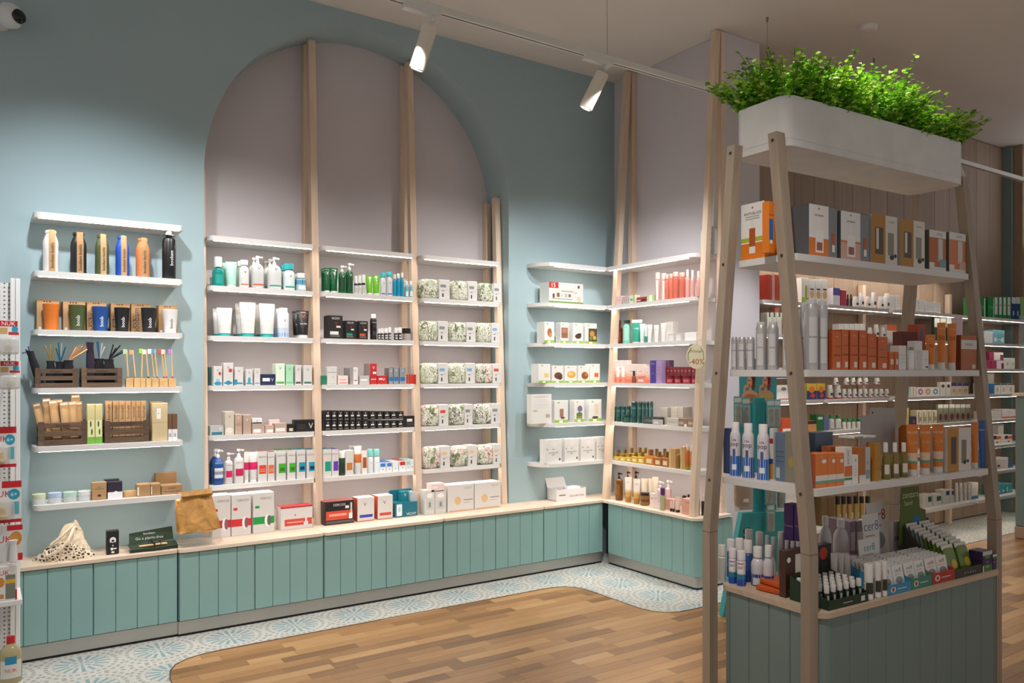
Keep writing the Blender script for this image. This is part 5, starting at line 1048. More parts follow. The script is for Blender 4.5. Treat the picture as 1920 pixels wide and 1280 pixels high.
C(r, [(468, 516, 417), (540, 584, 413), (586, 624, 413)], 414, 'pale stone carton', '#bdb5aa', lines('#8f877c', .15, .85, (.3, .4, .7)), d=.045, n=2, dy=.055)
C(r, [(516, 588)], 490, 'low pale stone carton', '#c4bcb2', lines('#968e84'), d=.05, dy=-.01); C(r, [(590, 652), (654, 716)], 492, 'low bronze carton', '#8f7764', [(.1, .3, .6, .6, '#b8a694'), (.7, 0, .95, .35, '#e6e2dc')], d=.06)
r = Row('x', XE, LV[5], D2, 'on sixth shelf, end wall')
def oil(spans, yt, nm, c, capc='#b08a4a', w=1): 
    def make(w, h, d):
        g = G(); g.box(-w / 2, w / 2, -d / 2, d / 2, 0, h * .62, mat(c, .12), .004); g.quad((-w * .3, -d / 2 - .0004, h * .12), (w * .3, -d / 2 - .0004, h * .12), (w * .3, -d / 2 - .0004, h * .4), (-w * .3, -d / 2 - .0004, h * .4), mat('#e2cf9c', .5))
        g2 = G(); g2.lathe([(w * .2, h * .62), (w * .2, h * .7), (w * .23, h * .7), (w * .23, h)], mat(capc, .25, .9), 14); return [('body', g.mesh('body'), None), ('cap', g2.mesh('cap'), None)]
    series(r, spans, yt, nm, 'oil_bottle', 'bottle', make, .035, 1, oil.dy)
oil.dy = 0; oil([(145, 185, 735), (190, 228, 738), (232, 268, 735), (270, 310, 725), (312, 355, 722)], 735, 'yellow oil bottle, front row', '#c9a83a'); oil.dy = .06
oil([(155, 190, 708), (200, 232, 705), (245, 278, 695), (300, 335, 692), (340, 372, 692)], 705, 'yellow oil bottle, rear row', '#c4a040'); oil.dy = 0
oil([(362, 420)], 705, 'orange oil bottle', '#cf7f3c'); oil([(425, 474), (478, 524)], 720, 'rose amber oil bottle', '#a8683c'); oil.dy = .06; oil([(415, 450), (470, 505)], 700, 'amber oil bottle at the back', '#9a5f34'); oil.dy = 0
C(r, [(528, 572, 698), (606, 638, 686)], 698, 'gold carton', '#b8915a', [(0, 0, .3, 1, '#d2b078')], d=.045); B(r, (572, 610), 700, 'golden shimmer oil bottle', 'cyl', '#8a6a3a', cap=(.22, .5, '#c4a260', 1), rough=.12)
B(r, [(640, 672, 672), (674, 706, 675)], 672, 'amber oil spray with green foot', 'slim', '#b4621c', cap=(.2, .6, '#d9cdbb'), bands=[(.0, .16, 180, '#8a9a2c')], rough=.12)
r = Row('x', 3.985, WT, D3, 'on the end-wall worktop')
B(r, (350, 462), 45, 'amber pump bottle with white print', 'slim', '#7a4a14', pump='#1c1512', bands=[(.25, .75, 35, '#8f5a1e')], rough=.15)
T(r, [(488, 600, 112), (612, 730, 138)], 120, 'cream tube fading to caramel', '#e9dfd0', '#a8742c', bands=[(0, .18, '#b07c34'), (.18, .38, '#c99c58'), (.38, .46, '#dcc08e')], cap=.05, pr=[('T', 'NUXE', .78, .035, '#6a5a48')])
B(r, [(510, 565), (625, 690)], 28, 'black pump bottle half hidden', 'slim', '#2a1a12', pump='#191210', dy=.09)
B(r, (724, 862), 345, 'stacked brown jars with black lids', 'jar', '#8a5f2e', cap=(.2, 1.0, '#2a1c14'), bands=[(.42, .58, 180, '#2a1c14')], name='cream_jar', cat='jar', rough=.15)
T(r, [(735, 850, 135), (845, 925, 135), (900, 1000, 110)], 130, 'cream tube on the rear line', '#ddd0ba', '#3a2a1c', dy=.09, bands=[(0, .25, '#a88a5a')])
C(r, [(866, 938, 358), (942, 975, 350)], 355, 'slim pale pink carton', '#ead7d2', [(.2, .6, .8, .7, '#c4a8a4')], d=.03)
B(r, (975, 1062), 178, 'white pump bottle with lilac print', 'cyl', '#e6d9dc', pump='#f4f0f0', bands=[(.3, .8, 40, '#d9c4cc')]); B(r, (1022, 1098), 275, 'green glass bottle with purple cap', 'cyl', '#a8ac84', cap=(.3, .92, '#5a2a58'), rough=.12, dy=-.03); B(r, (1098, 1190), 165, 'blush pink pump bottle', 'cyl', '#ddc0be', pump='#f0e2e0', dy=.05)
C(r, (1092, 1240), 445, 'salmon carton behind the small tubes', '#d8a090', lines('#b07a6c', .1, .9, (.4, .55)), d=.05, dy=.03); B(r, [(1170, 1202, 470), (1206, 1238, 470)], 470, 'tiny tube with black foot', 'slim', '#d8c8be', bands=[(0, .3, 180, '#2a2220')])
T(r, (1245, 1332), 405, 'small peach tube with black cap', '#e4c8b8', '#1c1614', cap=.16); C(r, (1345, 1510), 445, 'peach carton with four lines', '#d9a28e', [('T', 'NUXE', .5, .78, .08, '#7a4a40')] + lines('#8f5a4c', .12, .88, (.2, .34, .48)), d=.07)
B(r, [(1350, 1420, 390), (1430, 1490, 372)], 385, 'white tube lying over the peach carton', 'slim', '#ece6e2', dy=.08, cap=(.3, .9, '#221c1a')); B(r, (1640, 1690), 375, 'dark bottle beyond the post', 'slim', '#2c2420', cap=(.3, .9, '#e0d4cc'), dy=.06)
# round discount tag hanging from the post
dx, dy_, a = ray(1305); t_ = 3.93 / dx; sg = thing('discount_tag', 'round cream tag reading -40% hung from the end-wall post', 'sign', (3.93, dy_ * t_, zat(668, t_)), R(-52))
g = G(); n = 28; g.add([(.062 * math.cos(2 * math.pi * i / n), y, .082 * math.sin(2 * math.pi * i / n)) for y in (0, .003) for i in range(n)], [tuple(range(n)), tuple(range(2 * n - 1, n - 1, -1))] + [(i, n + i, n + (i + 1) % n, (i + 1) % n) for i in range(n)], mat('#d9d0b0', .5)); g.build('disc', sg)
g = G(); word(g, '-40%', .004, -.034, .036, mat('#a8452c', .5), -.0006, 0, .1); g.build('lettering', sg); g = G(); word(g, 'Winter', 0, .035, .02, mat('#6a7a52', .5), -.0006); g.build('lettering', sg)
g = G(); g.tube([(-.05, -.001, -.03), (-.052, -.0012, .02), (-.03, -.0012, .058)], .0022, mat('#6a7a4a', .6), 5); g.tube([(.05, -.001, -.02), (.048, -.0012, .03), (.03, -.0012, .06)], .0022, mat('#8a7a5a', .6), 5); g.build('wreath', sg)
g = G(); g.tube([(0, .0015, .08), (.01, .002, .10), (.035, .01, .115)], .001, mat('#8a7a5a', .6), 5); g.build('string', sg)
# ================================================================== goods on the island
E1, E2, E3, E4 = (1340, 340, 3.692), (1340, 540, 3.692), (1320, 720, 3.31), (1320, 900, 3.31)
G1_, G2_, G3_, G4_, G5_ = (1340, 980, 7.385), (1560, 960, 6.0), (1370, 690, 4), (1540, 880, 9.846), (1500, 760, 8.727)
AV, OR, DO = '#c9622a', '#e07f28', '#a8481c'
# upper shelf
r = Row('x', IU0 + .03, IZ[0], E1, "on the island's upper shelf", True)
C(r, (182, 342), 150, 'orange and white gift box with bottle picture', '#dd7a1c', [(0, .4, 1, 1, '#eceae6'), (0, .32, 1, .40, '#b5b83e'), (0, .30, 1, .32, '#f4f2ee'), (.36, .12, .62, .56, '#b3562a'), (.42, .56, .56, .72, '#e6e2dc'), (.36, .12, .62, .24, '#e6e4e0'), ('T', 'ANTHELIOS', .5, .82, .05, '#4a4a4c'), ('O', .5, .92, .03, .02, '#c43a2c')] + lines('#9a9894', .2, .8, (.76, .72)), d=.075)
r = Row('y', 1.945, IZ[0], E1, "on the island's upper shelf", True)
C(r, (372, 416), 140, 'orange carton with blue tube picture', '#dd7a1c', [(.1, .25, .7, .66, '#1f66b4'), (.2, .18, .6, .25, '#e9e6e0'), ('T', 'LA ROCHE', .5, .74, .04, '#333333')], d=.03, dy=.03)
for k, (x0, x1, yt, lo) in enumerate(((652, 848, 170, '#e07c26'), (872, 1068, 218, '#d9b09c'))):
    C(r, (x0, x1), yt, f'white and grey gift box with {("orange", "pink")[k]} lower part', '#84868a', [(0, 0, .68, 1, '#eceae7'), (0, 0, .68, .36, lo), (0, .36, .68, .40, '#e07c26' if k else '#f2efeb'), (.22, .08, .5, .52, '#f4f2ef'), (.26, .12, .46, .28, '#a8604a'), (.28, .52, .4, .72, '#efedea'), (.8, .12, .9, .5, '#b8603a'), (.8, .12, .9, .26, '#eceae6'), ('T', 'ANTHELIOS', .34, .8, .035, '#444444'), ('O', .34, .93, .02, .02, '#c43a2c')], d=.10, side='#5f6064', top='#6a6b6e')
for k, (x0, x1, yt) in enumerate(((1088, 1262, 236), (1288, 1452, 270))):
    C(r, (x0, x1), yt, f'gold and white gift box with windows, {("left", "right")[k]} one', '#b5802c', [(.52, 0, 1, 1, '#dcd6cc'), (.12, .2, .44, .74, '#5a4636'), (.16, .3, .26, .72, '#d8d2c8'), (.62, .2, .86, .66, '#8f8a74'), ('O', .78, .16, .09, .05, '#26262a'), ('O', .92, .2, .06, .04, '#26262a'), ('T', 'COSCELIA', .76, .88, .03, '#8a8478')], d=.09, side='#cfcac2')
for k, (x0, x1, yt) in enumerate(((1484, 1600, 342), (1622, 1736, 358))):
    C(r, (x0, x1), yt, f'orange carton in cut-out tray, {("left", "right")[k]} one', ('#b5652a', '#d07a44')[k], [(0, .82, 1, 1, '#dfddd9'), ('T', 'AVENE', .6, .91, .06, '#777777'), (.52, .25, .8, .8, '#cfcbc6'), (0, 0, 1, .1, '#dcd8d2'), (.6, .1, 1, .3, '#7f9aa0' if k == 0 else '#d8aa98'), (0, .1, .3, .2, '#e6e2dc')], d=.07, side='#5a6a66')
# middle shelf
r = Row('x', IU0 + .03, IZ[1], E2, "at the near end, island's middle shelf", True)
SIL = '#b9b6b6'
def silver(row, spans, yt, nm, **k): B(row, spans, yt, nm, 'aero', SIL, cap=(.06, .78, '#c9c6c6'), bands=[(.1, .8, 35, '#cac7c7')], pr=[('T', 'Avene', .5, .035, '#55585c')], name='spray_can', cat='spray', metal=.35, rough=.35, **k)
B(r, [(112, 158), (160, 216), (218, 276)], 340, 'plain silver can', 'aero', SIL, bands=[(.1, .8, 35, '#cac7c7')], pr=[('T', 'Avene', .6, .05, '#55585c')], name='spray_can', cat='spray', metal=.35, rough=.35)
silver(r, [(282, 360), (364, 442), (468, 530)], 236, 'silver spray with domed cap')
r = Row('y', 1.895, IZ[1], E2, "on the island's middle shelf", True)
silver(r, [(618, 716, 82), (705, 782, 92)], 85, 'tall silver water spray'); silver(r, (582, 640), 100, 'tall silver water spray at the back', dy=.09)
ap = [('T', 'Avene', .5, .86, .035, '#f0c8a8'), (.45, .06, .85, .2, '#ead9cc')] + lines('#8a3a16', .1, .9, (.36, .38, .6)) 
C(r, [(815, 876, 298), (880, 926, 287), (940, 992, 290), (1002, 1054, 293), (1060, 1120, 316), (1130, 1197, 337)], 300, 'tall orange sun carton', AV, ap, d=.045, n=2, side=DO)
C(r, [(1206, 1240), (1246, 1272)], 442, 'small orange carton with barcode square', AV, [(.3, .3, .9, .6, '#e4d4c8')], d=.035)
C(r, (1276, 1326), 398, 'white carton with fine print', '#e6e4e0', lines('#8a8884', .2, .8, (.3, .45, .6)), d=.04); B(r, (1328, 1382), 400, 'white arched bottle', 'round', '#e8e6e2', sy=.6, bands=[(.1, .7, 40, '#f2f0ee'), (.82, .96, 60, '#9a8a74')])
C(r, (1386, 1436), 366, 'tall white carton, plain', '#e4e2df', lines('#a5a29e', .2, .8, (.4, .6)), d=.035, dy=.02); C(r, (1438, 1480), 430, 'short white carton with grey corner', '#e9e7e4', [(.5, .1, .9, .2, '#5a5a5c')] + lines('#b8504a', .2, .7, (.5,)), d=.035)
T(r, [(1455, 1530, 322), (1534, 1602, 240), (1604, 1676, 246)], 260, 'orange sun tube with white cap', OR, '#e6e2de', cap=.16, pr=[('T', 'Avene', .86, .035, '#f4d8b8'), ('T', '50', .62, .09, '#7a4a24')], n=1)
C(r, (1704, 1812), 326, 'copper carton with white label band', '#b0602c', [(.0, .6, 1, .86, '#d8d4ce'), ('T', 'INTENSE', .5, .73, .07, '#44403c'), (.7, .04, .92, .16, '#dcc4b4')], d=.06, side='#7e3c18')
C(r, (1302, 1402), 302, 'dark red carton at the back', '#6e2a22', [], d=.05, dy=.17); C(r, (1404, 1460), 252, 'orange carton at the back', '#c2571c', [(.3, .6, .6, .9, '#3a6fb0')], d=.05, dy=.17); C(r, (1664, 1716), 205, 'pink and white sachet card', '#e9d0d4', [('O', .5, .3, .25, .1, '#c45a80')], d=.015, dy=.12)
# lower shelf
r = Row('x', IU0 + .03, IZ[2], E3, "at the near end, island's lower shelf", True)
B(r, [(160, 226, 236), (236, 310, 243), (328, 404, 249)], 240, 'white and blue hair foam can', 'aero', '#d6cfd6', cap=(.17, .72, '#ece8e8'), bands=[(.02, .46, 180, '#1d62b4'), (.16, .28, 26, '#e6e9ee'), (.46, .62, 14, '#4a5a8a')], pr=[('T', 'Life', .82, .05, '#5a3a7a'), ('T', 'pop', .72, .07, '#4a3a6a')], name='spray_can', cat='spray', seg=22)
C(r, (118, 160), 275, 'dark blue carton behind the cans', '#22356a', [], d=.04, dy=.06); C(r, (405, 428), 275, 'white and yellow carton behind the cans', '#ddd9d4', [(0, 0, 1, .3, '#c4922c'), (0, .7, 1, .8, '#b02c34'), (0, .3, 1, .4, '#2a4a8a')], d=.04, dy=.08)
C(r, (440, 500), 300, 'grey-blue carton with barcode', '#66788c', [(.1, .06, .5, .28, '#b9c0c4')] + lines('#4a5c70', .1, .9, (.4, .5, .6)), d=.07, dy=.06); C(r, (500, 566), 295, 'olive-grey carton with golden flower', '#8a8672', [('O', .6, .4, .25, .12, '#a8924c')], d=.07, dy=.06)
r = Row('y', 1.86, IZ[2], E3, "on the island's lower shelf", True)
sp = [('O', .7, .76, .2, .06, '#eee4dc'), (0, .2, 1, .36, '#e6ded2'), (0, .12, 1, .2, '#6fa58c'), ('T', 'NUXE', .5, .9, .03, '#f2dcc4')]
C(r, [(692, 766, 430), (768, 818, 428), (820, 868, 428)], 430, 'orange sun carton with green line', '#de7c38', sp, d=.05, side='#b5542c', n=1)
C(r, (782, 868), 386, 'brown-orange carton at the back', '#a85630', [(.48, 0, .52, 1, '#8a4424')], d=.04, dy=.06)
C(r, (870, 918), 392, 'tall white and orange carton', '#e4e0da', [(0, .22, 1, .5, '#d9703a'), (0, .12, 1, .18, '#3f8a44'), ('T', 'VICHY', .5, .74, .28, '#7a8a94', 90)], d=.04); C(r, (921, 957), 440, 'slim white carton with V', '#e6e4e2', [('T', 'V', .5, .82, .12, '#55606a')] + lines('#b5b2ae', .2, .8, (.3, .4, .5)), d=.04)
C(r, (962, 1030), 392, 'orange and silver carton in cut tray', '#b5692c', [(.55, .1, 1, 1, '#b9bcc0'), ('T', 'V', .76, .55, .1, '#2c3238'), (0, 0, 1, .22, '#d9d6d0'), (.6, .1, 1, .35, '#86a0a0')], d=.05); C(r, (932, 1066), 332, 'white lid box with green picture', '#e0deda', [(0, .1, .4, .95, '#6f8a7c'), (.48, .3, .75, .45, '#5a5a5c')], d=.07, dy=.02, dz=.168)
C(r, (1062, 1096), 366, 'slim golden carton', '#b5802a', lines('#8f6220', .2, .8, (.3, .6)), d=.04)
B(r, [(1098, 1154), (1156, 1210), (1210, 1266)], 362, 'olive oil spray with white pump and label', 'cyl', '#7d6a28', cap=(.26, .5, '#ece9e6'), bands=[(.2, .55, 34, '#e6d8d0'), (.14, .2, 34, '#5f8a78')], rough=.18)
T(r, [(1250, 1332, 250), (1330, 1410, 252), (1410, 1492, 250)], 250, 'large orange sun tube with white cap', '#d9791f', '#dcd9d4', cap=.13, pr=[('T', 'NUXE', .82, .05, '#f4e2c8'), ('T', 'SUN', .6, .06, '#e8b87a')], bands=[(.12, .18, '#5f9a80'), (.18, .36, '#e6c8ac')])
C(r, (1512, 1655), 272, 'gold and white gift box with two windows', '#b9822a', [(.46, 0, 1, 1, '#dcd7ce'), (.14, .18, .36, .8, '#4a4038'), (.58, .18, .8, .72, '#7f7a66'), ('O', .72, .2, .07, .05, '#26262a'), ('O', .86, .22, .05, .04, '#26262a')], d=.08, side='#d4cfc6'); T(r, (1652, 1706), 236, 'orange tube beside the gift box', '#d9812c', '#dcd8d2'); T(r, (1700, 1744), 226, 'bright blue tube', '#1f5fae', '#1f5fae', cap=.1, pr=[('T', 'NIVEA', .78, .06, '#eef2f6')], n=1)
B(r, (1205, 1300), 252, 'orange tube at the back', 'slim', '#b5641c', dy=.12); C(r, (690, 800), 300, 'blue-grey carton with printed side', '#5c7186', lines('#465a70', .1, .9, (.3, .5, .7)), d=.06, dy=.13)
for k, (x0, x1, yt, nm) in enumerate(((975, 1035, 195, 'left'), (1028, 1108, 145, 'middle'), (1104, 1186, 148, 'right'))): C(r, (x0, x1), yt, f'frosted acrylic header plate, {nm} one', mat('#b5aeaa', .3, alpha=.85), [('O', .2, .92, .05, .02, '#26262a')] if k == 1 else [], d=.006, dy=.16 + .02 * k, name='header_plate', cat='plate')
# base top: near end
r = Row('x', IU0 + .03, IW, G1_, "at the island base's near end", True)
B(r, (45, 152), 305, 'white bottle with pale green label', 'slim', '#dedad6', cap=(.3, .95, '#dcd8d4'), bands=[(.1, .9, 40, '#b9c4b8')], dy=.0)
B(r, [(190, 300, 355), (302, 430, 385)], 370, 'white and blue roll-on stick', 'slim', '#dcd8dc', cap=(.26, .95, '#e2dedd'), bands=[(.0, .26, 180, '#1f4fae'), (.26, .45, 180, '#2a7a9a'), (.5, .85, 45, '#ece9ea'), (.84, .88, 40, '#b02c34')], pr=[('T', '360', .72, .1, '#33333a')], name='roll_on', cat='deodorant')
B(r, [(165, 282, 225), (284, 402, 212), (396, 522, 236)], 225, 'white-capped blue bottle in second line', 'slim', '#3a5a9a', cap=(.3, .95, '#dfdbd9'), bands=[(.0, .4, 180, '#1f3f86')], dy=.07)
B(r, [(498, 690, 330), (665, 815, 310)], 320, 'round-shouldered white and blue bottle', 'round', '#cfcad0', cap=(.26, .66, '#e2dedc'), bands=[(.0, .42, 180, '#234a86'), (.05, .3, 30, '#c9cfd4')], dy=.05, rough=.2)
B(r, [(412, 526, 88), (562, 672, 122), (870, 965, 122)], 110, 'tall white-capped bottle at the back', 'slim', '#cdc8c8', cap=(.3, .95, '#dcd8d6'), dy=.16)
B(r, [(690, 760, 170), (770, 850, 195), (960, 1030, 240), (1040, 1110, 250), (1115, 1180, 255)], 200, 'clear plastic dosing cup bottle', 'slim', mat('#cfc9c9', .15, alpha=.6), cap=(.3, .8, '#d4d0ce'), dy=.12)
C(r, [(955, 1085), (1096, 1192)], -260, 'purple carton with white lines', '#4a2468', [('T', 'Traumaplant', .5, .74, .05, '#cfc4da')] + lines('#8a70a4', .1, .7, (.3, .4, .5, .55)), d=.05, dy=.16)
for k, (yy, z) in enumerate(((.0, 0), (.015, .022))):
    c, w, h = r.size(480, 940, 900, dy=.0); loc, rz = r.loc(c, .065 + yy, z); o = puff(w * .95, .022, .09, mat('#c4521c', .3)).build('orange_sachet'); o.location = loc; o.rotation_euler = (0, 0, rz + R(8 - 14 * k)); tag(o, f'shiny orange sachet lying flat, {("lower", "upper")[k]} of two', 'sachet', 'orange sachets at the near end')
# base top: dark green tray of roll-ons
r = Row('y', 1.81, IW, E4, "on the island's base top", True)
GT = mat('#17341f', .4)
c, w, h = r.size(775, 1016, 790); d = .17; loc, rz = r.loc(c, d / 2)
t = thing('counter_tray', 'dark green card tray of white-capped roll-ons on the base top', 'tray', loc, rz); g = G()
hf, hb = .035, .09
g.box(-w / 2, w / 2, -d / 2, -d / 2 + .003, 0, hf, GT, .0005); g.box(-w / 2, w / 2, d / 2 - .003, d / 2, 0, hb, GT, .0005); g.box(-w / 2, w / 2, -d / 2, d / 2, 0, .003, GT, .0005)
for sx in (-1, 1): g.prism_yz([(-d / 2, 0), (d / 2, 0), (d / 2, hb), (-d / 2, hf)], sx * (w / 2) - .0015, sx * (w / 2) + .0015, GT)
printed(g, [(.82, .2, .92, .75, '#d8d4ce'), (.35, .4, .6, .48, '#c9c4be')], w, hf, -d / 2); g.build('tray', t)
rp = [('body', G().lathe([(.0088, 0), (.0095, .002), (.0095, .048), (.0085, .052)], mat('#1c2a20', .25), 12).mesh('body'), None), ('label', G().lathe([(.0098, .012), (.0098, .044)], mat('#b9b2aa', .5), 8, a0=R(-40), a1=R(30)).mesh('label'), None), ('cap', G().lathe([(.0092, .052), (.0096, .054), (.0094, .078), (.0086, .08)], mat('#dcd8d2', .4), 12).mesh('cap'), None)]
nm = 0
for j in range(5):
    for i in range(6):
        lx, ly = -w / 2 + .02 + i * (w - .04) / 5, -d / 2 + .025 + j * .03; a = rz; p = (loc[0] + lx * math.cos(a) - ly * math.sin(a), loc[1] + lx * math.sin(a) + ly * math.cos(a), IW + .004)
        put('roll_on', 'deodorant', f'white-capped dark roll-on in green tray, row {("one", "two", "three", "four", "five")[j]}, {NTH[i]} from left', rp, p, a, 'roll-ons in the green tray')
C(r, (505, 700), 425, 'brown picture pack behind the green tray', '#4a2c20', [(.3, .5, .55, .9, '#d8d0c6'), ('O', .1, .8, .06, .06, '#e6e2da'), (.1, .1, .5, .16, '#8a5a40')], d=.03, dy=.19); C(r, (690, 790), 400, 'dark picture pack with red peppers', '#221c18', [('O', .5, .8, .25, .14, '#c43a24'), ('O', .55, .5, .2, .1, '#2c3a24'), ('O', .4, .3, .2, .1, '#4a2a22')], d=.03, dy=.2)
B(r, [(712, 792, 222), (798, 898, 240)], 230, 'large frosted white bottle', 'round', '#bdb6b8', cap=(.14, .5, '#cfc9c9'), dy=.25, rough=.4)
T(r, [(782, 830, 452), (828, 868, 455), (866, 905, 462), (902, 942, 470), (938, 992, 478)], 455, 'white tube in the close row', '#d8d3d0', '#c9c4c0', dy=.16, cap=.12); T(r, [(800, 850, 448), (850, 900, 450), (905, 955, 462)], 450, 'white tube in the rear row', '#d4cfcc', '#c9c4c0', dy=.21, cap=.12)
B(r, [(990, 1050, 522), (1052, 1098, 510), (1098, 1136, 503)], 512, 'white spray stick with photo label', 'slim', '#dcd7d2', cap=(.5, .96, '#e6e2de'), bands=[(.35, .98, 50, '#3a3a30'), (.05, .3, 60, '#e9e6e2')], dy=.0)
# cer8 counter displays: three trays of cards
def cer8(x0, x1, ytray, colr, cards, label):
    c, w, h = r.size(x0, x1, ytray); d = .16; loc, rz = r.loc(c, d / 2); t = thing('card_tray', label, 'tray', loc, rz); m = mat(colr, .4); g = G()
    g.box(-w / 2, w / 2, -d / 2, -d / 2 + .002, 0, h, m, .0004); g.box(-w / 2, w / 2, -d / 2, d / 2, 0, .002, m, 0)
    for sx in (-1, 1): g.prism_yz([(-d / 2, 0), (d / 2, 0), (d / 2, h * 2.2), (-d / 2, h)], sx * w / 2 - .001, sx * w / 2 + .001, m)
    g.box(-w / 2, w / 2, d / 2 - .002, d / 2, 0, h * 2.2, m, .0004); printed(g, [('O', .22, .5, .11, .28, '#ece8e4'), ('O', .22, .5, .06, .2, '#b0402c'), (.4, .45, .8, .52, '#dfe8ec')], w, h, -d / 2); g.build('tray', t)
    return loc, rz, w, h
def card(loc, rz, lx, ly, z, w, h, ink, label, tilt=14, pic='#8f9296'):
    p = (loc[0] + lx * math.cos(rz) - ly * math.sin(rz), loc[1] + lx * math.sin(rz) + ly * math.cos(rz), z)
    g = G(); g.box(-w / 2, w / 2, -.002, .002, 0, h, mat('#e2dfdb', .5), .0005); printed(g, [('T', 'cer8', .5, .8, .17, ink), (.12, .62, .7, .64, '#b58a84'), ('O', .5, .4, .34, .14, pic), ('O', .3, .18, .1, .05, '#a83a3c'), ('O', .7, .14, .08, .05, '#6a7a4a')], w, h, -.002)
    o = g.build('patch_pack'); o.location = p; o.rotation_euler = (R(-tilt), 0, rz); tag(o, label, 'packet', 'white packets on the island'); return o
for k, (x0, x1, yt, cl, ink, nm) in enumerate(((1142, 1284, 640, '#3f8fb8', '#3f7f94', 'blue'), (1288, 1414, 600, '#3f8a74', '#3f7f74', 'green'), (1418, 1554, 565, '#b5362c', '#a8323a', 'red'))):
    loc, rz, w, h = cer8(x0, x1, yt, cl, 2, f'{nm} card tray of white packets on the base top')
    for j in range(8):
        for i in range(2):
            card(loc, rz, (-.25 + .5 * i) * w, -.06 + j * .0165, IW + .004, w * .46, .095 + j * .0015, ink, f'white packet in {nm} tray, {("left", "right")[i]} file, {NTH[j]} from front', 12)
for x0, x1, yt, dy, zl, ink, nm in ((1028, 1150, 140, .30, .02, '#a8323a', 'red-lettered, tallest'), (1002, 1100, 212, .24, .02, '#5f7f86', 'blue-lettered, upper'), (972, 1096, 365, .17, .02, '#4f8fa8', 'blue-lettered, lower')):
    c, w, h = r.size(x0, x1, yt, dy=dy); loc, rz = r.loc(c, dy); card(loc, rz, 0, 0, IW + .001, w, h, ink, f'standing white header card, {nm}', 4)
C(r, (1172, 1278), 252, 'white and purple carton standing behind', '#d4cfcc', [(0, 0, 1, .3, '#3a1f5a'), ('T', 'CRELIN', .4, .62, .1, '#33333a'), (.8, .5, .92, .74, '#33333a')], d=.02, dy=.262)
C(r, [(905, 940), (945, 985)], 255, 'low grey-purple carton at the back', '#8a7a8c', [(.1, .2, .9, .7, '#c4bcc4')], d=.12, dy=.33, dz=.05)
# dark display with green sachets and header board
c, w, h = r.size(1556, 1722, 530); d = .24; loc, rz = r.loc(c, d / 2); DG = mat('#3c3a36', .5); hf = h * .85
t = thing('sachet_display', 'dark grey counter display of green sachets with tall header board', 'display', loc, rz); g = G()
g.box(-w / 2, w / 2, -d / 2, -d / 2 + .003, 0, hf, DG, .0005); g.box(-w / 2, w / 2, -d / 2, d / 2, 0, .003, DG, 0); g.box(-w / 2, w / 2, d / 2 - .003, d / 2, 0, .2, DG, .0005)
for sx in (-1, 1): g.prism_yz([(-d / 2, 0), (d / 2, 0), (d / 2, .20), (-d / 2 + .08, hf * 1.1), (-d / 2, hf)], sx * w / 2 - .0015, sx * w / 2 + .0015, DG)
printed(g, [('O', .38, .42, .03, .08, '#d98a3c'), ('O', .48, .42, .02, .06, '#cfcac4'), ('O', .57, .42, .02, .06, '#cfcac4'), ('O', .66, .42, .02, .06, '#cfcac4'), ('O', .75, .42, .02, .06, '#c9a0a0')], w, hf, -d / 2); g.build('tray', t)
hz = zat(r.py(52), 3.45) - IW; g = G(); OLV = mat('#556b1c', .5); g.prism_xz([(-w * .62, .1), (w * .40, .1), (w * .34, hz * .68), (w * .12, hz * .72), (w * .08, hz), (-w * .55, hz), (-w * .60, hz * .62)], d / 2 - .012, d / 2 - .009, OLV); y = d / 2 - .0125
word(g, 'zanzara', -w * .22, hz * .89, hz * .06, mat('#cfd6b8', .5), y, 0, w * .58); word(g, 'band', -w * .30, hz * .80, hz * .06, mat('#cfd6b8', .5), y); g.add([(-.0 + w * .16 * math.cos(i * .393), y, hz * .56 + hz * .065 * math.sin(i * .393)) for i in range(16)], [tuple(range(16))], mat('#1f6fa8', .4)); g.build('header_board', t)
for j in range(9):
    g = puff(w * .42, .105, .012, mat(('#5f7a22', '#4a6a1e')[j % 2] if j < 5 else '#7f8f92', .3)); g.box(-w * .2, w * .2, -.002, .002, .098, .118, mat('#d4d0c8', .4), .0005); ms = g.mesh('sachet')
    if j == 0: g.add([(w * .1 * math.cos(i * .393) + .012, -.0068, .035 + .02 * math.sin(i * .393)) for i in range(16)], [tuple(range(16))], mat('#c9a428', .4)); ms = g.mesh('sachet')
    for i in range(2):
        lx, ly = (-.24 + .48 * i) * w, -d / 2 + .035 + j * .0195; p = (loc[0] + lx * math.cos(rz) - ly * math.sin(rz), loc[1] + lx * math.sin(rz) + ly * math.cos(rz), IW + .012 + j * .0085)
        o = link('sachet', ms, None, p, (R(-16), 0, rz)); tag(o, f'{("green" if j < 5 else "silver")} sachet in dark display, {("left", "right")[i]} file, {NTH[j]} from front', 'sachet', 'sachets in the dark display')
C(r, (1728, 1786), 440, 'purple and green CBD carton', '#3a2452', [(0, 0, 1, .34, '#3f7a2c'), ('T', 'CBD', .5, .46, .08, '#cfc4da'), (0, 0, .12, .3, '#dcd8d2'), (0, .8, 1, 1, '#cfcac6'), ('T', 'HEMP', .5, .22, .1, '#cfe0b8'), ('O', .5, .72, .3, .1, '#4f8a4a')], d=.06); C(r, (1790, 1815), 460, 'second purple CBD carton at the far corner', '#3a1f5a', [('T', 'CBD', .5, .5, .08, '#cfc4da'), (0, .7, 1, .85, '#3f7a3a'), (0, .85, 1, 1, '#d8d4d0')], d=.05)

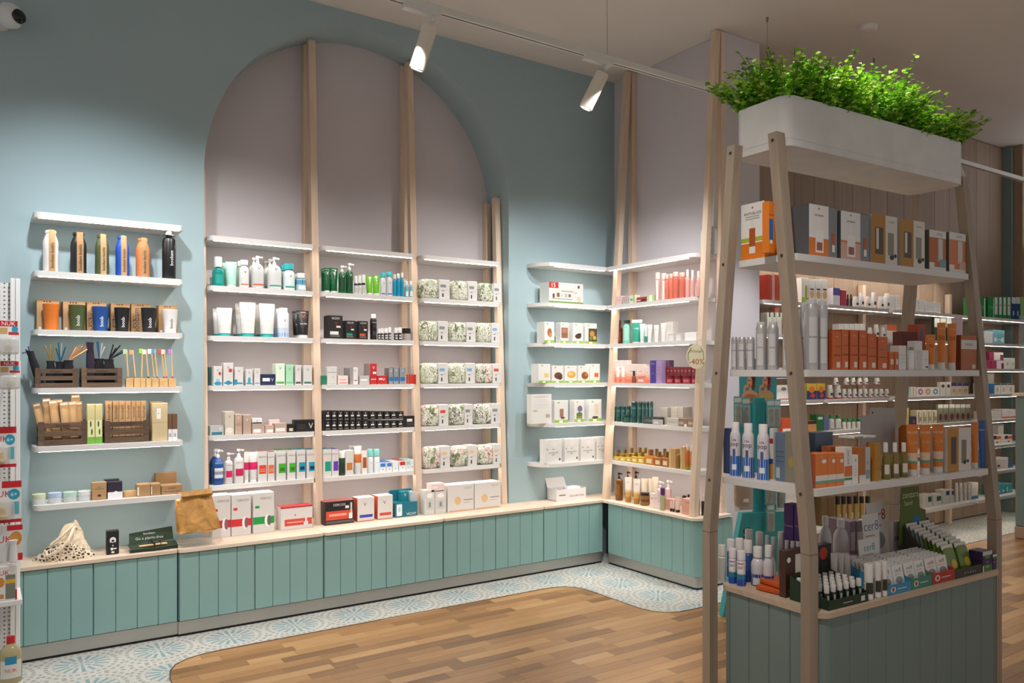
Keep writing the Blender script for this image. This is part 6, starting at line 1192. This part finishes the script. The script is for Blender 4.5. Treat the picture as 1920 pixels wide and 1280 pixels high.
# ================================================================== goods on the wood-panelled wall
P1 = (0, 0, 1); G6_, G7_ = (1820, 540, 5.82), (1820, 740, 5.82)
WN = ['topmost', 'second', 'third', 'fourth', 'fifth', 'sixth', 'seventh', 'lowest']
def wrow(i, crop=P1): return Row('y', 3.772, WL[i], crop, f"on panelled wall's {WN[i]} shelf")
def jarw(row, spans, yt, nm, c='#e2e0e0', cap='#eeecec', foot='#b03a44'): B(row, spans, yt, nm, 'jar', c, cap=(.26, .8, cap), bands=[(.0, .12, 180, foot), (.35, .6, 40, '#3a3a44')], name='pill_jar', cat='jar', seg=14)
r = wrow(0)
C(r, [(1439, 1453), (1454, 1467)], 515, 'orange-red carton', '#c4402a', [(.6, 0, 1, 1, '#e0a898')], d=.08); C(r, (1503, 1516), 521, 'white carton with green plant', '#f0efe8', [(0, 0, 1, .25, '#9ab84a'), (.5, .2, .8, .7, '#b8a03c')], d=.06); C(r, [(1517, 1528), (1529, 1540), (1541, 1552)], 524, 'white carton with peach picture', '#f4f2ee', [('O', .5, .4, .35, .16, '#e6b07a'), (.2, .58, .8, .64, '#3a3a34')], d=.06)
C(r, (1562, 1575), 540, 'white and violet carton', '#e4e0e8', [(0, .6, 1, 1, '#4a4a9a')], d=.05); C(r, (1577, 1587), 544, 'raspberry red card', '#b02a4a', [], d=.04); B(r, [(1587, 1592), (1593, 1598)], 552, 'tiny dark bottle', 'cyl', '#3a3034', cap=(.25, .6, '#1c1c1c'))
jarw(r, [(1598, 1610, 556), (1610, 1620, 549), (1621, 1632, 556), (1632, 1643, 548)], 552, 'white pill jar'); jarw(r, [(1645, 1657, 556), (1657, 1668, 550)], 552, 'larger white pill jar')
C(r, [(1668, 1678), (1679, 1688)], 554, 'white ribbed carton', '#e6e6e2', lines('#b0b0aa', .1, .9, (.3, .5, .7)), d=.06); C(r, [(1709, 1722, 560), (1723, 1734, 563), (1735, 1750, 566), (1750, 1764, 567)], 563, 'flat white carton right of the leg', '#dcdad8', lines('#a8a8a8', .1, .9, (.3, .6)), d=.08)
r = wrow(1)
C(r, (1426, 1437), 588, 'grey glass-fronted carton', '#8a8a80', [], d=.06); C(r, [(1439, 1447), (1448, 1456), (1457, 1466)], 586, 'white carton with green tip', '#eef0ea', [(.3, .8, .7, 1, '#3a6a44')], d=.06); C(r, (1453, 1461), 576, 'orange-pink carton at the back', '#d87a6a', [], d=.05, dy=.08)
C(r, [(1573, 1582), (1583, 1592), (1593, 1602), (1603, 1612), (1613, 1622)], 607, 'small white carton with dark mark', '#e6e6e6', [(.2, .3, .7, .55, '#2a2a30')], d=.06); jarw(r, [(1625, 1636, 614), (1637, 1648, 608), (1649, 1660, 614)], 612, 'white pill jar'); C(r, (1663, 1681), 609, 'white carton with orange top', '#dcdad6', [(0, .6, 1, 1, '#d8652c')], d=.07)
C(r, (1703, 1720), 610, 'orange carton right of the leg', '#d07a30', [(.2, .3, .8, .6, '#e8c8a8')], d=.06); C(r, [(1752, 1762), (1763, 1774), (1775, 1784)], 596, 'dark packet with green top', '#38402c', [(0, .6, 1, 1, '#dfe4d8')], d=.03); C(r, (1790, 1802), 592, 'pink blister card', '#e2a8b8', [('O', .5, .4, .3, .12, '#b04a6a')], d=.02)
r = wrow(3)
C(r, (1457, 1482), 722, 'white carton with grey picture', '#e9e7e4', [('O', .5, .75, .2, .12, '#7a7a86'), (.1, .05, .9, .12, '#c44a4a')], d=.07); C(r, (1456, 1477), 709, 'blue and white carton on top', '#e0e4e8', [(0, 0, 1, .5, '#2a6ab0')], d=.06, dz=.16)
C(r, [(1513, 1531), (1532, 1547)], 719, 'yellow and navy juice carton', '#d8b83a', [(0, 0, 1, .55, '#2a3a7a'), ('O', .5, .62, .3, .2, '#e07a2c'), ('O', .6, .25, .25, .14, '#c83a3a')], d=.07); C(r, (1507, 1512), 718, 'slim green carton', '#9ab04a', [], d=.07)
jarw(r, [(1549, 1562), (1564, 1577)], 722, 'large white pill jar'); jarw(r, [(1578, 1587), (1588, 1597), (1598, 1607), (1608, 1617), (1618, 1627), (1628, 1637), (1638, 1647), (1648, 1657), (1658, 1667)], 729, 'small white pill jar')
jarw(Row('y', 3.778, WL[3] + .105, P1, "on panelled wall's fourth shelf"), [(1562, 1572), (1582, 1592), (1594, 1604), (1606, 1616), (1618, 1628), (1638, 1650)], 708, 'white pill jar, upper tier')
C(r, (1697, 1707), 725, 'pale blue striped carton', '#b9d4dc', [(.4, 0, .6, 1, '#e6e8e6')], d=.06); C(r, [(1708, 1717)], 725, 'cream carton with orange stripe', '#ece6da', [(.4, 0, .55, 1, '#d88a4a')], d=.06)
for x0, x1, nm, cc in ((1719, 1733, 'magenta', '#c43a7a'), (1733, 1747, 'amber', '#c47a3a'), (1747, 1761, 'blue', '#2a8ab4')): C(r, (x0, x1), 726, f'white carton with {nm} swirl', '#eceae6', [('O', .5, .5, .32, .34, cc), ('O', .5, .5, .16, .18, '#eceae6')], d=.06)
C(r, [(1763, 1773), (1774, 1783)], 716, 'white hanging packet', '#dcd8d0', [('O', .5, .7, .3, .12, '#2a2a2e')], d=.03); C(r, [(1784, 1794), (1795, 1804), (1805, 1816)], 717, 'tan packet with navy top', '#cbbba4', [(0, .72, 1, 1, '#2a2f6a'), ('O', .5, .35, .3, .15, '#b0946c')], d=.03)
r = wrow(4)
C(r, (1466, 1484), 784, 'orange carton at the island leg', '#d8592c', [(.1, .1, .9, .3, '#e6e0d8')], d=.06); C(r, (1512, 1531), 789, 'peach-orange carton', '#d99a5a', [(0, .7, 1, 1, '#2c2c2c')], d=.06); C(r, (1531, 1545), 777, 'dark green carton', '#1f6a3c', [(.2, .7, .8, .85, '#dfe8e0')], d=.06); C(r, (1545, 1554), 782, 'slate blue carton', '#5a6ca0', [], d=.06)
B(r, [(1553, 1564), (1565, 1577)], 778, 'white bottle with green cap', 'cyl', '#e4e4e2', cap=(.22, .7, '#1f8a4a'), bands=[(.1, .7, 40, '#cfd0cc'), (.05, .12, 60, '#2a2a2a')]); B(r, [(1578, 1586), (1587, 1595), (1596, 1604), (1605, 1615)], 784, 'small white bottle with green cap', 'cyl', '#e4e4e2', cap=(.3, .85, '#1f8a4a'))
C(r, (1691, 1704), 765, 'yellow carton', '#d8c060', [], d=.06); C(r, (1705, 1718), 781, 'navy carton with red figure', '#22305a', [(.5, .2, .8, .6, '#c43a3a')], d=.06)
C(r, [(1719, 1728), (1729, 1737), (1738, 1746), (1747, 1757)], 769, 'pale striped carton', '#dcd8b8', [(.3, .1, .5, .9, '#b05a70'), (.6, .2, .9, .5, '#7a9a5a')], d=.06); C(r, [(1759, 1768), (1769, 1778), (1780, 1790), (1791, 1800), (1801, 1810), (1811, 1819)], 758, 'hanging sachet with dark red print', '#8a8a70', [('O', .5, .3, .35, .2, '#6a2430'), (0, .8, 1, 1, '#d8d6d0')], d=.02)
r = wrow(5)
C(r, [(1640, 1664), (1790, 1812)], 845, 'dim carton behind the island goods', '#7a7468', [], d=.06)
r = wrow(7)
B(r, [(1677, 1685), (1686, 1695)], 943, 'small white and blue bottle', 'cyl', '#dfe2e8', cap=(.3, .7, '#eeeeee'), bands=[(0, .3, 180, '#2a5aa8')]); C(r, [(1735, 1748), (1750, 1766)], 926, 'white carton with green mark', '#d4d0c6', [(.4, .4, .9, .8, '#1f5a3c')], d=.07); C(r, [(1768, 1780), (1781, 1788)], 918, 'white carton with navy mark', '#cfccc8', [(.5, .6, 1, .9, '#2c2a5a')], d=.07); B(r, [(1790, 1797), (1798, 1805), (1806, 1813), (1814, 1820)], 905, 'slim white bottle', 'slim', '#d4d0cc', cap=(.15, .8, '#dcd8d4')); C(r, (1822, 1834), 905, 'white carton with blue foot', '#d8d4d0', [(0, 0, 1, .2, '#2a7aa8')], d=.07)
B(r, [(1566, 1575), (1577, 1586), (1588, 1597), (1600, 1609), (1611, 1620), (1622, 1631)], 930, 'gold jar with black lid', 'jar', '#a88a4a', cap=(.3, 1, '#241c14'), name='honey_jar', cat='jar'); C(r, [(1540, 1552), (1553, 1565)], 932, 'bronze carton', '#6a5430', [], d=.07); C(r, (1472, 1494), 922, 'white carton at the island leg', '#dedbd8', lines('#9a9896', .1, .9, (.3, .6)), d=.08)
r = wrow(0, G6_)
C(r, [(38, 165, 105), (190, 258, 102)], 105, 'green carton', '#1f8a3a', [(.1, .45, .9, .6, '#3aa85a'), (.85, 0, .95, 1, '#e0ead8')], d=.1); C(r, [(262, 305), (310, 350), (356, 396), (402, 444)], 100, 'green and white carton', '#2a8f44', [(0, .2, .7, 1, '#e4e8e0'), (.2, .6, .5, .66, '#c44a3a')], d=.1); C(r, [(448, 492), (494, 540)], 100, 'navy carton with white top', '#1f3f7a', [(0, .72, 1, 1, '#e0e2e6'), (.3, .2, .6, .4, '#cfd6e2')], d=.1); C(r, (546, 600), 98, 'light green carton', '#a8cc7a', [], d=.1)
r = wrow(1, G6_); C(r, (156, 242), 470, 'white carton beside blue one', '#e9ecee', lines('#c4ccd0', .1, .9, (.2,)), d=.1); C(r, (244, 370), 458, 'sky blue carton with white dumbbell', '#7fc0d4', [('O', .2, .3, .12, .18, '#eef4f6'), ('O', .8, .3, .12, .18, '#eef4f6'), (.2, .27, .8, .33, '#eef4f6')], d=.1); T(r, (100, 146), 345, 'hanging white tube', '#e2e0dc', '#3a5a4a', bands=[(.3, .5, '#2f9a54')])
r = wrow(2, G6_); C(r, [(102, 220), (224, 282)], 792, 'magenta carton, lower line', '#b0285c', [], d=.08); C(r, (205, 255), 702, 'magenta carton, upper line', '#a02454', [], d=.08, dz=.085); C(r, (257, 356), 702, 'white and magenta carton, upper line', '#e9e4e6', [(.65, 0, 1, .7, '#8a3050')], d=.08, dz=.085); C(r, (286, 360), 792, 'white and magenta carton, lower line', '#e9e4e6', [(.65, 0, 1, .7, '#8a3050')], d=.08); C(r, [(364, 428), (432, 482)], 762, 'white carton with small print', '#e6e6e2', [(.5, .3, .7, .6, '#9ab06a')], d=.08)
r = wrow(3, G6_); C(r, (120, 154), 1034, 'slim white carton', '#ece8e6', [], d=.08); C(r, [(157, 206), (209, 258)], 1042, 'cobalt blue carton', '#1a6fb0', [], d=.08); C(r, [(262, 326), (330, 396), (400, 480)], 1040, 'white carton with peach print', '#e9e4e0', [(.3, .2, .6, .6, '#d8b09a'), (0, .85, 1, 1, '#4a4a4c')], d=.08); C(r, (165, 255), 932, 'grey-white carton at the back', '#c4c0bc', [], d=.06, dy=.12); C(r, (118, 162), 930, 'moss green carton at the back', '#5a7a2c', [], d=.06, dy=.12)
r = wrow(4, G7_); C(r, [(150, 258), (260, 330)], 182, 'white low carton', '#dedad8', lines('#a8a4a2', .1, .9, (.3, .6)), d=.1); C(r, [(345, 418), (420, 496)], 158, 'white carton with orange foot', '#e6dedc', [(0, 0, 1, .18, '#d8653a')], d=.1)
r = wrow(5, G7_); C(r, [(206, 330), (332, 452)], 440, 'white and orange carton', '#e4e0dc', [(.3, .5, 1, .85, '#d8702c'), (.35, .55, .6, .95, '#22305a'), (.6, .1, .75, .25, '#22305a')], d=.1); C(r, (232, 362), 322, 'grey carton at the back', '#a09890', [(.5, .1, .95, .9, '#d4d0cc')], d=.06, dy=.12)
r = wrow(6, G7_); C(r, (226, 410), 692, 'pinkish white carton with dark print', '#cfc2be', [(.1, .6, .2, .8, '#4a4448'), (.35, .2, .5, .4, '#5a3a44')], d=.1); C(r, (416, 460), 740, 'small blue carton', '#2a5a9a', [], d=.08)
r = wrow(7, G7_); C(r, [(238, 385), (390, 458)], 972, 'teal carton with white print', '#2a8a94', [(.05, .2, .2, .7, '#d8e0e0'), ('O', .5, .3, .06, .08, '#d8e8e8'), ('O', .8, .3, .06, .08, '#d8e8e8')], d=.1)

# ------------------------------------------------------------------ teal card floor display behind the island
# stands on the tiles before the pier; its front faces the camera
du, dv = 2.98, 2.70
tx, tt = on_y(1420, 3.15); t = thing('floor_display', 'turquoise card floor display with pop-art ladies behind the island', 'display', (tx, 3.15, 0), R(-20)); TQ = mat('#3a9fa4', .5)
sc = tt / F_PX
G().prism_xz([(-.12, .62), (.13, .62), (.13, zat(700, tt) + .09), (-.12, zat(700, tt) + .09)], 0, .006, TQ).build('back_card', t)
G().box(-.035, .035, -.03, 0, .4, zat(745, tt), mat('#3597a0', .5), .002).build('spine', t)
g = G(); zt = zat(958, tt); g.prism_xz([(-.26, .0), (.20, .0), (.15, zt), (-.13, zt)], -.05, .0, TQ); word(g, 'cure', -.10, zt - .18, .05, mat('#14262a', .5), -.0508, 78); g.build('base_panel', t)
g = G(); z0, z1 = zat(744, tt), zat(704, tt); y = -.0008; sk = mat('#d9a07c', .6)
def blob(cx, cz, rx, rz_, m, k=0): g.add([(cx + rx * math.cos(i * .393), y - k * .0003, cz + rz_ * math.sin(i * .393)) for i in range(16)], [tuple(range(16))], m)
hh = z1 - z0
for s, hair, top in ((-.05, '#6a3a26', '#c4703a'), (.055, '#9a2438', '#c9b060')):
    blob(s, z0 + hh * .02, .058, hh * .30, sk, 1); blob(s, z0 - hh * .02, .045, hh * .16, mat(top, .6), 2); blob(s + .012, z0 + hh * .86, .026, hh * .26, mat(hair, .6), 2); blob(s + .022, z0 + hh * .62, .012, hh * .3, mat(hair, .6), 2)
    blob(s, z0 + hh * .36, .010, hh * .16, sk, 3); blob(s - .004, z0 + hh * .70, .019, hh * .27, sk, 3); blob(s - .006, z0 + hh * .56, .0045, hh * .05, mat('#a8242c', .5), 4)
    blob(s - .012, z0 + hh * .78, .004, hh * .025, DARK, 4); blob(s + .003, z0 + hh * .78, .004, hh * .025, DARK, 4); blob(s - .038, z0 + hh * .28, .008, hh * .26, sk, 3); blob(s - .026, z0 + hh * .50, .010, hh * .09, sk, 4)
g.build('picture', t)
def blister(px, py, k, rows, nm):
    X, t_ = on_y(px, 3.08); o = thing('blister_pack', nm, 'packet', (X, 3.085 - .008 * k, zat(py, t_)), R(-20), 'blister packs on the turquoise display')
    G().box(-.028, .028, 0, .0012, -.085, .085, mat('#7fb9b8', .4), .0004).build('card', o); G().box(-.022, .022, -.014, -.0002, -.075, .035, mat('#c4d4d2', .15, alpha=.45), .003).build('clear_blister', o)
    g = G(); g.lathe([(.006, -.07), (.008, -.03), (.005, .01), (.009, .02), (.004, .03)], mat('#a8705a', .5), 10, cy=-.007); g.build('tweezer', o); G().box(-.022, .022, -.0012, -.0002, .05, .075, mat('#d8e6e4', .4), 0).build('header', o)
k = 0
for px, py in ((1383, 770), (1396, 772), (1440, 775), (1455, 775), (1400, 925), (1437, 918), (1447, 920), (1462, 925), (1440, 970)):
    blister(px, py, 1 + k % 3, 1, f'turquoise hanging blister pack, {NTH[k]} from top left'); k += 1
X, t_ = on_y(1392, 3.06); o = thing('hanging_bag', 'tan fibre glove in clear bag hung on the turquoise display', 'bag', (X, 3.06, zat(918, t_)), R(-20)); g = puff(.1, .2, .03, KRAFT); g.v = [(x, y, z - .1) for x, y, z in g.v]; g.build('glove', o); G().box(-.06, .06, -.018, -.0165, -.12, .1, mat('#d8d0c4', .1, alpha=.3), 0).build('clear_bag', o); G().box(-.004, .03, -.019, -.018, -.07, -.05, mat('#e8e6e0', .5), 0).build('price_tag', o)

# ------------------------------------------------------------------ counter with glass at the far right edge
t = thing('sales_counter', 'grey-teal counter with beige plinth and glass screen at right edge', 'counter', (0, 0, 0)); cx, _ = on_y(1903, 3.3)
G().box(cx, cx + .8, 3.0, 3.3, .1, 1.24, DTEAL, .01).build('front', t); G().box(cx - .01, cx + .8, 2.99, 3.3, 0, .1, mat('#a8917c', .6), .004).build('plinth', t); G().box(cx - .02, cx + .8, 2.98, 3.32, 1.24, 1.27, OAK, .004).build('top', t)
G().box(cx + .02, cx + .8, 3.27, 3.276, 1.27, 1.95, mat('#bfd0dc', .05, alpha=.25), .001).build('glass_screen', t)

# ================================================================== white perforated gondola at the left edge
def peg():
    m, nt, b = nodes_of('perforated_white_steel', .45); L = nt.links; ge = N(nt, 'ShaderNodeNewGeometry'); v = N(nt, 'ShaderNodeVectorMath', operation='SCALE'); v.inputs['Scale'].default_value = 52; L.new(ge.outputs['Position'], v.inputs[0])
    f = N(nt, 'ShaderNodeVectorMath', operation='FRACTION'); L.new(v.outputs[0], f.inputs[0]); s = N(nt, 'ShaderNodeSeparateXYZ'); L.new(f.outputs[0], s.inputs[0])
    def dd(o):
        a = N(nt, 'ShaderNodeMath', operation='SUBTRACT'); a.inputs[1].default_value = .5; L.new(o, a.inputs[0]); q = N(nt, 'ShaderNodeMath', operation='MULTIPLY'); L.new(a.outputs[0], q.inputs[0]); L.new(a.outputs[0], q.inputs[1]); return q.outputs[0]
    sm = N(nt, 'ShaderNodeMath', operation='ADD'); L.new(dd(s.outputs[0]), sm.inputs[0]); L.new(dd(s.outputs[2]), sm.inputs[1]); lt = N(nt, 'ShaderNodeMath', operation='LESS_THAN'); lt.inputs[1].default_value = .035; L.new(sm.outputs[0], lt.inputs[0])
    mx = N(nt, 'ShaderNodeMix', data_type='RGBA'); L.new(lt.outputs[0], mx.inputs[0]); mx.inputs[6].default_value = lin('#dedcd9'); mx.inputs[7].default_value = lin('#55524e'); L.new(mx.outputs[2], b.inputs['Base Color']); return m
GY = 4.25; gx, gt = on_y(38, GY); gw = (38 - 22) * gt / F_PX
t = thing('pegboard_gondola', 'white perforated gondola at the left edge with baby goods', 'display stand', (0, 0, 0)); ztop = zat(522, gt)
G().box(gx - gw, gx - gw * .52, GY, GY + .05, 0, ztop, mat('#e6e4e1', .45), .002).build('upright', t); G().box(gx - gw * .48, gx, GY + .004, GY + .05, 0, ztop, mat('#e6e4e1', .45), .002).build('upright', t)
G().box(-.8, gx - gw, GY + .03, GY + .036, .1, ztop - .02, peg(), 0).build('perforated_panel', t); zs = zat(1132, 3.35)
G().box(-.8, gx, 4.02, GY + .03, zs - .022, zs, mat('#e6e4e1', .45), .002).build('shelf', t); G().box(-.8, gx, 3.98, GY + .05, 0, .12, mat('#e6e4e1', .45), .002).build('base', t)
r = Row('y', 4.05, 0, P1, 'on the left gondola')
def hang(y0, y1, x0, x1, dy, label, build):
    p = (x0 + x1) / 2; X, t_ = on_y(p, 4.05 + dy); za, zb = zat(y1, t_), zat(y0, t_); w = (x1 - x0) * t_ / F_PX; o = thing('baby_product', label, 'packet', (X, 4.05 + dy, za), 0, 'baby goods on the left gondola'); build(o, w, zb - za); G().tube([(0, .004, (zb - za) * .95), (0, .19 - dy, (zb - za) * .97)], .002, STEEL, 6).build('hook', o)
NR = '#c8202c'
def soother(o, w, h):
    g = G(); g.box(-w / 2, w / 2, 0, .002, h * .42, h, mat('#e9e6e2', .4), .0005); printed(g, [(.1, .82, .9, .98, NR), ('T', 'NUK', .5, .9, .11, '#f8f4f4'), (.1, .6, .45, .78, '#cfa86a'), (.5, .58, .95, .66, NR), ('O', .78, .74, .14, .1, '#2f9ab8')], w, h, 0); g.build('card', o)
    o2 = puff(w * .95, h * .5, .05, mat('#e2e0dc', .12, alpha=.55)).build('clear_dome', o); o2.location = (0, -.02, 0); g = G(); g.lathe([(.02, 0), (.02, .006), (.01, .01), (.012, .026), (.004, .032)], mat('#d8c8a8', .3), 16); q = g.build('soother', o); q.rotation_euler = (R(70), 0, 0); q.location = (0, -.012, h * .22)
def teat(o, w, h):
    g = G(); g.box(-w / 2, w / 2, 0, .002, 0, h, mat('#e6e4e0', .4), .0005); printed(g, [(.0, .0, 1, .08, NR), (.35, .84, 1, 1, NR), ('T', 'NUK', .3, .7, .14, NR), ('O', .75, .68, .2, .13, '#2f9ab8'), ('T', '6+', .75, .68, .09, '#f4f8f8'), (.68, .2, .92, .5, '#5fb0c4')], w, h, 0); g.build('card', o)
    g = G(); g.lathe([(.022, .0), (.022, .006), (.012, .012), (.009, .03), (.011, .04), (.004, .048)], mat('#d9b45a', .2), 16); q = g.build('teat', o); q.location = (-w * .12, -.02, h * .15); q2 = puff(w * .7, h * .45, .045, mat('#e2e0dc', .1, alpha=.35)).build('clear_blister', o); q2.location = (-w * .08, -.022, h * .1)
hang(600, 665, -2, 34, .0, 'soother in clear dome on card, upper one on left gondola', soother); hang(676, 730, 0, 36, .02, 'soother in clear dome on card, lower one on left gondola', soother)
hang(800, 876, -14, 27, .06, 'yellow teat blister card, topmost of three on left gondola', teat); hang(902, 980, -12, 36, .02, 'yellow teat blister card, middle of three on left gondola', teat)
def tubecard(o, w, h):
    g = G(); g.box(-w / 2, w / 2, 0, .002, 0, h, mat('#d8d6d4', .4), .0005); printed(g, [(.5, .85, 1, 1, NR), ('T', 'NUK', .3, .62, .18, NR), ('O', .78, .62, .2, .2, '#c98a3c'), (.85, 0, 1, .2, NR)], w, h, 0); g.build('card', o); g = G(); g.lathe([(.014, 0), (.016, .01), (.012, h * .5), (.018, h * .6)], mat('#efefee', .3), 14); q = g.build('white_tube', o); q.location = (w * .2, -.02, 0)
hang(985, 1052, -12, 38, .0, 'white tube on red-cornered card, lowest blister on left gondola', tubecard)
r = Row('y', 4.03, zs, P1, 'on the left gondola shelf')
C(r, (-10, 32), 1062, 'baby bottle carton with clear window', '#e4e0dc', [('T', 'NUK', .3, .82, .13, NR), ('O', .28, .55, .16, .14, '#d08a3c'), (.48, .05, .92, .75, '#7f8070'), (.48, .5, .92, .62, '#d9b02c'), (.05, .08, .4, .2, '#cf8a4a'), (.92, 0, 1, .3, NR)], d=.07)
C(r, (-6, 30), 1046, 'white and red carton behind the bottle carton', '#e9e6e4', [(.7, .4, 1, .9, NR)], d=.05, dy=.09)
r = Row('y', 3.97, .12, P1, 'at the foot of the gondola')
B(r, (-2, 42), 1192, 'clear bottle cleanser with red cap', 'round', '#b5aa82', cap=(.16, .36, NR), bands=[(.15, .6, 60, '#e4e2da'), (.5, .7, 30, '#2f8fb4')], pr=[('T', 'NUK', .38, .09, NR)], rough=.15, sy=.6)
